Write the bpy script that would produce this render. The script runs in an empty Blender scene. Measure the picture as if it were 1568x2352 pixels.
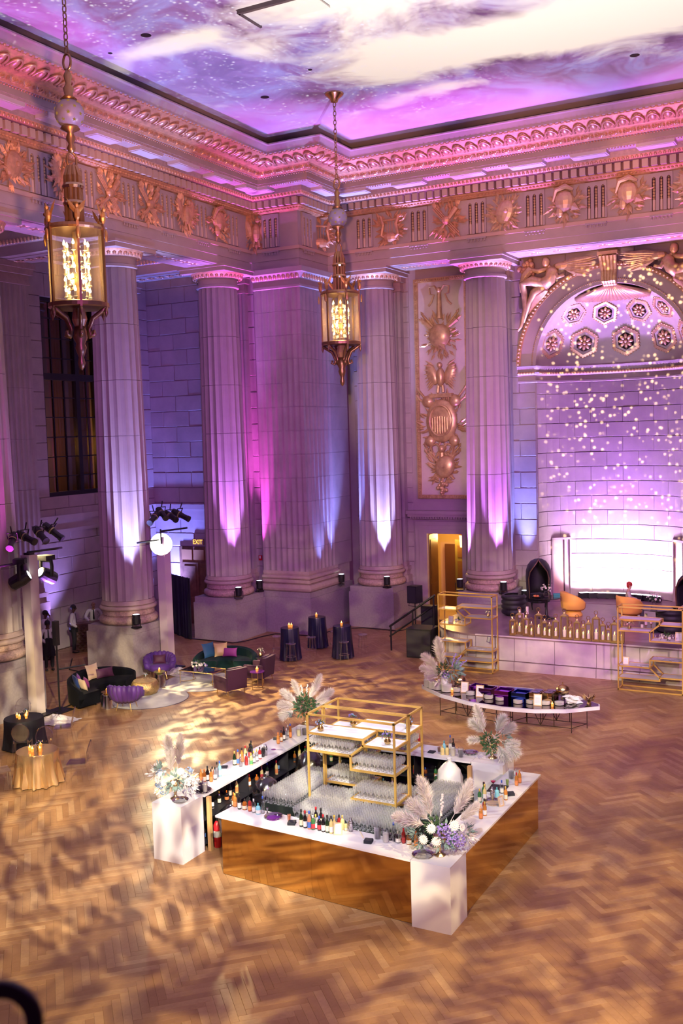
import bpy, math, random
from math import pi, sin, cos, sqrt, atan2, radians
from mathutils import Vector, Matrix
random.seed(7)
S = bpy.context.scene
COL = S.collection
# ------------------------------------------------------------------ camera
CF, CTH, CPI, CRO, CH = 2310.6, 0.4970, 0.0787, -0.0294, 7.7
_fw = Vector((-sin(CTH)*cos(CPI), cos(CTH)*cos(CPI), -sin(CPI)))
_rt = Vector((cos(CTH), sin(CTH), 0)); _up = _rt.cross(_fw)
_r = cos(CRO)*_rt + sin(CRO)*_up; _u = -sin(CRO)*_rt + cos(CRO)*_up
CAM = Vector((0, 0, CH))
cd = bpy.data.cameras.new('camera'); cam = bpy.data.objects.new('camera', cd); COL.objects.link(cam)
cam.matrix_world = Matrix(((_r.x, _u.x, -_fw.x, 0), (_r.y, _u.y, -_fw.y, 0), (_r.z, _u.z, -_fw.z, CH), (0, 0, 0, 1)))
cd.sensor_fit = 'VERTICAL'; cd.sensor_height = 36; cd.sensor_width = 24; cd.lens = CF/2352*36
cd.clip_start = 0.05; cd.clip_end = 200
cd.dof.use_dof = True; cd.dof.focus_distance = 19; cd.dof.aperture_fstop = 2.8
S.camera = cam
def ray(x, y): return _fw + _r*((x-784)/CF) - _u*((y-1176)/CF)
def G(x, y, z=0.0):            # surveyed point of the photograph on the level z
    d = ray(x, y); return CAM + d*((z-CH)/d.z)
def GY(x, y, Y): d = ray(x, y); return CAM + d*(Y/d.y)
def GX(x, y, X): d = ray(x, y); return CAM + d*(X/d.x)
# ------------------------------------------------------------------ world, exposure
S.view_settings.view_transform = 'Standard'; S.view_settings.look = 'None'
S.view_settings.exposure = -1.5; S.view_settings.gamma = 1.0; S.view_settings.use_curve_mapping = False
S.cycles.use_denoising = True; S.cycles.max_bounces = 5; S.cycles.diffuse_bounces = 2; S.cycles.glossy_bounces = 2
S.cycles.transmission_bounces = 4; S.cycles.transparent_max_bounces = 14; S.cycles.caustics_reflective = False; S.cycles.caustics_refractive = False
S.cycles.sample_clamp_indirect = 4.0; S.cycles.adaptive_threshold = 0.03
W = bpy.data.worlds.new('world'); S.world = W; W.use_nodes = True
W.node_tree.nodes['Background'].inputs[0].default_value = (0.74, 0.17, 0.56, 1); W.node_tree.nodes['Background'].inputs[1].default_value = 0.21
# ------------------------------------------------------------------ lights
def aim(o, tgt): o.rotation_euler = (Vector(tgt)-o.location).to_track_quat('-Z', 'Y').to_euler()
def spot(name, loc, tgt, watt, col, deg=40, blend=.5, rad=.05):
    l = bpy.data.lights.new(name, 'SPOT'); l.energy = watt; l.color = col; l.spot_size = radians(deg); l.spot_blend = blend; l.shadow_soft_size = rad
    o = bpy.data.objects.new(name, l); COL.objects.link(o); o.location = loc; aim(o, tgt); return o
def point(name, loc, watt, col, rad=.1):
    l = bpy.data.lights.new(name, 'POINT'); l.energy = watt; l.color = col; l.shadow_soft_size = rad
    o = bpy.data.objects.new(name, l); COL.objects.link(o); o.location = loc; return o
class NT:                       # small node helper
    def __init__(s, tree): s.t = tree; s.n = tree.nodes; s.k = tree.links
    def new(s, typ, **kw):
        n = s.n.new('ShaderNode'+typ)
        for k, v in kw.items(): setattr(n, k, v)
        return n
    def put(s, node, i, v):
        if v is None: return
        if isinstance(v, bpy.types.NodeSocket): s.k.new(v, node.inputs[i])
        else: node.inputs[i].default_value = v
    def math(s, op, a, b=None, c=None):
        n = s.new('Math', operation=op); s.put(n, 0, a); s.put(n, 1, b); s.put(n, 2, c); return n.outputs[0]
    def vec(s, op, a, b=None):
        n = s.new('VectorMath', operation=op); s.put(n, 0, a); s.put(n, 1, b); return n.outputs[0]
    def noise(s, v, scale, detail=3, rough=.5, dist=0):
        n = s.new('TexNoise'); s.put(n, 'Vector', v); n.inputs['Scale'].default_value = scale; n.inputs['Detail'].default_value = detail
        n.inputs['Roughness'].default_value = rough; n.inputs['Distortion'].default_value = dist; return n.outputs['Fac']
    def voro(s, v, scale, feat='F1'):
        n = s.new('TexVoronoi', feature=feat); s.put(n, 'Vector', v); n.inputs['Scale'].default_value = scale; return n
    def ramp(s, fac, stops):
        n = s.new('ValToRGB'); s.put(n, 0, fac); e = n.color_ramp.elements
        while len(e) < len(stops): e.new(.5)
        for q, (p, c) in zip(e, stops): q.position = p; q.color = (*c, 1) if len(c) == 3 else c
        return n.outputs[0]
    def mixc(s, fac, a, b, mode='MIX'):
        n = s.new('Mix', data_type='RGBA', blend_type=mode); s.put(n, 0, fac)
        for i, v in ((6, a), (7, b)):
            if isinstance(v, bpy.types.NodeSocket): s.k.new(v, n.inputs[i])
            else: n.inputs[i].default_value = (*v, 1) if len(v) == 3 else v
        return n.outputs[2]
    def mapr(s, v, a, b, c=0., d=1.):
        n = s.new('MapRange'); s.put(n, 0, v)
        for i, q in enumerate((a, b, c, d)): n.inputs[i+1].default_value = q
        return n.outputs[0]
def gobo(o):                    # a pattern in the lamp's gate: returns helper, uv of the beam, emission node
    l = o.data; l.use_nodes = True; t = NT(l.node_tree); em = [n for n in t.n if n.type == 'EMISSION'][0]
    tc = t.new('TexCoord'); sp = t.new('SeparateXYZ'); t.k.new(tc.outputs['Normal'], sp.inputs[0])
    u = t.math('DIVIDE', sp.outputs[0], sp.outputs[2]); v = t.math('DIVIDE', sp.outputs[1], sp.outputs[2])
    return t, u, v, em
# galaxy-and-cloud projector throwing up at the ceiling
CEIL = 18.1
PRJ = Vector((-6.0, 17.0, 2.6))
o = spot('sky_projector', PRJ, PRJ+Vector((0, 0, 1)), 60000, (1, 1, 1), 128, .25, .02)
o.rotation_euler = (pi, 0, 0)
t, u, v, em = gobo(o)
hh = CEIL-PRJ.z
X = t.math('MULTIPLY_ADD', u, -hh, PRJ.x); Y = t.math('MULTIPLY_ADD', v, hh, PRJ.y)
cmb = t.new('CombineXYZ'); t.k.new(X, cmb.inputs[0]); t.k.new(Y, cmb.inputs[1]); P = cmb.outputs[0]
warp = t.vec('ADD', P, t.vec('SCALE', P)); 
nz1 = t.noise(P, .16, 6, .66, 1.4); nz2 = t.noise(P, .5, 8, .72, .8); nz3 = t.noise(P, 1.3, 3, .6, .3)
def blob(cx, cy, rx, ry, w=1.):
    dx = t.math('DIVIDE', t.math('SUBTRACT', X, cx), rx); dy = t.math('DIVIDE', t.math('SUBTRACT', Y, cy), ry)
    d = t.math('ADD', t.math('MULTIPLY', dx, dx), t.math('MULTIPLY', dy, dy))
    return t.math('MULTIPLY', t.math('POWER', 2.718, t.math('MULTIPLY', d, -1.)), w)
CLOUDS = [(-12.7, 27.0, 1.9, 1.3, 1.1), (-9.8, 26.6, 2.3, 1.3, 1.1), (-7.4, 27.2, 2.0, 1.4, 1.1), (-4.6, 27.0, 2.6, 2.0, 1.2), (-8.0, 23.0, 4.0, 1.8, .9), (-12.8, 21.8, 1.8, 1.0, .7), (-17.8, 22.3, 1.3, .55, .8), (-16.2, 22.3, 1.2, .6, .8), (-15.1, 23.8, .8, .9, .8), (-19.2, 23.0, .5, .6, .7), (-14.6, 30.1, 1.4, .4, .6), (-12.0, 29.5, 1.7, .5, .7), (-16.8, 24.6, 1.1, 1.1, -.7), (-8.6, 31.6, 3.4, 1.2, -.8), (-18.4, 19.4, 2.4, 2.2, -.5), (-18.3, 30.4, 2., 2., -.6), (-10.5, 29.0, 1.2, .5, -.3)]
tot = None
for c in CLOUDS:
    b = blob(*c); tot = b if tot is None else t.math('ADD', tot, b)
cl = t.math('ADD', t.math('MULTIPLY', tot, .62), t.math('MULTIPLY', t.math('SUBTRACT', nz1, .5), 1.5))
cl = t.math('ADD', cl, t.math('MULTIPLY', t.math('SUBTRACT', nz2, .5), .75))
base = t.ramp(nz2, [(0.36, (.085, .03, .15)), (.47, (.23, .11, .38)), (.58, (.28, .26, .68))])
colr = t.mixc(t.mapr(cl, .06, .46), base, (1.0, .88, .76))
vo = t.voro(P, 4.2); st = t.mapr(vo.outputs['Distance'], .05, .22, 1.6, 0.)
vo2 = t.voro(P, 6.); st2 = t.mapr(vo2.outputs['Distance'], .05, .26, .9, 0.)
starm = t.math('MULTIPLY', t.math('ADD', st, st2), t.mapr(X, -13.5, -9.5, 1., .15))
starm = t.math('MULTIPLY', starm, t.mapr(nz3, .36, .55))
colr = t.mixc(t.math('MINIMUM', starm, 1.), colr, (.85, .82, 1.0))
edge = t.math('MULTIPLY', t.mapr(X, -21., -18.2), t.mapr(Y, 33.8, 30.8))
colr = t.mixc(edge, (.03, .035, .16), colr)
t.k.new(colr, em.inputs['Color'])
# leaf-breakup patterns on the parquet (tower and balcony lamps)
def breakup(name, loc, tgt, watt, col, deg, scale, stretch, lo, hi, seed, base=.0):
    o = spot(name, loc, tgt, watt, (1, 1, 1), deg, .45, .06); t, u, v, em = gobo(o)
    cb = t.new('CombineXYZ'); t.k.new(t.math('MULTIPLY', u, stretch[0]), cb.inputs[0]); t.k.new(t.math('MULTIPLY', v, stretch[1]), cb.inputs[1]); cb.inputs[2].default_value = seed
    n = t.noise(cb.outputs[0], scale, 2.2, .5, .8)
    f = t.mapr(n, lo, hi, base, 1.)
    t.k.new(t.mixc(f, (0, 0, 0), col), em.inputs['Color']); return o
WARM = (1.0, .76, .36); CREAM = (1.0, .88, .66)
breakup('breakup_lamp_a', (-3., 6., 9.), (-14.4, 16.4, 0), 46000, CREAM, 37, 22, (1.7, .7), .46, .57, 1.3, .08)
breakup('breakup_lamp_b', (-21.1, 26.4, 4.9), (-10, 22.5, 0), 20000, WARM, 70, 15, (1, 2.2), .47, .60, 4.1)
breakup('breakup_lamp_c', (5., 10., 10.), (-3.5, 18.5, 0), 24000, WARM, 66, 21, (1, 1.6), .45, .60, 7.7, .2)
breakup('breakup_lamp_d', (-4., -1., 9.5), (-8, 11.5, 0), 36000, (1, .80, .42), 60, 20, (1, 1.4), .45, .60, 2.2, .22)
breakup('breakup_lamp_e', (-21.5, 20.9, 4.6), (-14.5, 24., 0), 14000, WARM, 75, 17, (1, 1.8), .47, .60, 9.2)
breakup('breakup_lamp_f', (-9., 5., 10.), (-18.2, 18.6, 0), 38000, WARM, 26, 26, (1.6, .6), .45, .57, 5.3, .08)
breakup('stage_front_lamp', (-5., 4., 10.), (-8.5, 30.2, .6), 26000, (1, .88, .74), 20, 9, (1, 1.2), .42, .55, 3.2, .25)
# white specials on the bar and the buffet
spot('bar_special_a', (-2., 4., 12.), (-8.6, 16.4, 1.), 15500, (.93, .91, 1), 22, .35, .12)
spot('bar_special_b', (-16., 8., 11.), (-9., 16.4, 1.), 8500, (.92, .91, 1), 26, .35, .12)
spot('shelf_fill', (-8.6, 16.3, 17.), (-8.6, 16.5, 1.), 17000, (.96, .95, 1), 13, .4, .1)  # unseen spot added above the bar to brighten shelves and glasses
spot('buffet_special', (-3., 12., 12.), (-7.9, 23.4, .9), 8500, (1, .95, .92), 15, .3, .1)
# star sparkle on the niche
o = spot('star_lamp', (-4., 3., 9.), (-8.7, 38, 7.6), 420000, (1, 1, 1), 21, .2, .01); t, u, v, em = gobo(o)
cb = t.new('CombineXYZ'); t.k.new(u, cb.inputs[0]); t.k.new(v, cb.inputs[1])
vo = t.voro(cb.outputs[0], 150); m = t.mapr(vo.outputs['Distance'], .14, .34, 1., 0.)
m = t.math('MULTIPLY', t.math('MULTIPLY', m, t.mapr(t.noise(cb.outputs[0], 34, 2), .38, .5)), t.mapr(t.math('ABSOLUTE', u), .080, .088, 1., 0.)); t.k.new(t.mixc(m, (0, 0, 0), (1., .72, .42)), em.inputs['Color'])
# warm wash of the chandeliers and amber lamps along the balcony on the entablature
for tg, w in (((-21.4, 21.5, 16.2), 30000), ((-21.4, 28.5, 16.2), 36000), ((-17, 35.2, 16.3), 38000), ((-10.5, 35.2, 16.3), 42000), ((-5, 35.2, 16.3), 42000)):
    spot('amber_wash', (-4., 6., 8.8), tg, w, (1., .38, .22), 15, .7, .2)
spot('panel_fill', (-5., 8., 9.), (-15.3, 37, 9.2), 26000, (1, .70, .42), 17, .5, .1)  # unseen warm spot added to light the trophy panel
spot('violet_fill_a', (-4., 6., 10.), (-20.4, 33.6, 7.), 21000, (.48, .11, .95), 36, .7, .2)  # unseen spot added from the camera side to colour pier and columns
spot('violet_wash_b', (4., 12., 10.), (-14, 33, 2.), 13000, (.58, .10, .80), 55, .7, .2)
spot('violet_fill_d', (4., 2., 10.), (-4, 17, 0), 9000, (.52, .08, .62), 62, .8, .2)  # unseen spot added to tint the foreground floor violet
spot('violet_fill_e', (2., 8., 10.), (-13.2, 36, 8.), 16000, (.55, .12, .95), 16, .8, .2)  # unseen spot added to colour the column beside the niche
spot('stage_fill', (-2., 18., 12.), (-8.8, 34., 1.1), 20000, (.80, .30, .95), 26, .6, .2)  # unseen overhead spot added to make the stage floor glow purple
spot('violet_wash_c', (2., 3., 10.), (-22, 22, 3.), 6500, (.48, .11, .88), 50, .7, .2)
# ------------------------------------------------------------------ helpers
def tag(o, label=None, cat=None, group=None, kind=None):
    for k, v in (('label', label), ('category', cat), ('group', group), ('kind', kind)):
        if v: o[k] = v
    return o
def empty(name, loc=(0, 0, 0), rz=0., parent=None):
    o = bpy.data.objects.new(name, None); COL.objects.link(o); o.location = loc; o.rotation_euler = (0, 0, rz); o.empty_display_size = .1
    if parent: o.parent = parent
    return o
def thing(name, loc, label, cat, rz=0., group=None, kind=None): return tag(empty(name, loc, rz), label, cat, group, kind)
class MB:
    def __init__(s): s.v = []; s.f = []; s.M = None
    def add(s, vs, fs):
        k = len(s.v)
        s.v.extend([tuple(s.M @ Vector(p)) for p in vs] if s.M is not None else [tuple(p) for p in vs])
        s.f.extend([tuple(i+k for i in f) for f in fs]); return s
    def bx(s, x0, x1, y0, y1, z0, z1):
        return s.add([(x0, y0, z0), (x1, y0, z0), (x1, y1, z0), (x0, y1, z0), (x0, y0, z1), (x1, y0, z1), (x1, y1, z1), (x0, y1, z1)],
                     [(0, 3, 2, 1), (4, 5, 6, 7), (0, 1, 5, 4), (1, 2, 6, 5), (2, 3, 7, 6), (3, 0, 4, 7)])
    def box(s, c, d, R=None):
        m = MB(); m.bx(-d[0]/2, d[0]/2, -d[1]/2, d[1]/2, -d[2]/2, d[2]/2)
        T = Matrix.Translation(c) @ (R.to_4x4() if R is not None else Matrix())
        return s.add([T @ Vector(p) for p in m.v], m.f)
    def prism(s, poly, z0, z1, top=None):
        n = len(poly); top = top or poly
        return s.add([(x, y, z0) for x, y in poly]+[(x, y, z1) for x, y in top],
                     [tuple(range(n-1, -1, -1)), tuple(range(n, 2*n))]+[(i, (i+1) % n, n+(i+1) % n, n+i) for i in range(n)])
    def lathe(s, prof, n=16, c=(0, 0, 0), a0=0., a1=2*pi, cap=True):
        full = abs(a1-a0-2*pi) < 1e-6; m = n if full else n+1; vs = []; fs = []
        for r, z in prof:
            for i in range(m): a = a0+(a1-a0)*i/n; vs.append((c[0]+r*cos(a), c[1]+r*sin(a), c[2]+z))
        for j in range(len(prof)-1):
            for i in range(n): k = (i+1) % m; fs.append((j*m+i, j*m+k, (j+1)*m+k, (j+1)*m+i))
        if cap and full:
            if prof[0][0] > 1e-5: fs.append(tuple(range(m-1, -1, -1)))
            if prof[-1][0] > 1e-5: fs.append(tuple(range((len(prof)-1)*m, len(prof)*m)))
        return s.add(vs, fs)
    def tube(s, pts, r, n=6, closed=False):
        pts = [Vector(p) for p in pts]; L = len(pts); vs = []; fs = []; rs = r if isinstance(r, (list, tuple)) else [r]*L
        nrm = None
        for i, p in enumerate(pts):
            d = (pts[(i+1) % L]-pts[i-1]) if closed or 0 < i < L-1 else (pts[1]-pts[0] if i == 0 else pts[-1]-pts[-2])
            d.normalize()
            if nrm is None: nrm = d.orthogonal().normalized()
            else:
                nrm = nrm-d*nrm.dot(d); nrm = nrm.normalized() if nrm.length > 1e-6 else d.orthogonal().normalized()
            b = d.cross(nrm)
            for k in range(n): a = 2*pi*k/n+pi/n; vs.append(p+(nrm*cos(a)+b*sin(a))*rs[i])
        for i in range(L if closed else L-1):
            j = (i+1) % L
            for k in range(n): fs.append((i*n+k, i*n+(k+1) % n, j*n+(k+1) % n, j*n+k))
        if not closed: fs += [tuple(range(n-1, -1, -1)), tuple(range((L-1)*n, L*n))]
        return s.add(vs, fs)
    def ball(s, c, r, nu=8, nv=5, R=None):
        r = (r, r, r) if isinstance(r, (int, float)) else r; vs = [(0, 0, -1)]
        for j in range(1, nv):
            a = -pi/2+pi*j/nv
            for i in range(nu): b = 2*pi*i/nu; vs.append((cos(a)*cos(b), cos(a)*sin(b), sin(a)))
        vs.append((0, 0, 1)); T = []
        for p in vs:
            q = Vector((p[0]*r[0], p[1]*r[1], p[2]*r[2])); q = R @ q if R is not None else q; T.append(q+Vector(c))
        fs = []; e = len(vs)-1
        for i in range(nu): fs.append((0, 1+(i+1) % nu, 1+i)); fs.append((e, e-nu+i, e-nu+(i+1) % nu))
        for j in range(nv-2):
            for i in range(nu): a = 1+j*nu; fs.append((a+i, a+(i+1) % nu, a+nu+(i+1) % nu, a+nu+i))
        return s.add(T, fs)
    def leaf(s, c, d, l, w, t=.3, up=(0, -1, 0)):   # pointed leaf blade with a raised midrib
        d = Vector(d).normalized(); up = Vector(up); sd = d.cross(up)
        sd = sd.normalized() if sd.length > 1e-5 else d.orthogonal().normalized(); up = sd.cross(d); c = Vector(c)
        return s.add([c, c+d*l*.45+sd*w/2, c+d*l, c+d*l*.45-sd*w/2, c+d*l*.45+up*w*t, c+d*l*.45-up*w*t*.4],
                     [(0, 1, 4), (1, 2, 4), (2, 3, 4), (3, 0, 4), (1, 0, 5), (2, 1, 5), (3, 2, 5), (0, 3, 5)])
    def mesh(s, name, mat, smooth=False):
        me = bpy.data.meshes.new(name); me.from_pydata(s.v, [], s.f)
        if mat: me.materials.append(mat)
        if smooth: me.shade_smooth()
        return me
    def obj(s, name, mat, parent=None, loc=None, rz=0., smooth=False):
        return inst(name, s.mesh(name, mat, smooth), parent, loc, rz)
def inst(name, me, parent=None, loc=None, rz=0., rot=None, sc=None):
    o = bpy.data.objects.new(name, me); COL.objects.link(o)
    if parent: o.parent = parent
    if loc is not None: o.location = loc
    o.rotation_euler = rot if rot is not None else (0, 0, rz)
    if sc is not None: o.scale = (sc, sc, sc) if isinstance(sc, (int, float)) else sc
    return o
def smooth_by(o, ang=40):
    o.data.shade_smooth()
    try: o.data.set_sharp_from_angle(angle=radians(ang))
    except Exception: pass
    return o
def copy_tree(o, parent=None):
    c = o.copy(); COL.objects.link(c)
    if parent: c.parent = parent
    for ch in list(o.children): copy_tree(ch, c)
    return c
ORD = ['first', 'second', 'third', 'fourth', 'fifth', 'sixth', 'seventh', 'eighth', 'ninth', 'tenth', 'eleventh', 'twelfth', 'thirteenth', 'fourteenth', 'fifteenth', 'sixteenth', 'seventeenth', 'eighteenth', 'nineteenth', 'twentieth']
# ------------------------------------------------------------------ materials
_M = {}
def mat(name, col=(.5, .5, .5), rough=.5, metal=0., var=0., vs=3., bump=0., bs=20., emit=0., ecol=None, alpha=1., spec=.5, sheen=0., coat=0.):
    if name in _M: return _M[name]
    m = bpy.data.materials.new(name); m.use_nodes = True; t = NT(m.node_tree); b = t.n['Principled BSDF']; _M[name] = m
    b.inputs['Base Color'].default_value = (*col, 1); b.inputs['Roughness'].default_value = rough; b.inputs['Metallic'].default_value = metal
    b.inputs['Specular IOR Level'].default_value = spec; b.inputs['Alpha'].default_value = alpha
    if sheen: b.inputs['Sheen Weight'].default_value = sheen
    if coat: b.inputs['Coat Weight'].default_value = coat
    if emit: b.inputs['Emission Color'].default_value = (*(ecol or col), 1); b.inputs['Emission Strength'].default_value = emit
    if var or bump:
        tc = t.new('TexCoord').outputs['Object']
        if var:
            n = t.noise(tc, vs, 4, .6); lo = tuple(max(0, c*(1-var)) for c in col); hi = tuple(min(1, c*(1+var)) for c in col)
            t.k.new(t.ramp(n, [(.3, lo), (.7, hi)]), b.inputs['Base Color'])
        if bump:
            n = t.noise(tc, bs, 3, .6); bn = t.new('Bump'); bn.inputs['Strength'].default_value = bump; bn.inputs['Distance'].default_value = .02
            t.k.new(n, bn.inputs['Height']); t.k.new(bn.outputs[0], b.inputs['Normal'])
    return m
def glass(name, tint=(1, 1, 1), lo=.06, hi=.75, rough=.03):       # thin clear walls: straight-through with fresnel gloss
    if name in _M: return _M[name]
    m = bpy.data.materials.new(name); m.use_nodes = True; t = NT(m.node_tree); t.n.clear(); _M[name] = m
    out = t.new('OutputMaterial'); tr = t.new('BsdfTransparent'); tr.inputs[0].default_value = (*tint, 1)
    gl = t.new('BsdfGlossy'); gl.inputs['Roughness'].default_value = rough; gl.inputs[0].default_value = (1, 1, 1, 1)
    lw = t.new('LayerWeight'); lw.inputs[0].default_value = .35; mx = t.new('MixShader')
    t.k.new(t.mapr(lw.outputs['Facing'], 0, 1, lo, hi), mx.inputs[0]); t.k.new(tr.outputs[0], mx.inputs[1]); t.k.new(gl.outputs[0], mx.inputs[2]); t.k.new(mx.outputs[0], out.inputs[0]); return m
def stem_glass(name, dc=(.92, .94, .95), lo=.24, hi=.9):          # packed stemware: clear, bright-edged, frosting the light a little
    m = bpy.data.materials.new(name); m.use_nodes = True; t = NT(m.node_tree); t.n.clear(); _M[name] = m
    out = t.new('OutputMaterial'); tr = t.new('BsdfTransparent'); gl = t.new('BsdfGlossy'); gl.inputs['Roughness'].default_value = .08
    df = t.new('BsdfDiffuse'); df.inputs[0].default_value = (*dc, 1); tl = t.new('BsdfTranslucent'); tl.inputs[0].default_value = (*dc, 1)
    m1, m2, m3 = t.new('MixShader'), t.new('MixShader'), t.new('MixShader'); lw = t.new('LayerWeight'); lw.inputs[0].default_value = .4
    t.k.new(df.outputs[0], m1.inputs[1]); t.k.new(tl.outputs[0], m1.inputs[2]); m1.inputs[0].default_value = .4
    t.k.new(t.mapr(lw.outputs['Facing'], 0, 1, lo, hi), m2.inputs[0]); t.k.new(tr.outputs[0], m2.inputs[1]); t.k.new(m1.outputs[0], m2.inputs[2])
    m3.inputs[0].default_value = .2; t.k.new(m2.outputs[0], m3.inputs[1]); t.k.new(gl.outputs[0], m3.inputs[2]); t.k.new(m3.outputs[0], out.inputs[0]); return m
def emitm(name, col, s):
    if name in _M: return _M[name]
    m = bpy.data.materials.new(name); m.use_nodes = True; t = NT(m.node_tree); t.n.clear(); _M[name] = m
    out = t.new('OutputMaterial'); e = t.new('Emission'); e.inputs[0].default_value = (*col, 1); e.inputs[1].default_value = s; t.k.new(e.outputs[0], out.inputs[0]); return m
STONE = mat('limestone', (.52, .445, .39), .8, var=.12, vs=1.3, bump=.12, bs=26, spec=.25)
STONE2 = mat('limestone_smooth', (.54, .46, .40), .75, var=.06, vs=2, spec=.25)
GRANITE = mat('limestone_pedestal', (.40, .35, .33), .8, var=.10, vs=14, bump=.05, bs=60, spec=.25)
JOINT = mat('mortar', (.36, .30, .26), .9)
GILT = mat('aged_gilding', (.90, .58, .25), .36, .45, var=.3, vs=5, bump=.1, bs=30)
GILT2 = mat('gilded_plaster', (.80, .47, .24), .5, .35, var=.22, vs=6)
PINKG = mat('gilded_highlight', (.86, .55, .33), .35, .55, var=.15, vs=6)
BRASS = mat('brass', (.83, .60, .25), .25, 1.)
GOLDF = mat('gold_frame', (.90, .60, .16), .38, .6)
CHROME = mat('chrome', (.82, .82, .84), .12, 1.)
BLACK = mat('black_metal', (.012, .012, .014), .45)
WHITE = mat('white_laminate', (.84, .83, .86), .22, spec=.5)
WHITEM = mat('white_paint', (.82, .81, .84), .5)
CLEAR = glass('clear_acrylic')
PANE = glass('window_glass', (.95, .95, .95), .05, .6)
FLAME = emitm('flame', (1, .55, .12), 22)
BULB = emitm('bulb', (1, .78, .35), 45)
WAX = mat('wax', (.95, .85, .68), .5, emit=.7, ecol=(1, .6, .28))
# ------------------------------------------------------------------ the hall: plan lines
XA, YB, XP, YP = -21.48, 35.2, -19.38, 32.96      # architrave planes (side wall, stage wall, corner pier)
XCOL, YCOL = -22.25, 35.95                        # column axes
XW, YW, YE = -27.0, 37.0, 33.35                   # aisle wall, stage wall, aisle end wall
NX, NR, NDEP, NSPR = -8.8, 2.80, 1.75, 10.0       # stage niche: centre, radius, depth, springing level
STG, STY = 1.09, 30.2                             # stage level and its front edge
# ---- floor: herringbone parquet
def plank_mat(name, single):
    m = bpy.data.materials.new(name); m.use_nodes = True; t = NT(m.node_tree); b = t.n['Principled BSDF']
    r = t.new('ObjectInfo').outputs['Random'] if single else t.new('NewGeometry').outputs['Random Per Island']
    c = t.ramp(r, [(0, (.34, .185, .08)), (.35, (.40, .225, .10)), (.7, (.455, .27, .125)), (1, (.52, .33, .165))])
    tc = t.new('TexCoord').outputs['Object']; n = t.noise(tc, 7, 4, .6, 1.5)
    c = t.mixc(t.mapr(n, .3, .75, 0, .35), c, (.24, .105, .045)); t.k.new(c, b.inputs['Base Color'])
    t.k.new(t.mapr(n, .2, .8, .36, .5), b.inputs['Roughness']); b.inputs['Specular IOR Level'].default_value = .45
    return m
PL1, PL2 = plank_mat('oak_plank', True), plank_mat('oak_parquet', False)
bm = MB(); bm.bx(-27.2, 12, 3, 40, -.25, -.02); floor = bm.obj('floor', mat('floor_bed', (.12, .06, .03), .8)); tag(floor, 'herringbone oak parquet floor of the hall', kind='structure')
PW_, PL_ = .122, .854
h2 = PW_/2-.0009; l2 = PL_/2-.0009
def plank_mesh(ax): 
    m = MB(); a, b = (l2, h2) if ax == 0 else (h2, l2); c = .003
    m.add([(-a, -b, -.02), (a, -b, -.02), (a, b, -.02), (-a, b, -.02), (-a, -b, -c*.5), (a, -b, -c*.5), (a, b, -c*.5), (-a, b, -c*.5), (-a+c, -b+c, 0), (a-c, -b+c, 0), (a-c, b-c, 0), (-a+c, b-c, 0)],
          [(0, 1, 5, 4), (1, 2, 6, 5), (2, 3, 7, 6), (3, 0, 4, 7), (4, 5, 9, 8), (5, 6, 10, 9), (6, 7, 11, 10), (7, 4, 8, 11), (8, 9, 10, 11)]); return m
pm = [plank_mesh(0), plank_mesh(1)]; pme = [pm[0].mesh('plank', PL1), pm[1].mesh('plank', PL1)]
R45 = Matrix.Rotation(pi/4, 3, 'Z'); cand = []
FO = Vector((-4.995, 14.23, 0)); na = 7
for k in range(-420, 420):
    for j in range(-60, 60):
        # herringbone lattice in plank units: horizontals at (k + 7j... ) stepping diagonally
        x = k*PW_+j*PL_; y = k*PW_-j*PL_
        for ax in (0, 1):
            cx, cy = (x+PL_/2, y+PW_/2) if ax == 0 else (x+PW_/2, y+PW_+PL_/2)
            p = R45 @ Vector((cx, cy, 0)); p = Vector((p.x, p.y, 0))+Vector((FO.x, FO.y, 0))
            if not (-27. < p.x < 5.5 and 6.5 < p.y < 37.): continue
            if p.x < XCOL-1 and p.y > YE: continue
            q = p-CAM; dpt = q.dot(_fw)
            if dpt < 2: continue
            sx = 784+CF*q.dot(_r)/dpt; sy = 1176-CF*q.dot(_u)/dpt
            if not (-700 < sx < 2300 and sy < 3600): continue
            vis = -20 < sx < 1590 and sy < 2370 and not (-11.7 < p.x < -5.8 and 13.8 < p.y < 19.2)
            cand.append((dpt if vis else 999+dpt, p, ax))
cand.sort(key=lambda c: c[0]); rest = MB()
for i, (d, p, ax) in enumerate(cand):
    if i < 300: inst('plank', pme[ax], floor, p, pi/4)
    else:
        rest.M = Matrix.Translation(p) @ R45.to_4x4(); rest.add(pm[ax].v, pm[ax].f)
rest.M = None; tag(rest.obj('parquet', PL2, floor), kind='stuff')
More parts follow.
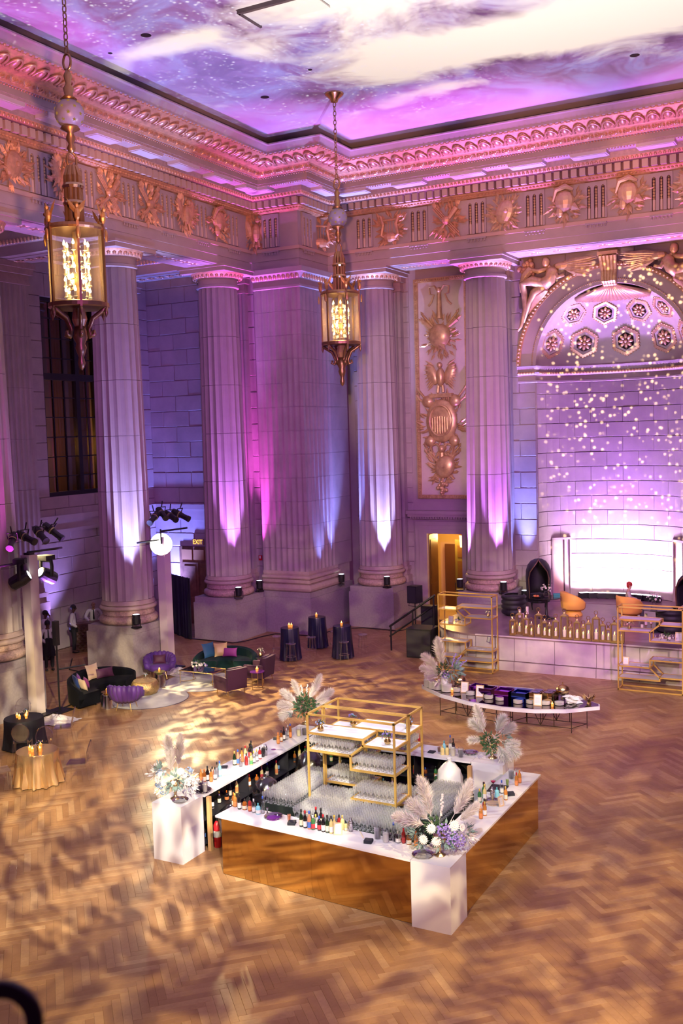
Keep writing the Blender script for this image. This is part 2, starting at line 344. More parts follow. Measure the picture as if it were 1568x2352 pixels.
# ---- walls of coursed stone
def wall_blocks(parent, O, U, N, u0, u1, z0, z1, ch, bw, holes=(), hole_fn=None, m=STONE, th=.06, seed=1):
    rd = random.Random(seed); zs = {z0, z1}
    n = max(1, round((z1-z0)/ch)); zs |= {z0+(z1-z0)*i/n for i in range(n+1)}
    for h in holes:
        for z in h[2:4]:
            if z0 < z < z1:
                near = min(zs, key=lambda q: abs(q-z))
                if abs(near-z) < ch*.45 and near not in (z0, z1): zs.discard(near)
                zs.add(z)
    zs = sorted(zs); O, U, N = Vector(O), Vector(U), Vector(N); g = .008
    for i in range(len(zs)-1):
        za, zb = zs[i], zs[i+1]; zm = (za+zb)/2; iv = [(u0, u1)]
        cut = [(h[0], h[1]) for h in holes if h[2] < zm < h[3]]
        if hole_fn: 
            c = hole_fn(zm)
            if c: cut.append(c)
        for c in cut: iv = [q for a, b in iv for q in ((a, min(b, c[0])), (max(a, c[1]), b)) if q[1]-q[0] > .05]
        for a, b in iv:
            k = max(1, round((b-a)/bw)); off = .5 if i % 2 else 0.
            us = [a]+[a+(b-a)*(j+off)/k for j in range(1 if not off else 0, k) if j+off > 0]+[b]
            us = sorted(set(round(q, 4) for q in us))
            for j in range(len(us)-1):
                p, q = us[j]+g, us[j+1]-g; d = th+rd.uniform(-.006, .006); e = .016; bm = MB()
                vs = [(p, 0, za+g), (q, 0, za+g), (q, 0, zb-g), (p, 0, zb-g), (p, d-e, za+g), (q, d-e, za+g), (q, d-e, zb-g), (p, d-e, zb-g), (p+e, d, za+g+e), (q-e, d, za+g+e), (q-e, d, zb-g-e), (p+e, d, zb-g-e)]
                bm.add([O+U*x+N*y+Vector((0, 0, z)) for x, y, z in vs], [(0, 1, 5, 4), (1, 2, 6, 5), (2, 3, 7, 6), (3, 0, 4, 7), (4, 5, 9, 8), (5, 6, 10, 9), (6, 7, 11, 10), (7, 4, 8, 11), (8, 9, 10, 11)])
                bm.obj('stone', m, parent)
def struct(o, label=None): return tag(o, label, kind='structure')
# side aisle wall behind the colonnade, with tall windows
bm = MB(); WIN = [(27.35, 30.25, 5.65, 12.95)]
for (y0, y1, z0, z1) in ((16, 27.35, 0, 15), (30.25, YE+.3, 0, 15), (27.35, 30.25, 0, 5.65), (27.35, 30.25, 12.95, 15)): bm.bx(XW-.5, XW-.02, y0, y1, z0, z1)
wl = struct(bm.obj('wall_left', JOINT), 'coursed stone aisle wall behind the colonnade')
wall_blocks(wl, (XW-.04, 0, 0), (0, 1, 0), (1, 0, 0), 17.5, YE, 0.9, 14.4, .62, 1.45, WIN, seed=3)
bm = MB()
for z0, z1, d in ((0, .9, .12), (4.3, 4.42, .10), (4.42, 4.75, .06), (4.75, 4.95, .16)): bm.bx(XW, XW+d, 17.5, YE, z0, z1)
struct(bm.obj('trim_1', STONE2), 'stone sill band and plinth along the aisle wall')
# window with dark iron grid
wn = struct(empty('window_1', (0, 0, 0)), 'tall dark iron gridded window in the aisle wall'); IRON = mat('window_iron', (.015, .012, .010), .5)
bm = MB(); y0, y1, z0, z1 = WIN[0]
for a, b, c, d in ((y0, y0+.12, z0, z1), (y1-.12, y1, z0, z1), (y0+.12, y1-.12, z0, z0+.16), (y0+.12, y1-.12, z1-.14, z1), (y0+.12, y0+1.75, 9.95, 10.2), (y0+1.95, y1-.12, 9.95, 10.2), (y0+1.75, y0+1.95, z0+.16, z1-.14)): bm.bx(XW-.3, XW-.1, a, b, c, d)
bm.obj('window_frame', IRON, wn)
for y in (y0+.62, y0+1.2, y0+2.4): MB().bx(XW-.24, XW-.17, y-.025, y+.025, z0, z1).obj('mullion', IRON, wn)
for k in range(1, 10):
    z = z0+(z1-z0)*k/10
    if abs(z-10.) > .3: MB().bx(XW-.24, XW-.17, y0, y1, z-.02, z+.02).obj('glazing_bar', IRON, wn)
MB().bx(XW-.22, XW-.205, y0, y1, z0, z1).obj('pane', glass('night_glass', (.62, .5, .34), .02, .25), wn)
bm = MB()
bm.bx(XW-3.4, XW-3.3, 25, 33, 4, 14); struct(bm.obj('wall_beyond', mat('yard_wall', (.30, .22, .12), .8, var=.3, vs=.6)), 'brown wall dimly seen beyond the window glass')
lw = thing('lit_window', (XW-3.28, 29.75, 10.35), 'small glowing yellow window seen through the dark iron window', 'window')
MB().bx(0, .04, -.33, .33, 0, 1.35).obj('pane', emitm('warm_pane', (1, .72, .3), 1.1), lw)
bm = MB(); bm.bx(.03, .07, -.03, .03, 0, 1.35); bm.bx(.03, .07, -.33, .33, .62, .67); bm.obj('glazing_bar', IRON, lw)
point('yard_lamp', (XW-1.6, 28.8, 7.5), 500, (1, .62, .22), .3)
# aisle end wall
bm = MB(); bm.bx(XW-.5, -21.6, YE+.02, YE+.5, 0, 15); we = struct(bm.obj('wall_end', JOINT), 'coursed stone wall closing the end of the aisle')
EXH = [(-25.75, -23.75, 0, 3.2)]
wall_blocks(we, (0, YE+.04, 0), (1, 0, 0), (0, -1, 0), XW, -21.7, 0.0, 14.4, .62, 1.3, EXH, seed=5)
bm = MB(); bm.bx(XW, -23, YE-.14, YE, 4.75, 4.95); bm.bx(XW, -23, YE-.08, YE, 4.3, 4.75); struct(bm.obj('trim_2', STONE2), 'stone band on the aisle end wall')
# panelled door with exit sign
WOOD = mat('dark_oak', (.20, .10, .04), .45, var=.3, vs=4)
ed = struct(empty('door_1', (-24.75, YE-.02, 0)), 'dark panelled wooden exit door behind the tower')
bm = MB(); bm.bx(-1, 1, -.06, .0, 0, 3.2); bm.obj('door_frame', WOOD, ed)
for s in (-1, 1):
    l = MB().bx(min(s*.04, s*.86), max(s*.04, s*.86), -.10, -.06, .02, 2.55).obj('door_leaf', WOOD, ed)
    for a, b in ((.25, 1.1), (1.25, 2.4)): MB().bx(min(s*.16, s*.74), max(s*.16, s*.74), -.125, -.10, a, b).obj('panel', WOOD, l)
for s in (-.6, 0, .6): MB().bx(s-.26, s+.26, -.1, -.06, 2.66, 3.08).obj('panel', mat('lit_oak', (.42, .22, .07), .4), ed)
es = thing('exit_sign', (-24.78, YE-.07, 3.28), 'glowing amber EXIT sign above the dark panelled door', 'sign')
MB().bx(-.28, .28, -.03, .03, 0, .24).obj('housing', mat('sign_housing', (.25, .10, .03), .5), es)
def text(body, size, m, parent, loc, rot, ext=.004, sx=1.):
    c = bpy.data.curves.new('lettering', 'FONT'); c.body = body; c.size = size; c.extrude = ext; c.align_x = 'CENTER'; c.align_y = 'CENTER'; c.materials.append(m)
    q = bpy.data.objects.new('lettering_curve', c); COL.objects.link(q); bpy.context.view_layer.update(); me = bpy.data.meshes.new_from_object(q.evaluated_get(bpy.context.evaluated_depsgraph_get())); bpy.data.objects.remove(q); o = bpy.data.objects.new('lettering', me); COL.objects.link(o); o.parent = parent; o.location = loc; o.rotation_euler = rot; o.scale = (sx, 1, 1); return o
text('EXIT', .26, emitm('exit_letters', (1, .55, .10), 6), es, (0, -.036, .12), (pi/2, 0, 0), sx=.9)
dr = thing('drape', (-24.1, 31.0, 0), 'black pleated cloth drape standing beside the column pedestal', 'curtain')
bm = MB(); pl = []
for i in range(41): u = i/40; pl.append((-1.0+2.0*u, .05*sin(u*60)+.02*sin(u*23)))
n = len(pl); bm.add([(x, y-.02, 0) for x, y in pl]+[(x, y-.02, 2.35) for x, y in pl]+[(x, y+.02, 0) for x, y in pl]+[(x, y+.02, 2.35) for x, y in pl],
    [(i, i+1, n+i+1, n+i) for i in range(n-1)]+[(2*n+i+1, 2*n+i, 3*n+i, 3*n+i+1) for i in range(n-1)]+[(n+i, n+i+1, 3*n+i+1, 3*n+i) for i in range(n-1)])
bm.obj('cloth', mat('black_drape', (.018, .02, .028), .9), dr, rz=-.5, smooth=True)
# ---- corner pier, fluted
def fluted_line(a, b, n, d, steps=4):      # from a to b, flutes cut to the right of travel by depth d
    a, b = Vector(a), Vector(b); t_ = (b-a); L = t_.length; t_ = t_/L; nr = Vector((t_.y, -t_.x)); out = []; m_ = .10; w = (L-2*m_)/n
    out.append(a)
    for i in range(n):
        for s in range(steps+1):
            fr = s/steps; out.append(a+t_*(m_+w*(i+.08+.84*fr))-nr*d*sin(pi*fr))
    out.append(b); return [(p.x, p.y) for p in out]
pier = struct(empty('pier', (0, 0, 0)), 'fluted stone pier filling the corner of the hall')
x0, y1 = -21.42, 35.3
out = fluted_line((x0, YP), (XP, YP), 7, .045)+fluted_line((XP, YP), (XP, y1-.1), 7, .045)+[(XP, 36.5), (x0, 36.5)]
for i in range(12):
    za = 2.4+i*.905; MB().prism(out, za+.004, za+.901).obj('course', STONE, pier)
MB().prism([(x0+.03, YP+.06), (XP-.06, YP+.06), (XP-.06, 36.4), (x0+.03, 36.4)], 1.5, 15).obj('core', STONE2, pier)
def ring_prof(path, prof):    # mouldings round the pier: path of (x,y), outward normals by offset (o on -Y face and +X face)
    bm = MB(); k = len(prof); vs = []
    for (px, py, sx, sy) in path:
        for o, z in prof: vs.append((px+sx*o, py+sy*o, z))
    fs = []
    for i in range(len(path)-1):
        for j in range(k-1): fs.append((i*k+j, (i+1)*k+j, (i+1)*k+j+1, i*k+j+1))
    return bm.add(vs, fs)
def torus_prof(z0, z1, r, base=0., n=6): return [(base+r*sin(pi*i/n), z0+(z1-z0)*(1-cos(pi*i/n))/2) for i in range(n+1)]
path = [(x0-.02, YP, 0, -1), (XP, YP, 1, -1), (XP, y1, 1, 0)]
ring_prof(path, torus_prof(1.62, 1.92, .16)+[(.08, 1.98), (.06, 2.10)]+torus_prof(2.1, 2.26, .12)+[(.02, 2.32), (0, 2.42)]).obj('base_moulding', mat('base_stone', (.58, .44, .36), .6, .05, var=.1, vs=6), pier, smooth=False)
ring_prof(path, [(0, 13.2), (.06, 13.22), (.06, 13.3), (.02, 13.32), (.02, 13.52), (.08, 13.56), (.2, 13.72), (.26, 13.74), (.26, 13.93), (0, 13.97)]).obj('capital_moulding', STONE2, pier)
bm = MB(); bm.bx(x0-.1, XP+.1, YP-.1, 36.4, 0, 1.4); bm.obj('pedestal', GRANITE, pier)
bm = MB(); bm.bx(x0-.1, XP+.06, YP-.06, 36.4, 1.4, 1.62); bm.obj('pedestal_cap', GRANITE, pier)
eg = MB(); eg.ball((0, 0, 0), (.085, .07, .12), 8, 6); EGGM = eg.mesh('egg', PINKG, True)
for i in range(11): inst('egg', EGGM, pier, (x0+.06+i*.195, YP-.13, 13.64)); inst('egg', EGGM, pier, (XP+.13, YP+.06+i*.195, 13.64), pi/2)
# recessed strips and fluted pilasters behind the columns at the pier
def pilaster(name, cx, cy, w, d, nrm, label):   # nrm: 0 faces -Y, 1 faces +X
    p = struct(empty(name, (cx, cy, 0), pi/2 if nrm else 0), label)
    o_ = fluted_line((-w/2, -d), (w/2, -d), 5, .04)+[(w/2, .4), (-w/2, .4)]
    for i in range(6): za = 2.4+i*1.8; MB().prism(o_, za+.005, za+1.795).obj('course', STONE, p)
    bm = MB()
    for z0, z1, q in ((1.62, 1.9, .14), (1.9, 2.1, .05), (2.1, 2.25, .1), (2.25, 2.42, .02), (13.2, 13.3, .05), (13.3, 13.55, .02), (13.55, 13.75, .14), (13.75, 13.95, .2)): bm.bx(-w/2-q, w/2+q, -d-q, .4, z0, z1)
    bm.obj('mouldings', mat('base_stone', (.58, .44, .36), .6, .05, var=.1, vs=6), p)
    MB().bx(-w/2-.12, w/2+.12, -d-.12, .4, 0, 1.62).obj('pedestal', GRANITE, p)
    MB().bx(-w/2+.03, w/2-.03, -d+.06, .38, 1.6, 13.9).obj('core', JOINT, p)
    return p
pilaster('pilaster_pier', -22.45, YE, .95, .22, 0, 'fluted pilaster squeezed between column and corner pier')
pilaster('pilaster_stage', -17.75, YW, 1.5, .3, 0, 'fluted pilaster on the stage wall behind the column next the pier')
pilaster('pilaster_niche', -13.25, YW, 1.5, .3, 0, 'fluted pilaster on the stage wall beside the niche')
for yy, nm in ((20.0, 'fluted pilaster on the aisle wall nearest the lighting tower'), (25.88, 'fluted pilaster on the aisle wall left of the iron window'), (31.75, 'fluted pilaster on the aisle wall between window and end wall')):
    pilaster('pilaster_aisle', XW, yy, 1.4, .25, 1, nm)
# ---- stage wall
bm = MB(); DOOR2 = (-16.2, -14.6, 0, 3.62)
def arch_hole(z):
    R = 3.2
    if z < NSPR: return (NX-NR-.02, NX+NR+.02)
    d = R*R-(z-NSPR)**2; return (NX-sqrt(d), NX+sqrt(d)) if d > 0 else None
for (a, b, z0, z1) in ((-19.6, -16.2, 0, 15.4), (-14.6, NX-NR, 0, 15.4), (-16.2, -14.6, 3.62, 15.4), (NX+NR, 4, 0, 15.4)): bm.bx(a, b, YW+.02, YW+.3, z0, z1)
n = 24; k0 = len(bm.v)
arc = [(NX-NR*cos(pi*i/n), NSPR+NR*sin(pi*i/n)) for i in range(n+1)]
for i in range(n): (a, za), (b, zb) = arc[i], arc[i+1]; bm.add([(a, YW+.02, za), (b, YW+.02, zb), (b, YW+.02, 15.4), (a, YW+.02, 15.4)], [(0, 1, 2, 3)])
ws = struct(bm.obj('wall_stage', STONE2), 'stone wall of the stage with the great niche')
wall_blocks(ws, (0, YW+.04, 0), (1, 0, 0), (0, -1, 0), -19.3, 2, 0., 14.4, .6, 1.25, [(-16.75, -14.15, 0, 14.0)], arch_hole, seed=9)
# niche: curved wall of stones, semi-dome
def NP(a, off=0.): return Vector((NX-(NR+off*.6)*cos(a), YW+(NDEP+off)*sin(a)+.05, 0))
wn2 = struct(empty('wall_niche', (0, 0, 0)), 'curved coursed stone wall of the stage niche')
bm = MB(); n = 32
for i in range(n):
    a, b = NP(pi*i/n, .08), NP(pi*(i+1)/n, .08); bm.add([(a.x, a.y, .5), (b.x, b.y, .5), (b.x, b.y, NSPR), (a.x, a.y, NSPR)], [(0, 1, 2, 3)])
bm.obj('backing', JOINT, wn2)
def ell(n=200):
    acc = [0.]; p = NP(0)
    for i in range(1, n+1): q = NP(pi*i/n); acc.append(acc[-1]+(q-p).length); p = q
    return acc
ACC = ell(); LT = ACC[-1]
def ang_at(s):
    for i in range(200):
        if ACC[i+1] >= s: return pi*(i+(s-ACC[i])/(ACC[i+1]-ACC[i]))/200
    return pi
rd = random.Random(4); zz = STG; ci = 0
SD = (.82, 1.62)     # small stage door along the curve
while zz < 9.3:
    zt = min(zz+.56, 9.36); k = 6; us = [0]+[LT*(j+(.5 if ci % 2 else 0))/k for j in range(0 if ci % 2 else 1, k)]+[LT]
    for j in range(len(us)-1):
        segs = [(us[j], us[j+1])]
        if zz < 3.3:
            for c in (SD, (LT-SD[1], LT-SD[0])): segs = [q for a, b in segs for q in ((a, min(b, c[0])), (max(a, c[1]), b)) if q[1]-q[0] > .05]
        for sa, sb in segs:
            bm = MB(); m_ = 4; d = rd.uniform(-.004, .004); pts = [NP(ang_at(sa+.007+(sb-sa-.014)*i/m_)) for i in range(m_+1)]; c = Vector((NX, YW, 0))
            vs = []
            for p in pts:
                inn = (c-p).normalized(); f = p+inn*(.02+d)
                vs += [(p.x, p.y, zz+.007), (f.x, f.y, zz+.016), (f.x, f.y, zt-.016), (p.x, p.y, zt-.007)]
            fs = []
            for i in range(m_):
                for q in range(3): fs.append((i*4+q, i*4+4+q, i*4+5+q, i*4+q+1))
            fs += [(0, 1, 2, 3), (m_*4+3, m_*4+2, m_*4+1, m_*4)]
            bm.add(vs, fs).obj('stone', STONE, wn2)
    zz = zt; ci += 1
for side, s0 in ((0, SD[0]), (1, LT-SD[1])):
    p, q = NP(ang_at(s0)), NP(ang_at(s0+.8)); dv = (q-p); rz = atan2(dv.y, dv.x)
    d = struct(empty('door_%d' % (3+side), (p.x, p.y, STG), rz), 'small cream door in the curved niche wall, %s' % ('beside the porter chair' if not side else 'on the far side of the stage'))
    L = dv.length; bm = MB(); bm.bx(0, .06, -.06, .06, 0, 2.3); bm.bx(L-.06, L, -.06, .06, 0, 2.3); bm.bx(0, L, -.06, .06, 2.24, 2.32); bm.obj('door_frame', STONE2, d)
    MB().bx(.06, L*.62, .02, .05, 0, 2.24).obj('door_leaf', mat('cream_door', (.80, .55, .38), .5), d)
    MB().bx(L*.62, L*.68, .0, .05, 0, 2.24).obj('gap', mat('door_gap', (.05, .02, .02), .8), d)
    MB().bx(L*.68, L-.06, .02, .06, 0, 2.24).obj('side_panel', STONE2, d)
# semi-dome
def DP(az, el, off=0.):     # az 0..pi along the wall, el 0..pi/2
    c = cos(el); return Vector((NX-(NR+off)*cos(az)*c, YW+.05+(NDEP+off*.7)*sin(az)*c, NSPR+(NR+off)*sin(el)))
bm = MB(); na, ne = 40, 14; vs = [DP(pi*i/na, pi/2*j/ne) for j in range(ne+1) for i in range(na+1)]
fs = [(j*(na+1)+i, j*(na+1)+i+1, (j+1)*(na+1)+i+1, (j+1)*(na+1)+i) for j in range(ne) for i in range(na)]
sd = struct(bm.add(vs, fs).obj('ceiling_semidome', STONE2, smooth=True), 'coffered half dome over the stage niche')
def rosette(r):
    bm = MB()
    for k in range(8): a = 2*pi*k/8; bm.ball((cos(a)*r*.58, sin(a)*r*.58, .02), (r*.40, r*.24, .05), 6, 4, Matrix.Rotation(a, 3, 'Z'))
    bm.ball((0, 0, .05), r*.24, 8, 5); return bm
ROSE = rosette(.3).mesh('rosette', PINKG, True)
def hexring(r0, r1, z0, z1):
    bm = MB(); P_ = lambda r, z: [(r*sin(pi/3*k), r*cos(pi/3*k), z) for k in range(6)]
    return bm.add(P_(r0, z0)+P_(r0, z1)+P_(r1, z1)+P_(r1, z0), [(a+i, a+(i+1) % 6, b+(i+1) % 6, b+i) for a, b in ((0, 6), (6, 12), (12, 18)) for i in range(6)])
HX = hexring(.56, .44, 0, .06).mesh('coffer_frame', PINKG); HX2 = hexring(.43, .34, -.0, .03).mesh('coffer_step', STONE2)
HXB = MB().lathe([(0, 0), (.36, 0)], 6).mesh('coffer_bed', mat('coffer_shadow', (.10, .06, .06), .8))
bd = MB()
for k in range(6):
    a, b = Vector((.56*sin(pi/3*k), .56*cos(pi/3*k), .03)), Vector((.56*sin(pi/3*(k+1)), .56*cos(pi/3*(k+1)), .03))
    for j in range(5): bd.ball(a.lerp(b, (j+.5)/5), (.045, .045, .05), 5, 4)
HXD = bd.mesh('coffer_beads', PINKG, True)
def on_dome(az, el):
    p = DP(az, el); e = .02; ta = (DP(az+e, el)-DP(az-e, el)).normalized(); te = (DP(az, el+e)-DP(az, el-e)).normalized(); nn = ta.cross(te).normalized()
    if nn.dot(Vector((NX, YW-1, NSPR))-p) < 0: nn = -nn
    up = te; rx = up.cross(nn).normalized(); up = nn.cross(rx)
    return Matrix(((rx.x, up.x, nn.x, p.x), (rx.y, up.y, nn.y, p.y), (rx.z, up.z, nn.z, p.z), (0, 0, 0, 1)))
def place(name, me, parent, M_, sc=1.):
    o = inst(name, me, parent); o.matrix_local = M_ @ Matrix.Scale(sc, 4); return o
for el, azs, sc in ((.30, [.14, .33, .52, .71, .89], 1.0), (.74, [.22, .42, .62, .81], .86)):
    for q in azs:
        M_ = on_dome(pi*q, el) @ Matrix.Translation((0, 0, .012)); c = place('coffer', HX, sd, M_, sc)
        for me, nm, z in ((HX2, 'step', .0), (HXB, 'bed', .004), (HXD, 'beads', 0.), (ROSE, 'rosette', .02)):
            o = inst(nm, me, c, (0, 0, z))
bm = MB(); 
for k in range(21):
    az = pi*(.12+.76*k/20); p0, p1 = DP(az, 1.02, -.04), DP(az, 1.5, -.06); bm.tube([p0, p0.lerp(p1, .5)-Vector((0, .05, .02)), p1], [.13, .08, .03], 6)
bm.obj('shell', PINKG, sd, smooth=True)
# archivolt, keystone, impost band
def arch_band(r0, r1, y0, y1, n=36): 
    bm = MB(); vs = []
    for i in range(n+1):
        a = pi*i/n
        for r, y in ((r0, y1), (r0, y0), (r1, y0), (r1, y1)): vs.append((NX-r*cos(a), y, NSPR+r*sin(a)))
    return bm.add(vs, [(i*4+q, i*4+4+q, i*4+5+q, i*4+q+1) for i in range(n) for q in range(3)])
ar = struct(empty('trim_archivolt', (0, 0, 0)), 'carved archivolt round the head of the niche')
arch_band(2.78, 3.36, YW-.08, YW+.3).obj('arch_face', STONE2, ar)
arch_band(3.36, 3.52, YW-.14, YW+.3).obj('arch_rim', GILT2, ar)
GB = MB().ball((0, 0, 0), (.07, .05, .055), 6, 4).mesh('bead', GILT, True)
for k in range(75): a = pi*(k+.5)/75; inst('bead', GB, ar, (NX-3.44*cos(a), YW-.15, NSPR+3.44*sin(a)))
bb = MB()
for k in range(130): a = pi*(k+.5)/130; bb.ball((NX-2.92*cos(a), YW-.09, NSPR+2.92*sin(a)), .026, 5, 3)
tag(bb.obj('small_beads', GILT, ar), kind='stuff')
bm = MB()
for s in range(5):
    x = -.26+.13*s; bm.tube([(x*.7, -.05, 0), (x*.74, -.28, .12), (x*.85, -.22, .5), (x*.95, -.34, .85), (x, -.42, 1.0)], .07, 6)
bm.bx(-.36, .36, -.46, .05, 1.02, 1.14); bm.bx(-.25, .25, -.2, .05, 0, 1.05)
k = bm.obj('keystone', GILT, ar, (NX, YW, NSPR+2.72)); 
im = struct(empty('trim_impost', (0, 0, 0)), 'gilded impost moulding running round the niche')
bm = MB(); prof = [(0, 9.36), (.07, 9.38), (.07, 9.44), (.02, 9.46), (.03, 9.62), (.10, 9.68), (.12, 9.74), (.05, 9.78), (.15, 9.9), (.17, 9.98), (0, 10.0)]
pp = [(NX-NR-.68, YW-.02, 0, -1), (NX-NR-.02, YW-.02, .8, -1)]
for i in range(0, 29):
    a = pi*i/28; p = NP(a); nx, ny = cos(a), -sin(a); pp.append((p.x, p.y, nx, ny))
pp += [(NX+NR+.02, YW-.02, -.8, -1), (NX+NR+.68, YW-.02, 0, -1)]
ring_prof(pp, prof).obj('moulding', STONE2, im)
for k in range(58):
    a = ang_at(LT*(k+.5)/58); p = NP(a); inst('bead', GB, im, (p.x+cos(a)*.12, p.y-sin(a)*.12, 9.72))
for k in range(6): inst('bead', GB, im, (NX-NR-.62+k*.11, YW-.14, 9.72))
# ------------------------------------------------------------------ columns
def flute_ring(R, n=20, d=.055):
    out = []
    for i in range(n):
        for f in (0, .2, .5, .8): a = 2*pi*(i+f)/n; r = R-d*sin(pi*f)*R/.85; out.append((r*cos(a), r*sin(a)))
    return out
def col_r(z): q = (z-2.4)/(13.2-2.4); return .855-.125*q**1.25
BASEM = mat('base_stone', (.58, .44, .36), .6, .05, var=.1, vs=6)
def make_column():
    c = empty('column', (0, 0, 0))
    MB().bx(-.98, .98, -1.0, 1.0, 0, 1.4).obj('pedestal', GRANITE, c); MB().bx(-.94, .94, -.96, .96, 1.4, 1.62).obj('pedestal_cap', GRANITE, c)
    smooth_by(MB().lathe(torus_prof(1.62, 1.90, .16, .82)+[(.86, 1.93), (.84, 2.08)], 48).obj('leaf_torus', mat('carved_torus', (.60, .42, .33), .6, .05, var=.3, vs=16, bump=.9, bs=24), c))
    smooth_by(MB().lathe(torus_prof(2.08, 2.24, .10, .85)+[(.90, 2.27), (.86, 2.36), (.855, 2.4)], 48).obj('base_moulding', BASEM, c))
    zs = [2.4+10.8*i/6 for i in range(7)]
    for i in range(6):
        a, b = zs[i]+.006, zs[i+1]-.006; MB().prism(flute_ring(col_r(a)), a, b, flute_ring(col_r(b))).obj('drum', STONE2, c)
    MB().lathe([(.70, 2.4), (.62, 13.2)], 24).obj('core', JOINT, c)
    smooth_by(MB().lathe([(.74, 13.2), (.80, 13.22), (.80, 13.30), (.74, 13.32), (.74, 13.50), (.78, 13.54), (.80, 13.56)], 40).obj('necking', STONE2, c))
    smooth_by(MB().lathe([(.80, 13.56), (.93, 13.64), (1.0, 13.74)], 40).obj('echinus', GILT2, c))
    bm = MB()
    for k in range(32): a = 2*pi*k/32; bm.ball((.90*cos(a), .90*sin(a), 13.65), (.06, .078, .11), 6, 4, Matrix.Rotation(a, 3, 'Z'))
    tag(bm.obj('egg_ring', PINKG, c, smooth=True), kind='stuff')
    bm = MB(); bm.bx(-1.0, 1.0, -1.0, 1.0, 13.74, 13.88); bm.bx(-1.06, 1.06, -1.06, 1.06, 13.88, 13.96); bm.obj('abacus', STONE2, c)
    return c
col0 = make_column()
CL = [(XCOL, 31.75, 'fluted stone column beside the corner pier on the lounge side'), (XCOL, 25.88, 'fluted stone column behind the dark curved sofa'), (XCOL, 20.0, 'fluted stone column behind the lighting tower at the picture edge'),
      (-17.75, YCOL, 'fluted stone column between corner pier and gilded trophy panel'), (-13.15, YCOL, 'fluted stone column on the stage between trophy panel and niche')]
for i, (x, y, lb) in enumerate(CL):
    c = col0 if i == 0 else copy_tree(col0); c.location = (x, y, 0); tag(c, lb, None, 'fluted columns', 'structure')
# ------------------------------------------------------------------ entablature swept along walls and pier
ET0, ET1 = 15.0, 2.0
def PATH(o): return [(XA+o, ET0), (XA+o, YP-o), (XP+o, YP-o), (XP+o, YB-o), (ET1, YB-o)]
def sweep(prof):
    bm = MB(); k = len(prof); vs = []; ps = [PATH(o) for o, z in prof]
    for i in range(5):
        for j, (o, z) in enumerate(prof): vs.append((ps[j][i][0], ps[j][i][1], z))
    return bm.add(vs, [(i*k+j, (i+1)*k+j, (i+1)*k+j+1, i*k+j+1) for i in range(4) for j in range(k-1)])
ent = struct(empty('trim_entablature', (0, 0, 0)), 'carved and gilded entablature round the hall')
sweep([(-1.5, 13.97), (0, 13.97), (0, 14.26), (.03, 14.27), (.03, 14.60)]).obj('architrave', STONE2, ent)
sweep([(.03, 14.60), (.10, 14.60), (.10, 14.72), (0, 14.72)]).obj('taenia', mat('taenia', (.72, .52, .38), .7), ent)
sweep([(0, 14.72), (0, 16.0)]).obj('frieze', STONE2, ent)
sweep([(0, 16.0), (.10, 16.02), (.18, 16.10), (.24, 16.13), (.24, 16.17)]).obj('bed_moulding', GILT2, ent)
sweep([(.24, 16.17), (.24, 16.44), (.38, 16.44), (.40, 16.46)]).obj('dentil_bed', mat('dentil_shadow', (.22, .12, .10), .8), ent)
sweep([(.38, 16.46), (.46, 16.50), (.52, 16.58)]).obj('ovolo', GILT2, ent)
sweep([(.52, 16.58), (.52, 16.76), (1.08, 16.76), (1.08, 16.84)]).obj('soffit', mat('soffit_carved', (.60, .48, .44), .6, var=.15, vs=9, bump=.8, bs=14), ent)
sweep([(1.08, 16.84), (1.10, 16.84), (1.10, 17.05), (1.16, 17.06)]).obj('corona', STONE2, ent)
sweep([(1.16, 17.06), (1.18, 17.08), (1.34, 17.27), (1.42, 17.29), (1.5, 17.29)]).obj('leaf_moulding', GILT2, ent)
sweep([(1.5, 17.29), (1.62, 17.30), (1.95, 17.36), (2.2, 17.47), (2.2, 17.5)]).obj('crown_ovolo', GILT2, ent)
sweep([(2.2, 17.5), (2.25, 17.52), (2.25, 17.58), (2.36, 17.74), (2.44, 17.76), (2.44, 17.80), (.5, 17.80)]).obj('crown_fascia', STONE2, ent)
def along(o, pitch, fn, lo=18.3, hi=-4.0):   # walk the four runs with even pitch: fn(point, rz) with rz: 0 = faces -Y, pi/2 = faces +X
    p = PATH(o); runs = [((p[1][0], lo), p[1], pi/2), (p[1], p[2], 0.), (p[2], p[3], pi/2), (p[3], (hi, p[3][1]), 0.)]
    for (a, b, rz) in runs:
        L = sqrt((b[0]-a[0])**2+(b[1]-a[1])**2); n = max(1, round(L/pitch))
        for i in range(n): q = (i+.5)/n; fn((a[0]+(b[0]-a[0])*q, a[1]+(b[1]-a[1])*q), rz)
DEN = MB().bx(-.10, .10, -.14, .02, 0, .25).mesh('dentil', mat('dentil_stone', (.70, .56, .42), .7))
along(.24, .298, lambda p, rz: inst('dentil', DEN, ent, (p[0], p[1], 16.18), rz))
e_ = MB(); e_.ball((0, 0, 0), (.115, .20, .085), 10, 7, Matrix.Rotation(-.29, 3, 'X')); e_.tube([(.185*cos(a), -.96*(.30*sin(a)-.06), .28*(.30*sin(a)-.06)-.045) for a in [pi*i/8 for i in range(-1, 10)]], .035, 6)
EG = e_.mesh('egg', PINKG, True)
along(1.86, .46, lambda p, rz: inst('egg', EG, ent, (p[0], p[1], 17.325), rz))
e_ = MB()
for a in (-1.1, -.55, 0, .55, 1.1): e_.leaf((0, .02, -.07), (sin(a), -.5, cos(a)*.9), .2, .09, .35)
for s in (-1, 1): e_.ball((s*.17, -.02, .0), (.05, .05, .07), 5, 4)
LF = e_.mesh('leaf_ornament', PINKG)
along(1.24, .46, lambda p, rz: inst('leaf_ornament', LF, ent, (p[0], p[1], 17.16), rz))
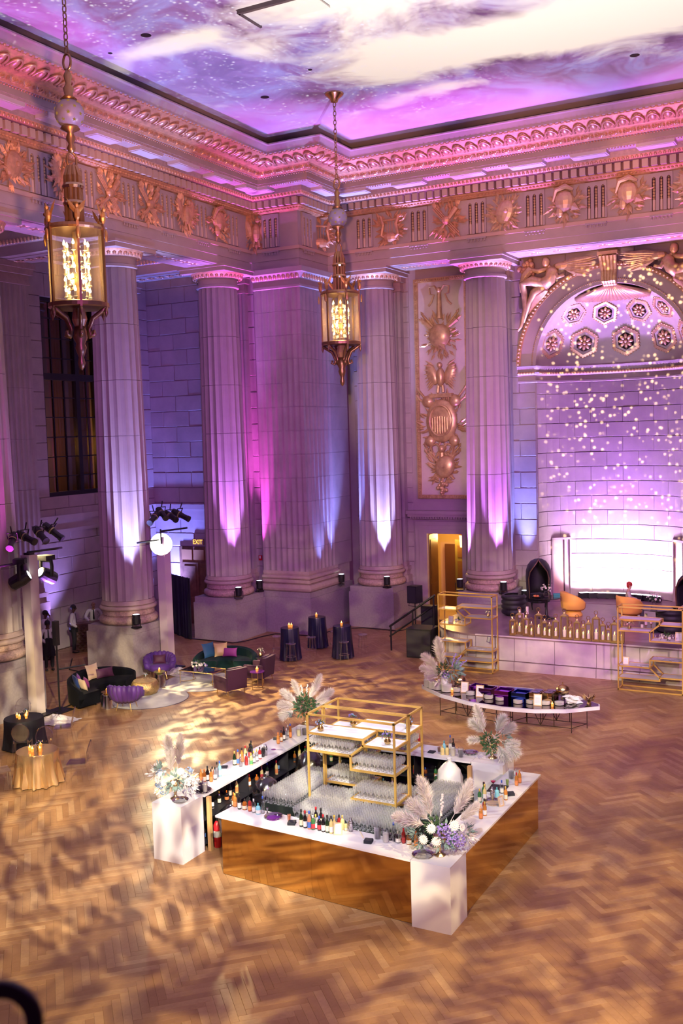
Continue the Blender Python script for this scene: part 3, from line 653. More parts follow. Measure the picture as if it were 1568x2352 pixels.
bb = MB(); along(1.13, .10, lambda p, rz: bb.ball((p[0], p[1], 17.03), .033, 5, 3)); tag(bb.obj('bead_row', PINKG, ent), kind='stuff')
bb = MB(); along(.47, .149, lambda p, rz: bb.ball((p[0], p[1], 16.52), (.055, .055, .065), 6, 4)); tag(bb.obj('egg_row', PINKG, ent, smooth=True), kind='stuff')
bb = MB(); along(.16, .13, lambda p, rz: bb.ball((p[0], p[1], 16.08), (.06, .06, .04), 5, 3)); tag(bb.obj('leaf_row', GILT2, ent), kind='stuff')
bb = MB(); along(2.22, .19, lambda p, rz: bb.ball((p[0], p[1], 17.5), (.06, .06, .035), 5, 3)); tag(bb.obj('rope_row', GILT2, ent), kind='stuff')
bb = MB(); along(1.02, .1, lambda p, rz: bb.ball((p[0], p[1], 16.745), .028, 5, 3)); tag(bb.obj('soffit_bead_row', PINKG, ent), kind='stuff')
# triglyph stations
TRI = [(XA, 31.72-1.957*i, pi/2, 1.957) for i in range(7)]+[(-20.55, YP, 0, 2.), (XP, 33.6, pi/2, 2.)]+[(-17.73+2.29*i, YB, 0, 2.2) for i in range(2)]+[(-13.15+2.165*i, YB, 0, 2.165) for i in range(5)]
tg = MB(); w = .74; sw = .13; z0, z1 = 14.76, 15.98; xs = [-.24, 0, .24]; ed_ = [-w/2]
for x in xs: ed_ += [x-sw/2, x+sw/2]
ed_.append(w/2)
for i in range(0, 8, 2): tg.bx(ed_[i], ed_[i+1], -.07, 0, z0, z1)
for x in xs:
    tg.bx(x-sw/2, x+sw/2, -.07, 0, 15.86, z1); 
    for s in (-1, 1): tg.add([(x+s*sw/2, -.07, 15.86), (x+s*sw/2, -.07, 15.80), (x+s*.02, -.07, 15.86), (x+s*sw/2, 0, 15.86), (x+s*sw/2, 0, 15.80), (x+s*.02, 0, 15.86)], [(0, 1, 2) if s < 0 else (2, 1, 0), (1, 4, 5, 2)])
TG = tg.mesh('triglyph', STONE2)
rp = MB()
for k in range(7): rp.ball((0, -.03, 15.16+k*.095), (.042, .035, .055), 6, 4)
rp.ball((0, -.03, 15.83), (.025, .03, .04), 5, 3); RP = rp.mesh('bead_drop', GILT, True)
RD = MB().lathe([(.045, 14.77), (.045, 15.12)], 8, (0, -.02, 0)).mesh('reed', mat('reed_stone', (.85, .68, .48), .6))
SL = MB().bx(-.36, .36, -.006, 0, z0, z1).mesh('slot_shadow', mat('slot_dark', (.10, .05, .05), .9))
RG = MB().bx(-.37, .37, -.13, -.0, 14.56, 14.62)
for k in range(6): RG.lathe([(.035, -.09), (.025, 0)], 6, (-.31+.124*k, -.08, 14.56))
RG = RG.mesh('regula', STONE2)
MU = MB(); 
MU.bx(-.5, .5, -.5, 0, -.11, 0); MU.bx(-.46, .46, -.46, -.04, -.13, -.11); MU = MU.mesh('mutule', mat('mutule_white', (.80, .74, .74), .5))
for (x, y, rz, pit) in TRI:
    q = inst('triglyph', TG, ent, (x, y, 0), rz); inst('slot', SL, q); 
    for xx in xs: inst('bead_drop', RP, q, (xx, 0, 0)); inst('reed', RD, q, (xx, 0, 0))
    inst('regula', RG, ent, (x, y, 0), rz)
    dx, dy = (.56, 0) if rz else (0, -.56)
    inst('mutule', MU, ent, (x+dx, y+dy, 16.76), rz, sc=(pit*.56, 1, 1))
# metope reliefs: gilded trophies of five designs
def spray(bm, n, r0, r1, l, w, rd, a0=0, a1=2*pi):
    for k in range(n):
        a = a0+(a1-a0)*(k+rd.uniform(.2, .8))/n; r = rd.uniform(r0, r1); bm.leaf((cos(a)*r, -.03-rd.uniform(0, .05), sin(a)*r), (cos(a+rd.uniform(-.3, .3)), -.12, sin(a+rd.uniform(-.3, .3))), l*rd.uniform(.7, 1.2), w, .35)
def bundle0(bm, n, R_, rd):
    for k in range(n):
        a = rd.uniform(0, 2*pi); q = rd.uniform(.35, 1.); o = .7*rd.uniform(-1, 1)
        bm.leaf((cos(a)*R_*q, -.01-.05*rd.random(), sin(a)*R_*q), (cos(a+o), -.15, sin(a+o)+.25), .30*rd.uniform(.6, 1.15), .10, .5)
def relief(kind, seed):
    rd = random.Random(seed); bm = MB(); R = Matrix.Rotation; bundle0(bm, 54, .38, rd)
    if kind == 'shield':
        bm.ball((0, -.06, .02), (.25, .10, .32), 12, 8, R(.3, 3, 'Y')); bm.ball((.05, -.14, .03), (.07, .06, .07), 8, 5)
        for a in (.8, 2.3): bm.tube([(-.5*cos(a), -.02, -.5*sin(a)), (.5*cos(a), -.05, .5*sin(a))], .025, 5)
    elif kind == 'eagle':
        bm.ball((0, -.08, 0), (.13, .12, .26), 10, 7); bm.ball((.05, -.12, .33), (.07, .08, .08), 8, 5); bm.leaf((.09, -.16, .33), (1, -.2, -.3), .1, .05)
        for s in (-1, 1):
            for k in range(9): a = .9+k*.14; bm.leaf((s*.1, -.06, .22-k*.02), (s*cos(a)*.7+s*.35, -.05, .6-k*.2), .34+.03*k*(k < 6), .09, .3)
            bm.ball((s*.24, -.06, .14), (.14, .07, .28), 8, 6, R(s*.3, 3, 'Y')); bm.tube([(s*.06, -.1, -.2), (s*.09, -.12, -.4)], .035, 5)
        spray(bm, 16, .12, .36, .22, .09, rd, pi*1.0, pi*2.0)
    elif kind == 'torch':
        for s in (-1, 1): bm.tube([(-s*.34, -.06, -.40), (s*.05, -.1, 0), (s*.30, -.08, .32)], [.035, .05, .085], 8) if s > 0 else [bm.tube([(.36-q, -.07, -.36-q*.3), (-.30-q, -.09, .38-q*.3)], .022, 6) for q in (0, .05, .10)]; [bm.leaf((s*.3, -.08, .34), (s*.5+rd.uniform(-.5, .5), -.2, 1), .2, .08) for _ in range(6)]
        bm.ball((0, -.1, 0), (.14, .1, .12), 8, 6)
    elif kind == 'lyre':
        for s in (-1, 1): bm.tube([(s*.06, -.08, -.34), (s*.26, -.1, -.2), (s*.2, -.1, .1), (s*.28, -.08, .34)], .05, 6)
        bm.ball((0, -.08, -.26), (.22, .1, .14), 10, 6); bm.tube([(-.26, -.1, .22), (.26, -.1, .22)], .035, 5)
        for x in (-.08, 0, .08): bm.tube([(x, -.1, -.2), (x, -.1, .22)], .012, 4)
    else:
        bm.ball((0, -.09, .08), (.26, .14, .28), 12, 8); bm.leaf((.1, -.12, -.02), (1, -.1, -.55), .36, .22, .35); bm.tube([(-.3, -.1, .1), (-.2, -.15, .36), (.05, -.15, .44), (.25, -.12, .34)], [.03, .07, .08, .03], 6); bm.ball((-.12, -.1, -.18), (.1, .07, .16), 8, 5)
    return bm
KIN = ['shield', 'eagle', 'torch', 'lyre', 'helmet']
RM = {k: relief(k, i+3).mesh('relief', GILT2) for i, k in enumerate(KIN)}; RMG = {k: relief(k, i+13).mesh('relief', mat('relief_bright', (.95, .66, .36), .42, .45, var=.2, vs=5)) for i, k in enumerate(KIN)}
seqL = ['helmet', 'shield', 'torch', 'torch', 'eagle', 'shield', 'lyre']
for i in range(6):
    k = ['helmet', 'eagle', 'torch', 'torch', 'eagle', 'shield'][i]; inst('metope_relief', RM[k], ent, (XA, 31.72-1.957*(i+.5), 15.36), pi/2, sc=1.3)
inst('metope_relief', RM['eagle'], ent, (-21.2, YP-.02, 15.36), .45, sc=1.35); inst('metope_relief', RM['lyre'], ent, (XP+.02, 34.6, 15.36), .8, sc=1.3)
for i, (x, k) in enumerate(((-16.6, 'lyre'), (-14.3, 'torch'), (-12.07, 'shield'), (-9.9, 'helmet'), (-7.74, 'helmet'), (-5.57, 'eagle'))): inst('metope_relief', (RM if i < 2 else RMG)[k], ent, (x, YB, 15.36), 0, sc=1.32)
bm = MB()
for i in range(6): y = 31.72-1.957*(i+.5); bm.bx(XA-.01, XA+.02, y-.585, y+.585, 14.78, 14.82); bm.bx(XA-.01, XA+.02, y-.585, y+.585, 15.90, 15.94)
bm.obj('metope_edge', STONE2, ent)
# soffit panels under the architrave between the columns
orn = MB()
for k in range(7):
    x = -1.5+.5*k; orn.ball((x, 0, 0), (.16, .13, .04), 8, 4); [orn.leaf((x, 0, 0), (cos(a), sin(a), -.1), .24, .09, .3, (0, 0, -1)) for a in (0, pi/3, 2*pi/3, pi, 4*pi/3, 5*pi/3)]
ORN = orn.mesh('guilloche', PINKG)
def soffit_panel(cx, cy, L, rz):
    p = MB().add([(-L/2, -.62, 0), (L/2, -.62, 0), (L/2, .62, 0), (-L/2, .62, 0), (-L/2+.14, -.42, 0), (L/2-.14, -.42, 0), (L/2-.14, .42, 0), (-L/2+.14, .42, 0)], [(0, 1, 5, 4), (1, 2, 6, 5), (2, 3, 7, 6), (3, 0, 4, 7)])
    p.add([(-L/2+.14, -.42, 0), (L/2-.14, -.42, 0), (L/2-.14, .42, 0), (-L/2+.14, .42, 0), (-L/2+.2, -.36, .06), (L/2-.2, -.36, .06), (L/2-.2, .36, .06), (-L/2+.2, .36, .06)], [(0, 1, 5, 4), (1, 2, 6, 5), (2, 3, 7, 6), (3, 0, 4, 7), (4, 5, 6, 7)])
    o = p.obj('soffit_panel', STONE2, ent, (cx, cy, 13.955), rz); inst('guilloche', ORN, o, (0, 0, .03), 0, sc=(L/3.9, 1, 1)); return o
for y in (28.82, 22.94): soffit_panel(XA-.75, y, 3.7, pi/2)
soffit_panel(-15.45, YB+.75, 2.5, 0); soffit_panel(NX, YB+.75, 6.4, 0)
# aisle ceiling: beams and coffers
ac = struct(empty('ceiling_aisle', (0, 0, 0)), 'beamed stone ceiling over the aisle')
MB().bx(XW, XA-1.4, 14, YE, 14.72, 14.9).obj('vault_panel', STONE2, ac); MB().bx(-20, 2, YB+1.4, YW, 14.5, 14.7).obj('vault_panel', STONE2, ac)
for y in (20.0, 25.88, 31.75):
    b = MB().bx(XW, XA-1.4, y-.75, y+.75, 13.97, 14.72).obj('beam', STONE2, ac)
    bm = MB(); bm.bx(XW+.3, XA-1.7, y-.42, y+.42, 13.945, 13.97); bm.obj('beam_panel', STONE2, b); inst('guilloche', ORN, b, ((XW+XA-1.4)/2, y, 13.93), 0, sc=(.95, 1, 1))
for y0, y1 in ((20.75, 25.13), (26.63, 31.0), (32.5, YE)):
    bm = MB(); bm.bx(XW, XW+.5, y0, y1, 14.2, 14.72); bm.bx(XA-1.9, XA-1.4, y0, y1, 14.2, 14.72); bm.bx(XW, XA-1.4, y1-.3, y1, 14.3, 14.72); bm.bx(XW, XA-1.4, y0, y0+.3, 14.3, 14.72); q = bm.obj('coffer_edge', STONE2, ac)
    bb = MB()
    for k in range(int((XA-1.4-XW)/.16)): bb.ball((XW+.08+.16*k, y1-.32, 14.34), (.06, .05, .09), 6, 4)
    tag(bb.obj('egg_row', PINKG, q), kind='stuff')
MB().bx(XA-1.5, XA-.02, 15.0, YP, 13.98, 16.5).obj('lintel_core', STONE2, ac); MB().bx(XP-.02, ET1, YB+.02, YB+1.5, 13.98, 16.5).obj('lintel_core', STONE2, ac)
MB().bx(x0-.5, XP-.02, YP+.02, 37, 13.9, 16.5).obj('lintel_core', STONE2, ac)
# ------------------------------------------------------------------ hall ceiling
bm = MB(); bm.bx(-22.4, 9, 6, 36.8, CEIL, CEIL+.3); ce = struct(bm.obj('ceiling', mat('ceiling_plaster', (.80, .78, .78), .85)), 'flat plaster ceiling of the hall carrying the projected sky')
bm = MB(); bm.bx(-22.4, -21.9, 6, 36.8, 17.4, CEIL); bm.bx(-22.4, 9, 36.3, 36.8, 17.4, CEIL); bm.obj('cove', STONE2, ce)
for i, (x, y) in enumerate(((335, 81), (608, 223), (1457, 127), (253, 122), (712, 160))):
    p = G(x, y, CEIL); r = .11 if i < 3 else .05
    d = thing('ceiling_downlight', (p.x, p.y, CEIL), 'black recessed downlight in the hall ceiling, ' + ['above the side cornice at upper left', 'beside the second chandelier canopy', 'above the stage cornice at far right', 'tiny one over the side wall', 'tiny one behind the hanging canopy'][i], 'downlight', group='ceiling downlights')
    MB().lathe([(r, -.012), (r*1.25, -.004), (r*1.25, 0)], 20).obj('rim', BLACK, d); MB().lathe([(0, -.006), (r, -.010)], 20).obj('lens', mat('dark_lens', (.02, .02, .03), .2), d)
p = G(655, 18, CEIL); hp = thing('ceiling_hatch', (p.x, p.y, CEIL), 'rectangular hatch panel hanging slightly open in the ceiling', 'hatch', rz=.0)
MB().bx(-1.0, 1.0, -.45, .45, -.06, -.02).obj('panel', mat('hatch', (.72, .70, .72), .7), hp); bm = MB(); bm.bx(-1.06, 1.06, -.55, -.45, -.10, 0); bm.bx(-1.06, -1.0, -.5, .5, -.10, 0); bm.obj('hatch_frame', mat('hatch_frame', (.10, .07, .08), .7), hp)
# ------------------------------------------------------------------ gilded trophy panel and the door below it
tp = thing('trophy_panel', (-15.35, YW-.07, 0), 'tall framed panel of gilded military trophies beside the niche column', 'relief panel')
MB().bx(-1.05, 1.05, -.0, .06, 5.05, 13.55).obj('backing', mat('panel_plaster', (.82, .70, .56), .7, var=.08, vs=2), tp)
bm = MB()
for a, b, c, d in ((-1.13, -.98, 4.98, 13.62), (.98, 1.13, 4.98, 13.62), (-.98, .98, 4.98, 5.13), (-.98, .98, 13.47, 13.62)): bm.bx(a, b, -.08, .02, c, d)
fr_ = bm.obj('frame', GILT, tp); bb = MB()
for k in range(95): z = 5.05+k*.09; [bb.ball((s*1.055, -.085, z), (.045, .03, .035), 5, 3) for s in (-1, 1)]
for k in range(23): x = -1.0+.09*k; [bb.ball((x, -.085, z), (.035, .03, .045), 5, 3) for z in (5.055, 13.545)]
tag(bb.obj('frame_beads', GILT, fr_), kind='stuff')
rd = random.Random(5); R3 = Matrix.Rotation
def bundle(bm, n, rx, rz_, rd, l=.34):
    for k in range(n):
        a = rd.uniform(0, 2*pi); q = rd.uniform(.35, 1.); c = (cos(a)*rx*q, -.02-.07*rd.random(), sin(a)*rz_*q); o = .5*rd.uniform(-1, 1)
        bm.leaf(c, (cos(a+o)*.8, -.15, sin(a+o)+.35), l*rd.uniform(.6, 1.1), l*.3, .4)
    for s in (-1, 1):
        for q in (.25, .55): bm.tube([(-s*rx*.7, -.05, -rz_*q), (s*rx*1.2, -.07, rz_*(.6+q))], [.03, .045], 6); bm.leaf((s*rx*1.15, -.07, rz_*(.55+q)), (s*.6, -.1, 1), .22, .12, .4)
def at_z(z, fn, nm): bm = MB(); fn(bm); o = smooth_by(bm.obj(nm, GILT, tp, (0, -.05, z)), 55); o.scale = (1.14, 1.2, 1.1); return o
def f(bm):
    for s in (-1, 1):
        bm.tube([(0, -.08, 0), (s*.18, -.1, .25), (s*.36, -.1, .22), (s*.34, -.1, -.02), (s*.2, -.08, -.05), (s*.3, -.06, -.3), (s*.42, -.05, -.42)], .04, 6)
    bm.tube([(0, -.1, .05), (0, -.12, -.9)], [.07, .10], 8); bm.ball((0, -.12, .1), .1, 8, 6)
at_z(13.0, f, 'ribbon_bow')
def f(bm):
    bm.ball((0, -.14, 0), (.40, .2, .42), 14, 10); bm.leaf((-.1, -.2, -.2), (.9, -.1, -.8), .5, .3, .3); bundle(bm, 70, .52, .66, rd)
    for s in (-1, 1): bm.tube([(s*.2, -.1, .2), (s*.62, -.08, .55)], [.05, .1], 6); bm.leaf((s*.6, -.1, .5), (s, -.1, .8), .3, .12)
at_z(11.35, f, 'helmet')
def f(bm):
    bm.ball((0, -.12, 0), (.16, .14, .34), 10, 8); bm.ball((.0, -.18, .42), (.1, .1, .11), 8, 6)
    for s in (-1, 1):
        bm.ball((s*.34, -.08, .12), (.2, .08, .42), 8, 6, R3(s*.35, 3, 'Y'))
        for k in range(9): bm.leaf((s*.22, -.1, .4-k*.07), (s*(.55+.03*k), -.06, .35-k*.16), .42, .1, .3)
        bm.tube([(s*.08, -.12, -.3), (s*.1, -.14, -.55)], .05, 6)
    bm.bx(-.42, .42, -.2, 0, -.72, -.58)
at_z(9.75, f, 'eagle')
def f(bm):
    bm.ball((0, -.1, 0), (.58, .14, .78), 18, 10); bundle(bm, 80, .72, .98, rd, .36)
    for s in (-1, 1): bm.ball((s*.5, -.1, .7), (.22, .12, .22), 8, 6); bm.ball((s*.45, -.1, -.72), (.2, .12, .2), 8, 6)
o = at_z(8.05, f, 'cartouche'); bm = MB(); bm.tube([(.40*cos(a), -.22, .54*sin(a)) for a in [2*pi*i/24 for i in range(24)]], .045, 6, True); bm.obj('oval_rim', GILT, o)
for k in range(7): x = -.27+.09*k; h = .46*sqrt(1-(x/.36)**2); MB().tube([(x, -.24, -h), (x, -.25, h*.35)], .035, 6).obj('stripe', GILT, o)
def f(bm):
    for s in (-1, 1): bm.tube([(0, -.1, 0), (s*.2, -.12, .18), (s*.42, -.1, .1), (s*.36, -.1, -.18), (s*.16, -.08, -.12), (s*.32, -.06, -.5)], .045, 6)
    bm.ball((0, -.14, 0), .14, 8, 6); bm.tube([(0, -.1, 0), (0, -.12, -.8)], [.06, .1], 6); spray(bm, 10, .05, .2, .25, .1, rd, pi*1.2, pi*1.8)
at_z(6.95, f, 'bow')
def f(bm):
    bm.ball((.1, -.14, 0), (.36, .16, .42), 14, 9, R3(.5, 3, 'Y')); bm.ball((.1, -.3, 0), .06, 6, 4); bundle(bm, 64, .5, .6, rd)
    for s in (-1, 1): bm.tube([(-s*.4, -.06, -.45), (s*.5, -.08, .5)], .05, 6)
at_z(6.25, f, 'round_shield')
def f(bm):
    for k in range(22): a = rd.uniform(0, 2*pi); q = rd.uniform(0, .2); bm.ball((cos(a)*q*(1-.0), -.1-rd.uniform(0, .08), -.1+rd.uniform(-.3, .15)), .075, 6, 5)
    spray(bm, 14, .1, .2, .26, .1, rd, 0, pi)
at_z(5.6, f, 'fruit_drop')
d2 = struct(empty('door_2', (-15.4, YW, 0)), 'open doorway with moulded stone surround glowing amber below the trophy panel')
bm = MB()
for q, (w, h, y) in enumerate(((1.28, 4.06, -.06), (1.10, 3.9, -.10), (.92, 3.74, -.13))):
    i = .17
    for s in (-1, 1): a, b = sorted((s*w, s*(w-i))); bm.bx(a, b, y, .05, 0, h)
    bm.bx(-w+i, w-i, y, .05, h-i, h)
bm.obj('surround', STONE2, d2)
bm = MB(); bm.bx(-1.4, 1.4, -.16, .05, 4.15, 4.25); bm.bx(-1.5, 1.5, -.30, .05, 4.25, 4.36); bm.bx(-1.55, 1.55, -.36, .05, 4.36, 4.5); bm.obj('hood', STONE2, d2)
bb = MB(); [bb.bx(-1.42+.11*k, -1.36+.11*k, -.24, -.16, 4.17, 4.25) for k in range(27)]; tag(bb.obj('dentil_row', STONE2, d2), kind='stuff')
AMB = mat('corridor_plaster', (.85, .60, .28), .7); 
bm = MB(); bm.bx(-4.2, .9, 3.6, 3.7, 0, 4.4); bm.bx(-4.3, -4.2, .3, 3.7, 0, 4.4); bm.bx(.9, 1.0, .3, 3.7, 0, 4.4); bm.bx(-4.2, .9, .3, 3.7, 4.4, 4.5); bm.bx(-4.2, .9, .3, 3.7, -.1, .02); bm.bx(-4.2, -.82, .28, .36, 0, 4.4)
bm.obj('corridor', AMB, d2)
DW = mat('oak_door', (.13, .06, .015), .4, var=.2, vs=3)
l = MB().bx(-.79, -.73, .06, .95, 0, 3.5).obj('door_leaf', DW, d2)
for a, b in ((.3, 1.5), (1.7, 3.3)): MB().bx(-.73, -.715, .18, .82, a, b).obj('panel', DW, l)
MB().ball((-.69, .85, 1.05), (.05, .03, .05), 8, 5).obj('door_knob', BRASS, l)
l2_ = MB().bx(-.45, .35, 2.1, 2.17, 0, 3.1).obj('far_door', mat('olive_door', (.16, .12, .02), .5), d2)
for a, b in ((.2, .9), (1.1, 2.2), (2.35, 2.85)): MB().bx(-.33, .22, 2.07, 2.1, a, b).obj('panel', DW, l2_)
MB().bx(-1.25, -.75, 2.9, 3.0, 0, 2.8).obj('dark_closet', mat('closet_brown', (.10, .035, .01), .5), d2)
cl_ = thing('corridor_lantern', (-15.12, YW+1.2, 3.15), 'small glowing brass lantern hanging in the amber corridor doorway', 'lantern')
MB().lathe([(.14, -.25), (.18, .25)], 8).obj('glass', emitm('lantern_glow', (1, .68, .28), 9), cl_); MB().lathe([(.2, .25), (.05, .38), (.01, 1.25)], 8).obj('canopy', BRASS, cl_)
point('corridor_lamp', (-15.9, YW+1.5, 3.3), 420, (1, .58, .16), .2)
# ------------------------------------------------------------------ spandrel figures over the niche
def figure(sx):
    e = empty('spandrel_figure', (NX, YW-.06, NSPR))
    M_ = Matrix(((sx, 0, 0, 0), (0, 1, 0, 0), (0, 0, 1, 0), (0, 0, 0, 1)))
    def P_(x, z, y=-.16): return (sx*x, y, z)
    bm = MB()
    bm.tube([P_(2.12, 3.52), P_(2.05, 3.36), P_(2.15, 3.1), P_(2.4, 2.95)], [.15, .24, .22, .26], 12)         # torso
    bm.ball(P_(2.27, 3.72, -.24), (.15, .17, .19), 12, 8); bm.tube([P_(2.24, 3.62), P_(2.14, 3.48)], [.08, .10], 8)   # head, neck
    bm.tube([P_(2.35, 2.95), P_(2.8, 3.08, -.3), P_(3.15, 3.02, -.26), P_(3.12, 2.6), P_(3.1, 2.1), P_(3.28, 1.45), P_(3.4, 1.3)], [.22, .19, .15, .12, .10, .06, .04], 10)   # near leg
    bm.tube([P_(2.4, 2.9), P_(2.75, 2.65, -.2), P_(2.95, 2.3, -.16), P_(3.18, 1.6, -.1)], [.2, .15, .10, .04], 8)
    bm.tube([P_(2.22, 3.5), P_(2.55, 3.4, -.3), P_(2.85, 3.5, -.28)], [.10, .09, .07], 8)                        # arms
    bm.tube([P_(1.98, 3.42), P_(1.82, 3.12, -.28), P_(1.6, 3.2, -.22)], [.10, .08, .06], 8)
    if sx > 0: bm.f = [tuple(reversed(f_)) for f_ in bm.f]
    b = bm.obj('figure', GILT, e, smooth=True)
    w = MB()
    for k in range(18):
        q = k/17; w.leaf(P_(1.95-.45*q, 3.62-.30*q, -.12-.03*(k % 2)), (-sx, -.04, .12-.42*q), 1.5-.85*q+.1*(k % 3), .17, .3)
    w.ball(P_(1.72, 3.55, -.12), (.32, .1, .15), 8, 6)
    w.obj('wing', GILT, e)
    d = MB()
    for k in range(12): q = k/11; d.tube([P_(2.25+.25*q, 3.0-.1*q), P_(2.3+.4*q, 2.7-.2*q, -.16), P_(2.55+.45*q, 2.35-.45*q, -.06)], [.07, .09, .03], 5)
    d.obj('drapery', PINKG, e)
    h = MB(); h.tube([P_(2.85, 3.5), P_(3.05, 3.3, -.24), P_(3.2, 3.0, -.24), P_(3.25, 2.7, -.2)], [.2, .17, .11, .04], 8); cnu = h.obj('cornucopia', GILT, e)
    fb = MB(); rr = random.Random(8)
    for k in range(26): fb.ball(P_(3.02+rr.uniform(-.25, .3), 3.55+rr.uniform(-.28, .32), -.12-rr.uniform(0, .16)), rr.uniform(.07, .12), 7, 5)
    fb.obj('fruit', GILT2, cnu, smooth=True); return e
tag(figure(-1), 'gilded reclining winged figure with cornucopia above the niche, nearer the columns', 'relief figure', 'spandrel figures')
tag(figure(1), 'gilded winged figure right of the keystone above the niche', 'relief figure', 'spandrel figures')
# ------------------------------------------------------------------ uplight cans on the pedestals
LENSW = emitm('uplight_lens', (.8, .85, 1), 9)
def make_can():
    c = empty('uplight', (0, 0, 0))
    MB().lathe([(.09, .12), (.12, .14), (.13, .42), (.125, .44)], 16).obj('housing', BLACK, c); MB().lathe([(0, .435), (.11, .445)], 16).obj('lens', LENSW, c)
    bm = MB(); bm.tube([(-.16, 0, .30), (-.16, 0, .03), (.16, 0, .03), (.16, 0, .30)], .018, 5); bm.obj('yoke', BLACK, c); MB().bx(-.13, .13, -.11, .11, 0, .05).obj('foot', BLACK, c); return c
can0 = make_can()
MAG, VIO, BLU, PEW = (.86, .08, .90), (.52, .17, 1.0), (.20, .24, 1.0), (.40, .38, 1.0)
CANS = [((-21.16, 24.96), 1.62, (XCOL, 25.88), PEW, BLU, 'black uplight can on the pedestal behind the curved sofa'),
        ((-21.20, 30.85), 1.62, (XCOL, 31.75), VIO, MAG, 'black uplight can at the front corner of the pedestal beside the pier'),
        ((-21.38, 32.55), 1.62, (-21.9, 33.3), MAG, MAG, 'black uplight can tucked between column and corner pier'),
        ((-19.10, 35.05), 1.62, (-17.9, 36.0), BLU, BLU, 'black uplight can on the pier side of the fourth column pedestal'),
        ((-17.05, 34.98), 1.62, (-17.75, YCOL), PEW, BLU, 'black uplight can on the doorway side of the fourth column pedestal'),
        ((-14.10, 35.2), 1.62, (-13.15, YCOL), VIO, MAG, 'black uplight can beside the amber doorway'),
        ((-12.30, 34.98), 1.62, (-13.15, YCOL), VIO, MAG, 'black uplight can next to the porter chair on the column pedestal'),
        ((-12.0, 36.5), STG, (-12.0, 37.0), BLU, BLU, 'black uplight can on stage washing the niche jamb blue')]
for i, (p, z, tgt, c1, c2, lb) in enumerate(CANS):
    c = can0 if i == 0 else copy_tree(can0); c.location = (*p, z); c.rotation_euler = (0, 0, i*.7); tag(c, lb, 'uplight', 'uplight cans')
    P = Vector((*p, z+.48)); T = Vector((*tgt, z+12.5))
    spot('uplight_beam', P, T, 22000, c1, 24 if i == 2 else 30, .8, .04); spot('uplight_flood', P, P+Vector((0, 0, 1))+Vector((.15 if p[0] < -20 else 0, -.15 if p[0] > -20 else 0, 0)), 2500 if i == 2 else 13000, c2, 30, .7, .06)
for p, c2, w in (((-21.1, 19.2), MAG, 7000), ((-21.1, 21.2), VIO, 7000), ((-4.5, 34.9), MAG, 7000), ((-9.0, 34.7), VIO, 6000)):
    spot('uplight_flood', (*p, 1.9), (p[0], p[1], 9), w*1.8, c2, 30, .7, .06)
spot('aisle_uplight', (-25.9, 32.6, .4), (-25.6, 33.3, 9), 22000, (.16, .18, 1), 60, .9, .1); spot('aisle_uplight', (-26.2, 27.0, .4), (-26.6, 27.2, 10), 3200, (.36, .26, 1), 70, .9, .1)
spot('aisle_uplight', (-26.2, 22.5, .4), (-26.6, 22.6, 10), 4500, (.62, .25, 1), 70, .9, .1); spot('pier_uplight', (-19.0, 33.8, 1.9), (-19.5, 34.1, 9), 2500, BLU, 40, .8, .05)
# ------------------------------------------------------------------ strip floods washing the niche
LEDM = emitm('led_cell', (1, .92, 1), 14)
b0 = empty('strip_flood', (0, 0, 0)); MB().bx(-.2, .2, -.12, .12, .03, .22).obj('housing', BLACK, b0); MB().bx(-.17, .17, -.08, .10, .22, .228).obj('lens_strip', LEDM, b0)
bm = MB(); [MB().bx(s_-.02, s_+.02, -.1, .1, 0, .05).obj('foot', BLACK, b0) for s_ in (-.16, .16)]
for k in range(9):
    a = ang_at(LT*(.235+.53*(k+.5)/9)); p = NP(a); inn = Vector((cos(a), -sin(a), 0)); q = p+inn*.55
    o = b0 if k == 0 else copy_tree(b0); o.location = (q.x, q.y, STG); o.rotation_euler = (0, 0, atan2(inn.y, inn.x)+pi/2); tag(o, '%s strip flood from the porter chair along the foot of the niche wall' % ORD[k].capitalize(), 'stage light', 'strip floods in the niche')
    spot('strip_beam', q+Vector((0, 0, STG+.3)), p+Vector((0, 0, STG+1.6))-inn*.2, 1200, (.86, .62, 1.0), 125, .8, .12)
    spot('strip_beam_high', q+Vector((0, 0, STG+.3)), p+Vector((0, 0, STG+7))-inn*.1, 3400, (.34, .09, 1.0), 60, .9, .12)
spot('spandrel_fill', (-7.0, 31.2, 1.5), (-10.9, 37, 13.2), 9000, (1, .52, .50), 24, .7, .1); spot('spandrel_fill', (-10.6, 31.2, 1.5), (-6.7, 37, 13.2), 9000, (1, .52, .50), 24, .7, .1)  # unseen pink spots added near the stage edge to brighten the gilded figures
spot('niche_top_lamp', (NX, 36.2, 9.0), (NX, 38, 12.6), 500, (.75, .62, 1.0), 120, .9, .2)
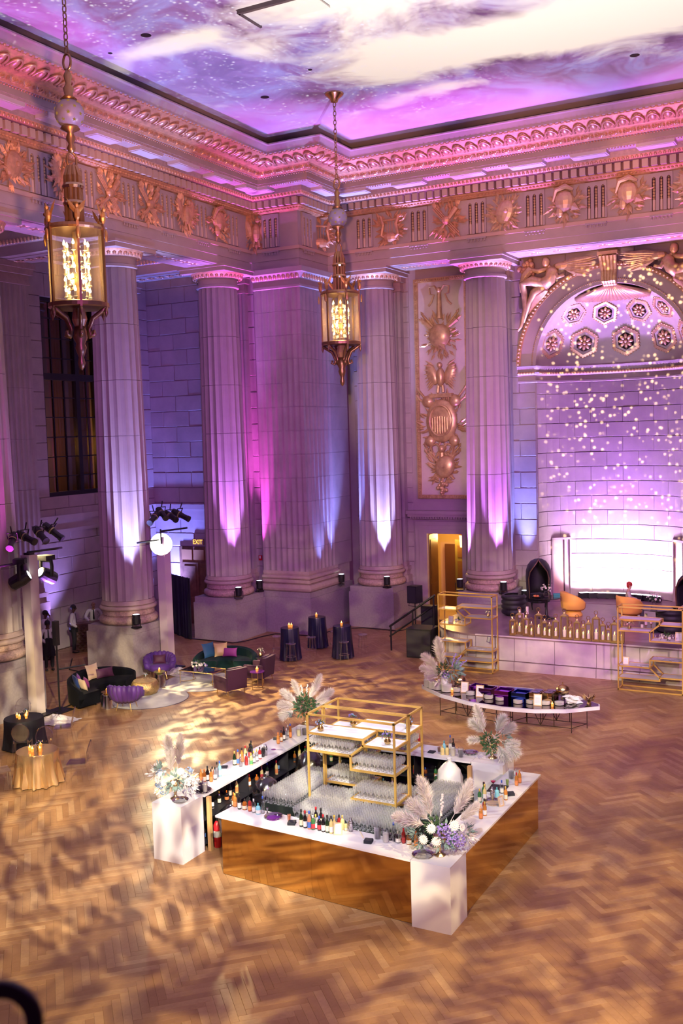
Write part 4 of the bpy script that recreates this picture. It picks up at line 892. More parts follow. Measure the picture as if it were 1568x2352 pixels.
# ------------------------------------------------------------------ chandeliers
FROST = mat('frosted_globe', (.26, .22, .27), .4, var=.1, vs=4, emit=.05, ecol=(1, .8, .5))
CGL = stem_glass('lantern_glass', (1, .74, .40), .05, .30)
ARMB = mat('dark_bronze', (.42, .25, .10), .38, .85)
def make_chandelier(ztop):
    c = empty('chandelier', (0, 0, 0)); Z = lambda y: 12.05+(685-y)*.01398
    MB().lathe([(.02, -.28), (.10, -.26), (.14, -.16), (.28, -.05), (.30, 0)], 20).obj('canopy', BRASS, c, (0, 0, ztop), smooth=True)
    lk = MB(); lk.tube([(.045*cos(a), 0, .085*sin(a)) for a in [2*pi*i/10 for i in range(10)]], .014, 5, True); LK = lk.mesh('chain_link', ARMB, True)
    z = ztop-.33; i = 0
    while z > 15.55: inst('chain_link', LK, c, (0, 0, z), (i % 2)*pi/2); z -= .135; i += 1
    rg = MB(); rg.tube([(.10*cos(a), 0, .16*sin(a)) for a in [2*pi*i/14 for i in range(14)]], .026, 6, True); RG_ = rg.mesh('ring', ARMB, True)
    inst('ring', RG_, c, (0, 0, 15.38)); inst('ring', RG_, c, (0, 0, 13.42), pi/3)
    MB().lathe([(.03, 15.24), (.09, 15.1), (.05, 14.95), (.11, 14.85), (.08, 14.72), (.17, 14.64)], 14).obj('upper_stem', ARMB, c, smooth=True)
    b = MB().ball((0, 0, 14.35), .30, 20, 14).obj('globe', FROST, c, smooth=True)
    st = MB()
    for k in range(5):
        a0 = 2*pi*k/5; st.add([(0, 0, .012)]+[((.045 if j % 2 == 0 else .018)*sin(2*pi*j/10), (.045 if j % 2 == 0 else .018)*cos(2*pi*j/10), 0) for j in range(10)], [(0, 1+(j+1) % 10, 1+j) for j in range(10)]); break
    ST = st.mesh('star', emitm('gold_star', (1, .55, .12), .9))
    for r_, el in enumerate((.75, .3, -.15, -.6)):
        for k in range(7):
            a = 2*pi*(k+.5*(r_ % 2))/7; n_ = Vector((cos(a)*cos(el), sin(a)*cos(el), sin(el))); o = inst('star', ST, b, Vector((0, 0, 14.35))+n_*.302); o.rotation_euler = n_.to_track_quat('Z', 'Y').to_euler()
    MB().lathe([(.17, 14.10), (.20, 14.05), (.06, 13.98), (.10, 13.85), (.05, 13.75), (.09, 13.66), (.04, 13.56)], 14).obj('lower_stem', ARMB, c, smooth=True)
    fs_ = MB()
    for k in range(10): a = 2*pi*k/10; fs_.tube([(.16*cos(a), .16*sin(a), 12.0), (.15*cos(a), .15*sin(a), 13.1), (.08*cos(a), .08*sin(a), 13.3)], .045, 6)
    fs_.lathe([(.1, 12.0), (.1, 13.3)], 10); fs_.obj('fasces', ARMB, c); bm = MB()
    for z_ in (12.55, 12.9): bm.lathe([(.2, z_-.05), (.225, z_), (.2, z_+.05)], 16)
    bm.obj('binding', BRASS, c)
    bm = MB(); bm.lathe([(.60, 11.98), (.62, 12.02), (.60, 12.08), (.2, 12.09), (.2, 12.04), (.56, 12.02), (.56, 11.98)], 36); bm.obj('top_ring', ARMB, c)
    bm = MB(); bm.lathe([(.57, 10.42), (.62, 10.44), (.62, 10.52), (.57, 10.54), (.57, 10.42)], 36); bm.obj('bottom_ring', ARMB, c)
    MB().lathe([(.565, 10.5), (.565, 12.0)], 36, cap=False).obj('glass_drum', CGL, c, smooth=True)
    PO = MB().bx(-.024, .024, -.024, .024, 10.4, 12.1).mesh('post', ARMB)
    eg_ = MB(); eg_.ball((0, 0, .12), (.06, .06, .13), 8, 6); eg_.ball((0, -.03, .28), .045, 6, 5)
    for s in (-1, 1): [eg_.leaf((s*.03, .02, .12), (s*(.5-.1*q), .1, 1), .36-.05*q, .08, .3) for q in range(4)]
    EA = eg_.mesh('eagle', mat('gilt_eagle', (.85, .52, .14), .35, .8)); SC = MB(); SC.tube([(.60, 0, 10.42), (.52, 0, 10.36), (.30, 0, 10.22), (.20, 0, 9.98), (.24, 0, 9.84), (.32, 0, 9.88), (.30, 0, 9.97)], [.03, .05, .05, .04, .045, .045, .03], 6); SC = SC.mesh('scroll_bracket', ARMB, True)
    TP = MB().lathe([(.0, -.2), (.04, -.1), (.03, 0)], 8).mesh('drop', ARMB, True); LFM = MB(); LFM.ball((0, 0, 0), (.05, .03, .13), 8, 6); LFM = LFM.mesh('palmette', mat('gilt_eagle'), True)
    for k in range(6):
        a = 2*pi*k/6+.3; d = Vector((cos(a), sin(a), 0)); inst('post', PO, c, d*.60, a); inst('eagle', EA, c, d*.62+Vector((0, 0, 12.1)), a+pi/2); inst('palmette', LFM, c, d*.68+Vector((0, 0, 11.85)), a+pi/2); inst('scroll_bracket', SC, c, (0, 0, 0), a); inst('drop', TP, c, d*.60+Vector((0, 0, 10.4)))
    MB().lathe([(.10, 10.05), (.16, 10.2), (.10, 10.5), (.07, 10.7), (.07, 12.0)], 12).obj('core', mat('core_brass', (.85, .55, .2), .4, .6), c)
    MB().lathe([(0, 9.15), (.05, 9.2), (.08, 9.3), (.05, 9.42), (.09, 9.52), (.12, 9.62), (.09, 9.7), (.15, 9.82), (.12, 10.05)], 12).obj('finial', ARMB, c, smooth=True)
    cu = MB(); cu.lathe([(.012, 0), (.05, .02), (.025, .04), (.022, .13)], 8); CU = cu.mesh('candle', mat('candle_sleeve', (.9, .75, .45), .5, emit=.6, ecol=(1, .7, .3))); BU = MB().lathe([(.018, .13), (.03, .17), (.012, .22), (0, .25)], 8).mesh('bulb', BULB, True)
    for tr in range(5):
        for k in range(6):
            a = 2*pi*(k+.5*(tr % 2))/6; d = Vector((cos(a), sin(a), 0))*(.25-.0*tr); z_ = 10.62+tr*.235; o = inst('candle', CU, c, d+Vector((0, 0, z_))); inst('bulb', BU, o)
    am = MB()
    for tr in range(5):
        for k in range(6): a = 2*pi*(k+.5*(tr % 2))/6; z_ = 10.62+tr*.235; am.tube([(.07*cos(a), .07*sin(a), z_-.04), (.18*cos(a), .18*sin(a), z_-.06), (.25*cos(a), .25*sin(a), z_)], .012, 4)
    am.obj('candle_arms', mat('core_brass'), c); return c
ch1 = make_chandelier(CEIL); ch1.location = (-15.06, 28.08, 0); tag(ch1, 'brass drum lantern chandelier hanging on a chain in front of the corner pier', 'chandelier', 'chandeliers')
ch2 = copy_tree(ch1); ch2.location = (-14.75, 16.05, 0); tag(ch2, 'nearest brass drum lantern chandelier with eagles and star globe, before the side columns', 'chandelier', 'chandeliers')
for (x, y) in ((-15.06, 28.08), (-14.75, 16.05)):
    point('chandelier_lamp', (x, y, 11.2), 600, (1, .62, .26), .16); point('globe_lamp', (x, y, 14.02), 6, (1, .6, .2), .04)
# ------------------------------------------------------------------ lighting towers
SCR = mat('tower_scrim', (.78, .68, .62), .8); LKM = emitm('leko_lens', (1, .95, .70), 16)
def make_leko():
    c = empty('profile_spotlight', (0, 0, 0))
    MB().lathe([(.05, .36), (.10, .34), (.115, .2), (.115, .02), (.09, 0), (.09, -.26), (.105, -.28), (.105, -.36)], 14).obj('barrel', BLACK, c)
    MB().lathe([(0, -.352), (.092, -.358)], 14).obj('lens', LKM, c); MB().lathe([(.117, .03), (.120, .05), (.117, .07)], 14).obj('shutter_ring', mat('brass_ring', (.8, .75, .3), .3, .8), c)
    bm = MB(); bm.tube([(-.05, 0, .36), (-.05, 0, .44), (.05, 0, .44), (.05, 0, .36)], .012, 4); bm.obj('rear_handle', BLACK, c)
    bm = MB(); bm.tube([(-.13, 0, .1), (-.14, .2, .1), (.14, .2, .1), (.13, 0, .1)], .02, 5); bm.tube([(0, .2, .1), (0, .42, .1)], .02, 5); bm.obj('yoke', BLACK, c); return c
def make_mover():
    c = empty('moving_head', (0, 0, 0))
    MB().bx(-.2, .2, -.16, .16, -.14, 0).obj('base', BLACK, c); bm = MB(); bm.tube([(-.21, 0, -.12), (-.24, 0, -.3), (-.22, 0, -.6)], .055, 6); bm.tube([(.21, 0, -.12), (.24, 0, -.3), (.22, 0, -.6)], .055, 6); bm.tube([(-.21, 0, -.14), (.21, 0, -.14)], .06, 6); bm.obj('yoke', BLACK, c)
    h = MB().lathe([(.12, -.32), (.19, -.26), (.2, .05), (.17, .22), (.14, .26)], 14).obj('head', BLACK, c, (0, 0, -.58)); h.rotation_euler = (radians(62), 0, 0)
    MB().lathe([(0, .262), (.125, .264)], 14).obj('lens', emitm('mover_lens', (.92, 1, .95), 14), h); return c
lk0, mv0 = make_leko(), make_mover(); _fx = [0, 0]
def leko(pos, tgt, lb):
    o = lk0 if _fx[0] == 0 else copy_tree(lk0); _fx[0] += 1; o.location = pos; o.rotation_euler = (Vector(tgt)-Vector(pos)).to_track_quat('-Z', 'Y').to_euler(); tag(o, lb, 'stage light', 'profile spotlights'); return o
def mover(pos, rz, lb):
    o = mv0 if _fx[1] == 0 else copy_tree(mv0); _fx[1] += 1; o.location = pos; o.rotation_euler = (0, 0, rz); tag(o, lb, 'stage light', 'moving heads'); return o
def tower(p, h, lb, w=.32):
    t_ = thing('lighting_tower', (p[0], p[1], 0), lb, 'lighting tower'); MB().bx(-w/2, w/2, -w/2, w/2, .03, h).obj('fabric_sleeve', SCR, t_); MB().bx(-.4, .4, -.4, .4, 0, .04).obj('base_plate', BLACK, t_)
    MB().bx(-w/2+.06, w/2-.06, -w/2+.06, w/2-.06, h, h+.06).obj('top_plate', BLACK, t_); return t_
T1 = Vector((-21.06, 20.42, 0)); T2 = Vector((-21.06, 26.36, 0)); BAR = Vector((.12, .99, 0)).normalized()
t1 = tower(T1, 4.55, 'tall fabric-wrapped lighting tower at the left with spotlights on crossbars')
t2 = tower(T2, 4.45, 'fabric-wrapped lighting tower beside the purple shell chair')
for t_ in (t1, t2):
    dv = BAR
    for s, z_ in ((-1, 4.35), (1, 4.62)):
        bm = MB(); c_ = dv*(s*.55)+Vector((0, 0, z_)); bm.tube([c_-dv*.6, c_+dv*.6], .035, 6); bm.tube([dv*(s*.1)+Vector((0, 0, z_)), c_], .03, 5); bm.obj('crossbar', BLACK, t_)
def px_at(x, y, ref): return GX(x, y, ref.x+.05)
for (x, y, tg_, lb) in ((28, 1243, (-16, 12, 0), 'spotlight pointing straight down at the outer end of the tower crossbar'), (60, 1235, (-12, 20, 2), 'spotlight lying nearly level, second along the tower crossbar'), (93, 1228, (-12, 18, 0), 'spotlight with bright oval lens right of the tower top'), (122, 1221, (-12, 24, -2), 'topmost spotlight tilted steeply at the inner end of the tower crossbar')):
    leko(px_at(x, y, T1), tg_, lb)
mover(px_at(45, 1283, T1), 2.2, 'moving head light hanging at the outer side of the left tower'); mover(px_at(105, 1275, T1), -.1, 'moving head light with white lens facing the room, beside the left tower')
for (x, y, tg_, lb) in ((353, 1190, (-18, 14, 0), 'spotlight tipped down on the tower by the shell chair'), (372, 1180, (-10, 20, 0), 'second spotlight on the tower by the shell chair'), (392, 1186, (-9, 22, 1), 'level spotlight above the glaring lamp'), (415, 1183, (-9, 28, 0), 'spotlight at the stage end of the tower crossbar')):
    leko(px_at(x, y, T2), tg_, lb)
gp = px_at(370, 1250, T2); gl = thing('glaring_spotlight', gp+Vector((0, 0, 0)), 'dazzling white spotlight aimed at the camera from the tower', 'stage light')
h = MB().lathe([(.10, -.3), (.32, -.25), (.37, 0)], 24).obj('housing', BLACK, gl); h.rotation_euler = (CAM-gp).to_track_quat('Z', 'Y').to_euler()
MB().lathe([(0, .012), (.36, .0)], 24).obj('lens', emitm('glare_lens', (1, .96, .85), 60), h)
bm = MB(); bm.tube([(0, 0, 0), (0, 0, .5)], .03, 5); bm.obj('bracket', BLACK, gl)
spot('glare_lamp', gp+(CAM-gp).normalized()*.1, (-9, 15, 0), 1500, (1, .85, .6), 110, .8, .25)
# ------------------------------------------------------------------ stand-mounted speaker, sub, stage steps rail
# ------------------------------------------------------------------ stage platform
def rounded_edge(o=0.): return [(4, STY+o)]+[(-11.6-(1.9-o)*sin(a), STY+1.9-(1.9-o)*cos(a)) for a in [pi/2*i/10 for i in range(11)]]+[(-13.5+o, 36.9)]
SW = mat('stage_wood', (.30, .20, .22), .28, var=.15, vs=3, spec=.6); SKIRT = mat('stage_skirt', (.62, .55, .55), .32, var=.08, vs=3)
pl = rounded_edge(0.); poly = pl+[(4, 36.9)]
st = MB(); st.prism([(x, y) for x, y in reversed(poly)], 1.03, STG)
nb = [(NP(pi*i/16).x, NP(pi*i/16).y) for i in range(17)]; st.prism(list(reversed(nb)), 1.03, STG)
st.prism([(x, y) for x, y in reversed(rounded_edge(.06)+[(4, 36.9)])], 0, 1.03); stage = struct(st.obj('floor_stage', SW), 'raised wooden stage platform in front of the niche')
def skirt(p, q, z0, z1):
    d = Vector((q[0]-p[0], q[1]-p[1], 0)); L = d.length; bm = MB(); bm.bx(.008, L-.008, -.03, .03, z0, z1); bm.obj('skirt_panel', SKIRT, stage, (p[0], p[1], 0), atan2(d.y, d.x)+0)
ed2 = [(-11.6+1.3*i, STY+.05) for i in range(12)]
for i in range(11): skirt(ed2[i], ed2[i+1], .31, 1.02); skirt((ed2[i][0], STY-.02), (ed2[i+1][0], STY-.02), .0, .285)
cv = [q for q in rounded_edge(.05)[1:12]]
for i in range(10): skirt(cv[i+1], cv[i], .31, 1.02); skirt(cv[i+1], cv[i], 0, .285)
bm = MB(); bm.bx(-11.6, 4, STY-.02, STY+.05, STG-.02, STG+.012); bm.obj('nosing', mat('nosing', (.75, .65, .72), .3), stage)
tag(MB().bx(-13.95, -13.5, 31.6, 33.6, 0, .72).bx(-14.4, -13.95, 31.6, 33.6, 0, .36).obj('stage_steps', BLACK), 'black stage steps beside the amber doorway', 'steps')
hr = thing('handrail', (-14.1, 31.5, 0), 'sloping black handrail of the stage steps', 'handrail')
bm = MB(); bm.tube([(-1.2, 0, .85), (.55, 0, 2.05)], .04, 6); bm.tube([(-1.2, 0, .5), (.55, 0, 1.7)], .03, 6); bm.obj('rail', BLACK, hr)
for x, h in ((-1.15, .85), (-.3, 1.45), (.5, 2.0)): MB().tube([(x, 0, 0), (x, 0, h)], .03, 6).obj('baluster', BLACK, hr)
sp = thing('speaker_stand', G(955, 1478), 'black tripod speaker stand beside the stage steps', 'stand'); MB().tube([(0, 0, .1), (0, 0, 1.5)], .022, 6).obj('pole', BLACK, sp)
for k in range(3): a = 2*pi*k/3+.5; MB().tube([(0, 0, .62), (.45*cos(a), .45*sin(a), .01)], .015, 5).obj('leg', BLACK, sp)
spk = thing('loudspeaker', G(955, 1478)+Vector((0, 0, 1.5)), 'black loudspeaker box on a tripod beside the amber doorway', 'loudspeaker', rz=-.2)
MB().bx(-.2, .2, -.2, .2, 0, .62).obj('cabinet', BLACK, spk); MB().bx(-.18, .18, -.215, -.2, .03, .59).obj('grille', mat('grille', (.03, .03, .035), .7), spk); bm = MB(); bm.tube([(-.22, 0, .05), (-.22, -.1, -.12), (.22, -.1, -.12), (.22, 0, .05)], .012, 4); bm.obj('bracket', BLACK, spk)
sb = thing('subwoofer', G(962, 1512), 'black subwoofer cube on the floor behind the pampas vase', 'loudspeaker', rz=.05); MB().bx(-.45, .45, 0, .8, 0, 1.0).obj('cabinet', mat('sub_black', (.008, .008, .010), .6), sb); MB().bx(-.42, .42, -.02, 0, .05, .95).obj('grille', mat('grille'), sb)
amp = thing('amp_rack', G(968, 1470)+Vector((.2, .3, 0)), 'tall black equipment case behind the subwoofer cube', 'case'); MB().bx(-.25, .25, -.2, .2, 0, 1.25).obj('body', BLACK, amp); MB().bx(-.22, .22, -.21, -.2, .1, 1.15).obj('front', mat('grille'), amp)
# ------------------------------------------------------------------ small makers
def candle_flame(parent, z, s=1.): return MB().lathe([(0, 0), (.012*s, .02*s), (.008*s, .04*s), (0, .065*s)], 6).obj('flame', FLAME, parent, (0, 0, z))
def lantern(pos, h, w, lb, lb2):
    l = thing('candle_lantern', pos, lb, 'lantern', rz=.12, group='brass candle lanterns along the stage edge'); q = w/2
    bm = MB(); bm.bx(-q, q, -q, q, 0, .05); bm.bx(-q*.85, q*.85, -q*.85, q*.85, .05, .075); bm.obj('base', BRASS, l)
    for sx in (-1, 1):
        for sy in (-1, 1): MB().bx(sx*q*.88-.012, sx*q*.88+.012, sy*q*.88-.012, sy*q*.88+.012, .05, h).obj('post', BRASS, l)
    bm = MB(); bm.bx(-q, q, -q, q, h, h+.025); bm.prism([(-q*.8, -q*.8), (q*.8, -q*.8), (q*.8, q*.8), (-q*.8, q*.8)], h+.025, h+.08, [(-q*.3, -q*.3), (q*.3, -q*.3), (q*.3, q*.3), (-q*.3, q*.3)]); bm.lathe([(.035, 0), (.02, .05)], 8, (0, 0, h+.08)); bm.obj('roof', BRASS, l)
    bm = MB(); bm.tube([(.055*cos(a), 0, h+.19+.06*sin(a)) for a in [2*pi*i/12 for i in range(12)]], .010, 5, True); bm.obj('ring_handle', BRASS, l)
    bm = MB(); e = q*.88
    for a, b in (((-e, -e), (e, -e)), ((e, -e), (e, e)), ((e, e), (-e, e)), ((-e, e), (-e, -e))): bm.add([(*a, .06), (*b, .06), (*b, h), (*a, h)], [(0, 1, 2, 3)])
    bm.obj('pane', PANE, l)
    c = thing('pillar_candle', Vector(pos)+Vector((0, 0, .078)), lb2, 'candle', group='lit candles in the stage lanterns'); ch = h*.3; MB().lathe([(w*.22, 0), (w*.22, ch), (.01, ch-.01)], 10).obj('wax', WAX, c); candle_flame(c, ch, 1.6)
    return l
LN = [(1177, 1459, .46, .17), (1193, 1456, .62, .21), (1208, 1460, .52, .18), (1219.5, 1463, .36, .14), (1236.5, 1461, .66, .21), (1250.5, 1464, .46, .17), (1261, 1466, .38, .14), (1276, 1466, .52, .18), (1296, 1468, .72, .23), (1308, 1470, .36, .14), (1324, 1471, .54, .18), (1335.5, 1474, .38, .14), (1350, 1473, .52, .18), (1368, 1474, .70, .22), (1381, 1477, .50, .17), (1392.5, 1479, .38, .14), (1409, 1478, .56, .21), (1423.5, 1481, .44, .15)]
for i, (x, y, h, w) in enumerate(LN):
    p = G(x, y, STG); p.y = max(p.y, STY+.2); sz = 'tall' if h > .6 else ('small' if h < .4 else 'mid-sized')
    lantern(p, h, w, '%s brass glass lantern, %s from the black tufted chair along the stage edge' % (sz.capitalize(), ORD[i]), 'lit cream candle inside the %s lantern from the tufted chair' % ORD[i])
def stick(pos, h, ch, lb, lb2):
    s = thing('candle_stand', pos, lb, 'candlestick', group='brass candle stands on the stage'); MB().lathe([(.07, 0), (.07, .015), (.015, .04), (.012, h-.05), (.03, h-.03), (.06, h-.01), (.06, h)], 12).obj('stem', BRASS, s, smooth=False)
    c = thing('pillar_candle', Vector(pos)+Vector((0, 0, h)), lb2, 'candle', group='cream pillar candles on stands'); MB().lathe([(.045, 0), (.045, ch), (.01, ch-.01)], 10).obj('wax', mat('cream_wax', (.93, .80, .68), .5), c); MB().tube([(0, 0, ch-.01), (0, 0, ch+.02)], .004, 4).obj('wick', BLACK, c)
for i, (x, y, h, ch) in enumerate(((1193.5, 1441, .34, .26), (1200.5, 1440, .22, .24), (1211, 1440, .44, .24), (1210.5, 1449, .14, .24), (1474, 1450, .10, .12), (1483, 1446, .16, .36), (1495, 1447, .22, .20))):
    w_ = ['tallest by the tufted chair', 'second by the tufted chair', 'tall one nearest the table base', 'low one behind the lanterns', 'lowest behind the gold shelf', 'thick one behind the gold shelf', 'slim one behind the gold shelf'][i]
    stick(G(x, y, STG), h, ch, 'brass candle stand, %s' % w_, 'cream pillar candle on its stand, %s' % w_)
# ------------------------------------------------------------------ porter chairs
VEL = mat('black_velvet', (.010, .008, .010), .6, sheen=.05, var=.3, vs=8); NAIL = mat('nailhead', (.30, .17, .10), .3, .8)
def porter(pos, rz, lb):
    c = thing('porter_chair', pos, lb, 'chair', rz=rz, group='hooded porter chairs'); R = .42
    bm = MB(); vs = []; n, m = 20, 9
    prof = [(0.40, .42), (.41, .8), (.43, 1.15), (.42, 1.4), (.36, 1.6), (.26, 1.73), (.13, 1.80), (.02, 1.82)]
    for r, z in prof:
        op = .95 if z < 1.3 else max(.0, .95*(1.86-z)/.56)
        for i in range(n+1): a = -pi/2+op+(2*pi-2*op)*i/n; vs.append((r*cos(a), r*sin(a)*1.02, z))
    m = n+1; bm.add(vs, [(j*m+i, j*m+i+1, (j+1)*m+i+1, (j+1)*m+i) for j in range(len(prof)-1) for i in range(n)])
    h = bm.obj('hood', VEL, c, smooth=True); md = h.modifiers.new('thick', 'SOLIDIFY'); md.thickness = .06; md.offset = 0
    bm = MB(); pts = []
    for s in (-1, 1):
        l = []
        for r, z in prof: op = .95 if z < 1.3 else max(.0, .95*(1.86-z)/.56); a = -pi/2+s*op; l.append((r*1.03*cos(a), r*1.03*sin(a)*1.02, z))
        pts += l if s < 0 else list(reversed(l))
    bm.tube(pts, .022, 5); bm.obj('nailhead_trim', NAIL, c)
    MB().lathe([(.37, .36), (.40, .38), (.40, .50), (.36, .54), (0, .55)], 18).obj('seat', VEL, c, smooth=True); MB().lathe([(.38, .26), (.41, .28), (.41, .36)], 18).obj('seat_rail', BLACK, c)
    for k in range(4): a = pi/4+k*pi/2; MB().tube([(.32*cos(a), .32*sin(a), .3), (.36*cos(a), .36*sin(a), .15), (.33*cos(a), .33*sin(a), 0)], [.035, .025, .015], 6).obj('leg', BLACK, c)
    return c
porter(G(1237, 1398, STG), .35, 'black hooded porter chair beside the small niche door'); porter(Vector((-5.40, 33.0, STG)), -.55, 'black hooded porter chair behind the seated blond guest')
def barrel(pos, rz, lb):
    c = thing('tufted_chair', pos, lb, 'chair', rz=rz, group='black tufted barrel chairs'); bm = MB()
    prof = []
    for k in range(4): prof += [(.40, .06+.17*k), (.44, .10+.17*k), (.44, .17+.17*k), (.40, .21+.17*k)]
    bm.lathe(prof+[(.36, .74), (.33, .72)], 22, a0=-pi/2+.5, a1=3*pi/2-.5); o = bm.obj('tufted_back', VEL, c, smooth=True); MB().lathe([(.36, .05), (.37, .3), (.34, .42), (0, .44)], 20).obj('seat', VEL, c, smooth=True); MB().lathe([(.3, 0), (.3, .06)], 16).obj('plinth', BLACK, c); return c
barrel(G(1180, 1412, STG), 2.6, 'black channel-tufted barrel chair at the left end of the lantern row'); barrel(G(1540, 1452, STG), 2.2, 'black channel-tufted barrel chair behind the second gold shelf')
YEL = mat('amber_velvet', (.95, .48, .09), .55, sheen=.1)
def tub(pos, rz, lb):
    c = thing('swivel_chair', pos, lb, 'chair', rz=rz, group='amber swivel tub chairs'); MB().lathe([(.30, 0), (.31, .05), (.27, .12), (.24, .20)], 22).obj('plinth', YEL, c, smooth=True); MB().lathe([(.24, .2), (.36, .24), (.38, .34), (.34, .40), (0, .42)], 22).obj('seat', YEL, c, smooth=True)
    bm = MB(); vs = []; n = 26
    for i in range(n+1):
        a = -pi/2+.75+(2*pi-1.5)*i/n; q = 1-abs(i/n-.5)*2; t_ = .50+.36*sin(min(1, q*1.3)*pi/2)
        for r, z in ((.36, .22), (.43, .30), (.46, t_-.06), (.44, t_), (.38, t_-.02), (.36, .38)): vs.append((r*cos(a), r*sin(a), z))
    bm.add(vs, [(i*6+j, i*6+6+j, i*6+6+(j+1) % 6, i*6+(j+1) % 6) for i in range(n) for j in range(6)]+[(0, 1, 2, 3, 4, 5), tuple(n*6+j for j in (5, 4, 3, 2, 1, 0))]); bm.obj('backrest', YEL, c, smooth=True); return c
tub(G(1317, 1414, STG), 2.2, 'amber velvet swivel tub chair standing alone mid-stage'); Y2 = G(1446, 1424, STG); tub(Y2, 2.6, 'amber velvet swivel tub chair under the red-haired guest'); 
def tulip(pos, lb, r=.5, h=.74):
    c = thing('pedestal_table', pos, lb, 'table', group='black pedestal tables'); MB().lathe([(r-.03, h-.03), (r, h-.02), (r, h), (0, h)], 28).obj('table_top', mat('table_black', (.02, .018, .02), .18), c); MB().lathe([(.30, 0), (.30, .012), (.12, .04), (.05, .12), (.035, .35), (.05, h-.08), (.14, h-.02)], 20).obj('pedestal', BLACK, c, smooth=True); return c
TB1 = G(1255, 1420, STG); tulip(TB1, 'black pedestal table with flowers beside the porter chair'); TB2 = Vector((-6.35, 32.55, STG)); tulip(TB2, 'black pedestal table with flowers between the two seated guests')
# bouquets
def blossom(r, petals=9, layers=2):
    bm = MB()
    for l in range(layers):
        for k in range(petals): a = 2*pi*(k+.5*l)/petals; e = .25+.45*l; bm.leaf((0, 0, 0), (cos(a)*cos(e), sin(a)*cos(e), sin(e)), r*(1-.2*l), r*.45, .3, (0, 0, 1))
    bm.ball((0, 0, r*.25), r*.22, 6, 4); return bm
def cluster(r, n, pr, seed):
    bm = MB(); rd = random.Random(seed)
    for k in range(n): a = rd.uniform(0, 2*pi); e = rd.uniform(-.2, 1.5); d = Vector((cos(a)*cos(e), sin(a)*cos(e), sin(e))); [bm.leaf(d*r*.8, d+Vector((rd.uniform(-1, 1), rd.uniform(-1, 1), rd.uniform(-1, 1)))*.9, pr, pr*.8, .15, d) for _ in range(3)]
    return bm
WFL = mat('white_petals', (.90, .86, .80), .6); CFL = mat('cream_petals', (.88, .80, .66), .6); VFL = mat('violet_petals', (.30, .22, .62), .6); BFL = mat('blue_petals', (.30, .42, .62), .6); GRN = mat('leaf_green', (.035, .085, .03), .6); SGR = mat('sage_leaf', (.20, .30, .28), .6); PFL = mat('blush_petals', (.80, .52, .50), .6)
BLM = {m_.name: blossom(.05).mesh('blossom', m_) for m_ in (WFL, CFL, VFL, BFL, PFL)}
LFS = {}
def leaves(m_, n, r, l, seed):
    key = (m_.name, n, r, l, seed)
    if key not in LFS:
        bm = MB(); rd = random.Random(seed)
        for k in range(n): a = rd.uniform(0, 2*pi); e = rd.uniform(-.3, 1.2); d = Vector((cos(a)*cos(e), sin(a)*cos(e), sin(e))); bm.leaf(d*r*rd.uniform(.3, 1), d+Vector((0, 0, rd.uniform(-.4, .3))), l*rd.uniform(.7, 1.2), l*.4, .12, (0, 0, 1))
        LFS[key] = bm.mesh('foliage', m_)
    return LFS[key]
def bouquet(pos, r, n, mats, lb, vase='gold', vh=.12, group=None, seed=1, low=False):
    b = thing('flower_bouquet' if not low else 'flower_garland', pos, lb, 'flowers', group=group); rd = random.Random(seed)
    vm = {'gold': BRASS, 'white': WHITEM, 'clear': CLEAR, 'bronze': mat('vase_bronze', (.5, .33, .14), .3, .9)}[vase]
    MB().lathe([(vh*.25, 0), (vh*.45, vh*.25), (vh*.5, vh*.5), (vh*.28, vh*.8), (vh*.32, vh)], 12).obj('vase', vm, b, smooth=True)
    inst('foliage', leaves(GRN, 26, .8, .5, seed % 3), b, (0, 0, vh*.9), rd.uniform(0, 6), sc=r*.9)
    for k in range(n):
        a = rd.uniform(0, 2*pi); e = rd.uniform(.0, 1.4) if not low else rd.uniform(.1, .9); q = r*rd.uniform(.55, 1)
        d = Vector((cos(a)*cos(e)*(1.5 if low else 1), sin(a)*cos(e), sin(e)*(.5 if low else 1))); o = inst('blossom', BLM[rd.choice(mats).name], b, Vector((0, 0, vh))+d*q, sc=max(.4, r*3.6)); o.rotation_euler = d.to_track_quat('Z', 'Y').to_euler()
    return b
bouquet(TB1+Vector((.0, 0, .74)), .26, 16, [WFL, CFL], 'white and cream bouquet on the table by the porter chair', 'clear', .22, seed=2); bouquet(TB2+Vector((-.1, 0, .74)), .28, 18, [WFL, CFL], 'white bouquet on the table between the seated guests', 'clear', .24, seed=3)
d_ = thing('dessert_dish', TB1+Vector((-.3, -.18, .74)), 'dark dish of orange snacks on the table by the porter chair', 'dish'); MB().lathe([(.05, 0), (.15, .03), (.16, .04), (.04, .015)], 16).obj('plate', BLACK, d_); bm = MB(); [bm.ball((.07*cos(k*1.1), .07*sin(k*1.1), .05), .035, 6, 4) for k in range(6)]; bm.obj('snacks', mat('snack', (.75, .25, .08), .5), d_)
x_ = thing('teal_box', TB1+Vector((.33, .1, .74)), 'small teal gift box on the table by the porter chair', 'box', rz=.4); MB().bx(-.11, .11, -.08, .08, 0, .1).obj('box_body', mat('teal_card', (.03, .22, .24), .4), x_); MB().bx(-.115, .115, -.085, .085, .1, .13).obj('lid', mat('teal_lid', (.05, .3, .33), .4), x_)
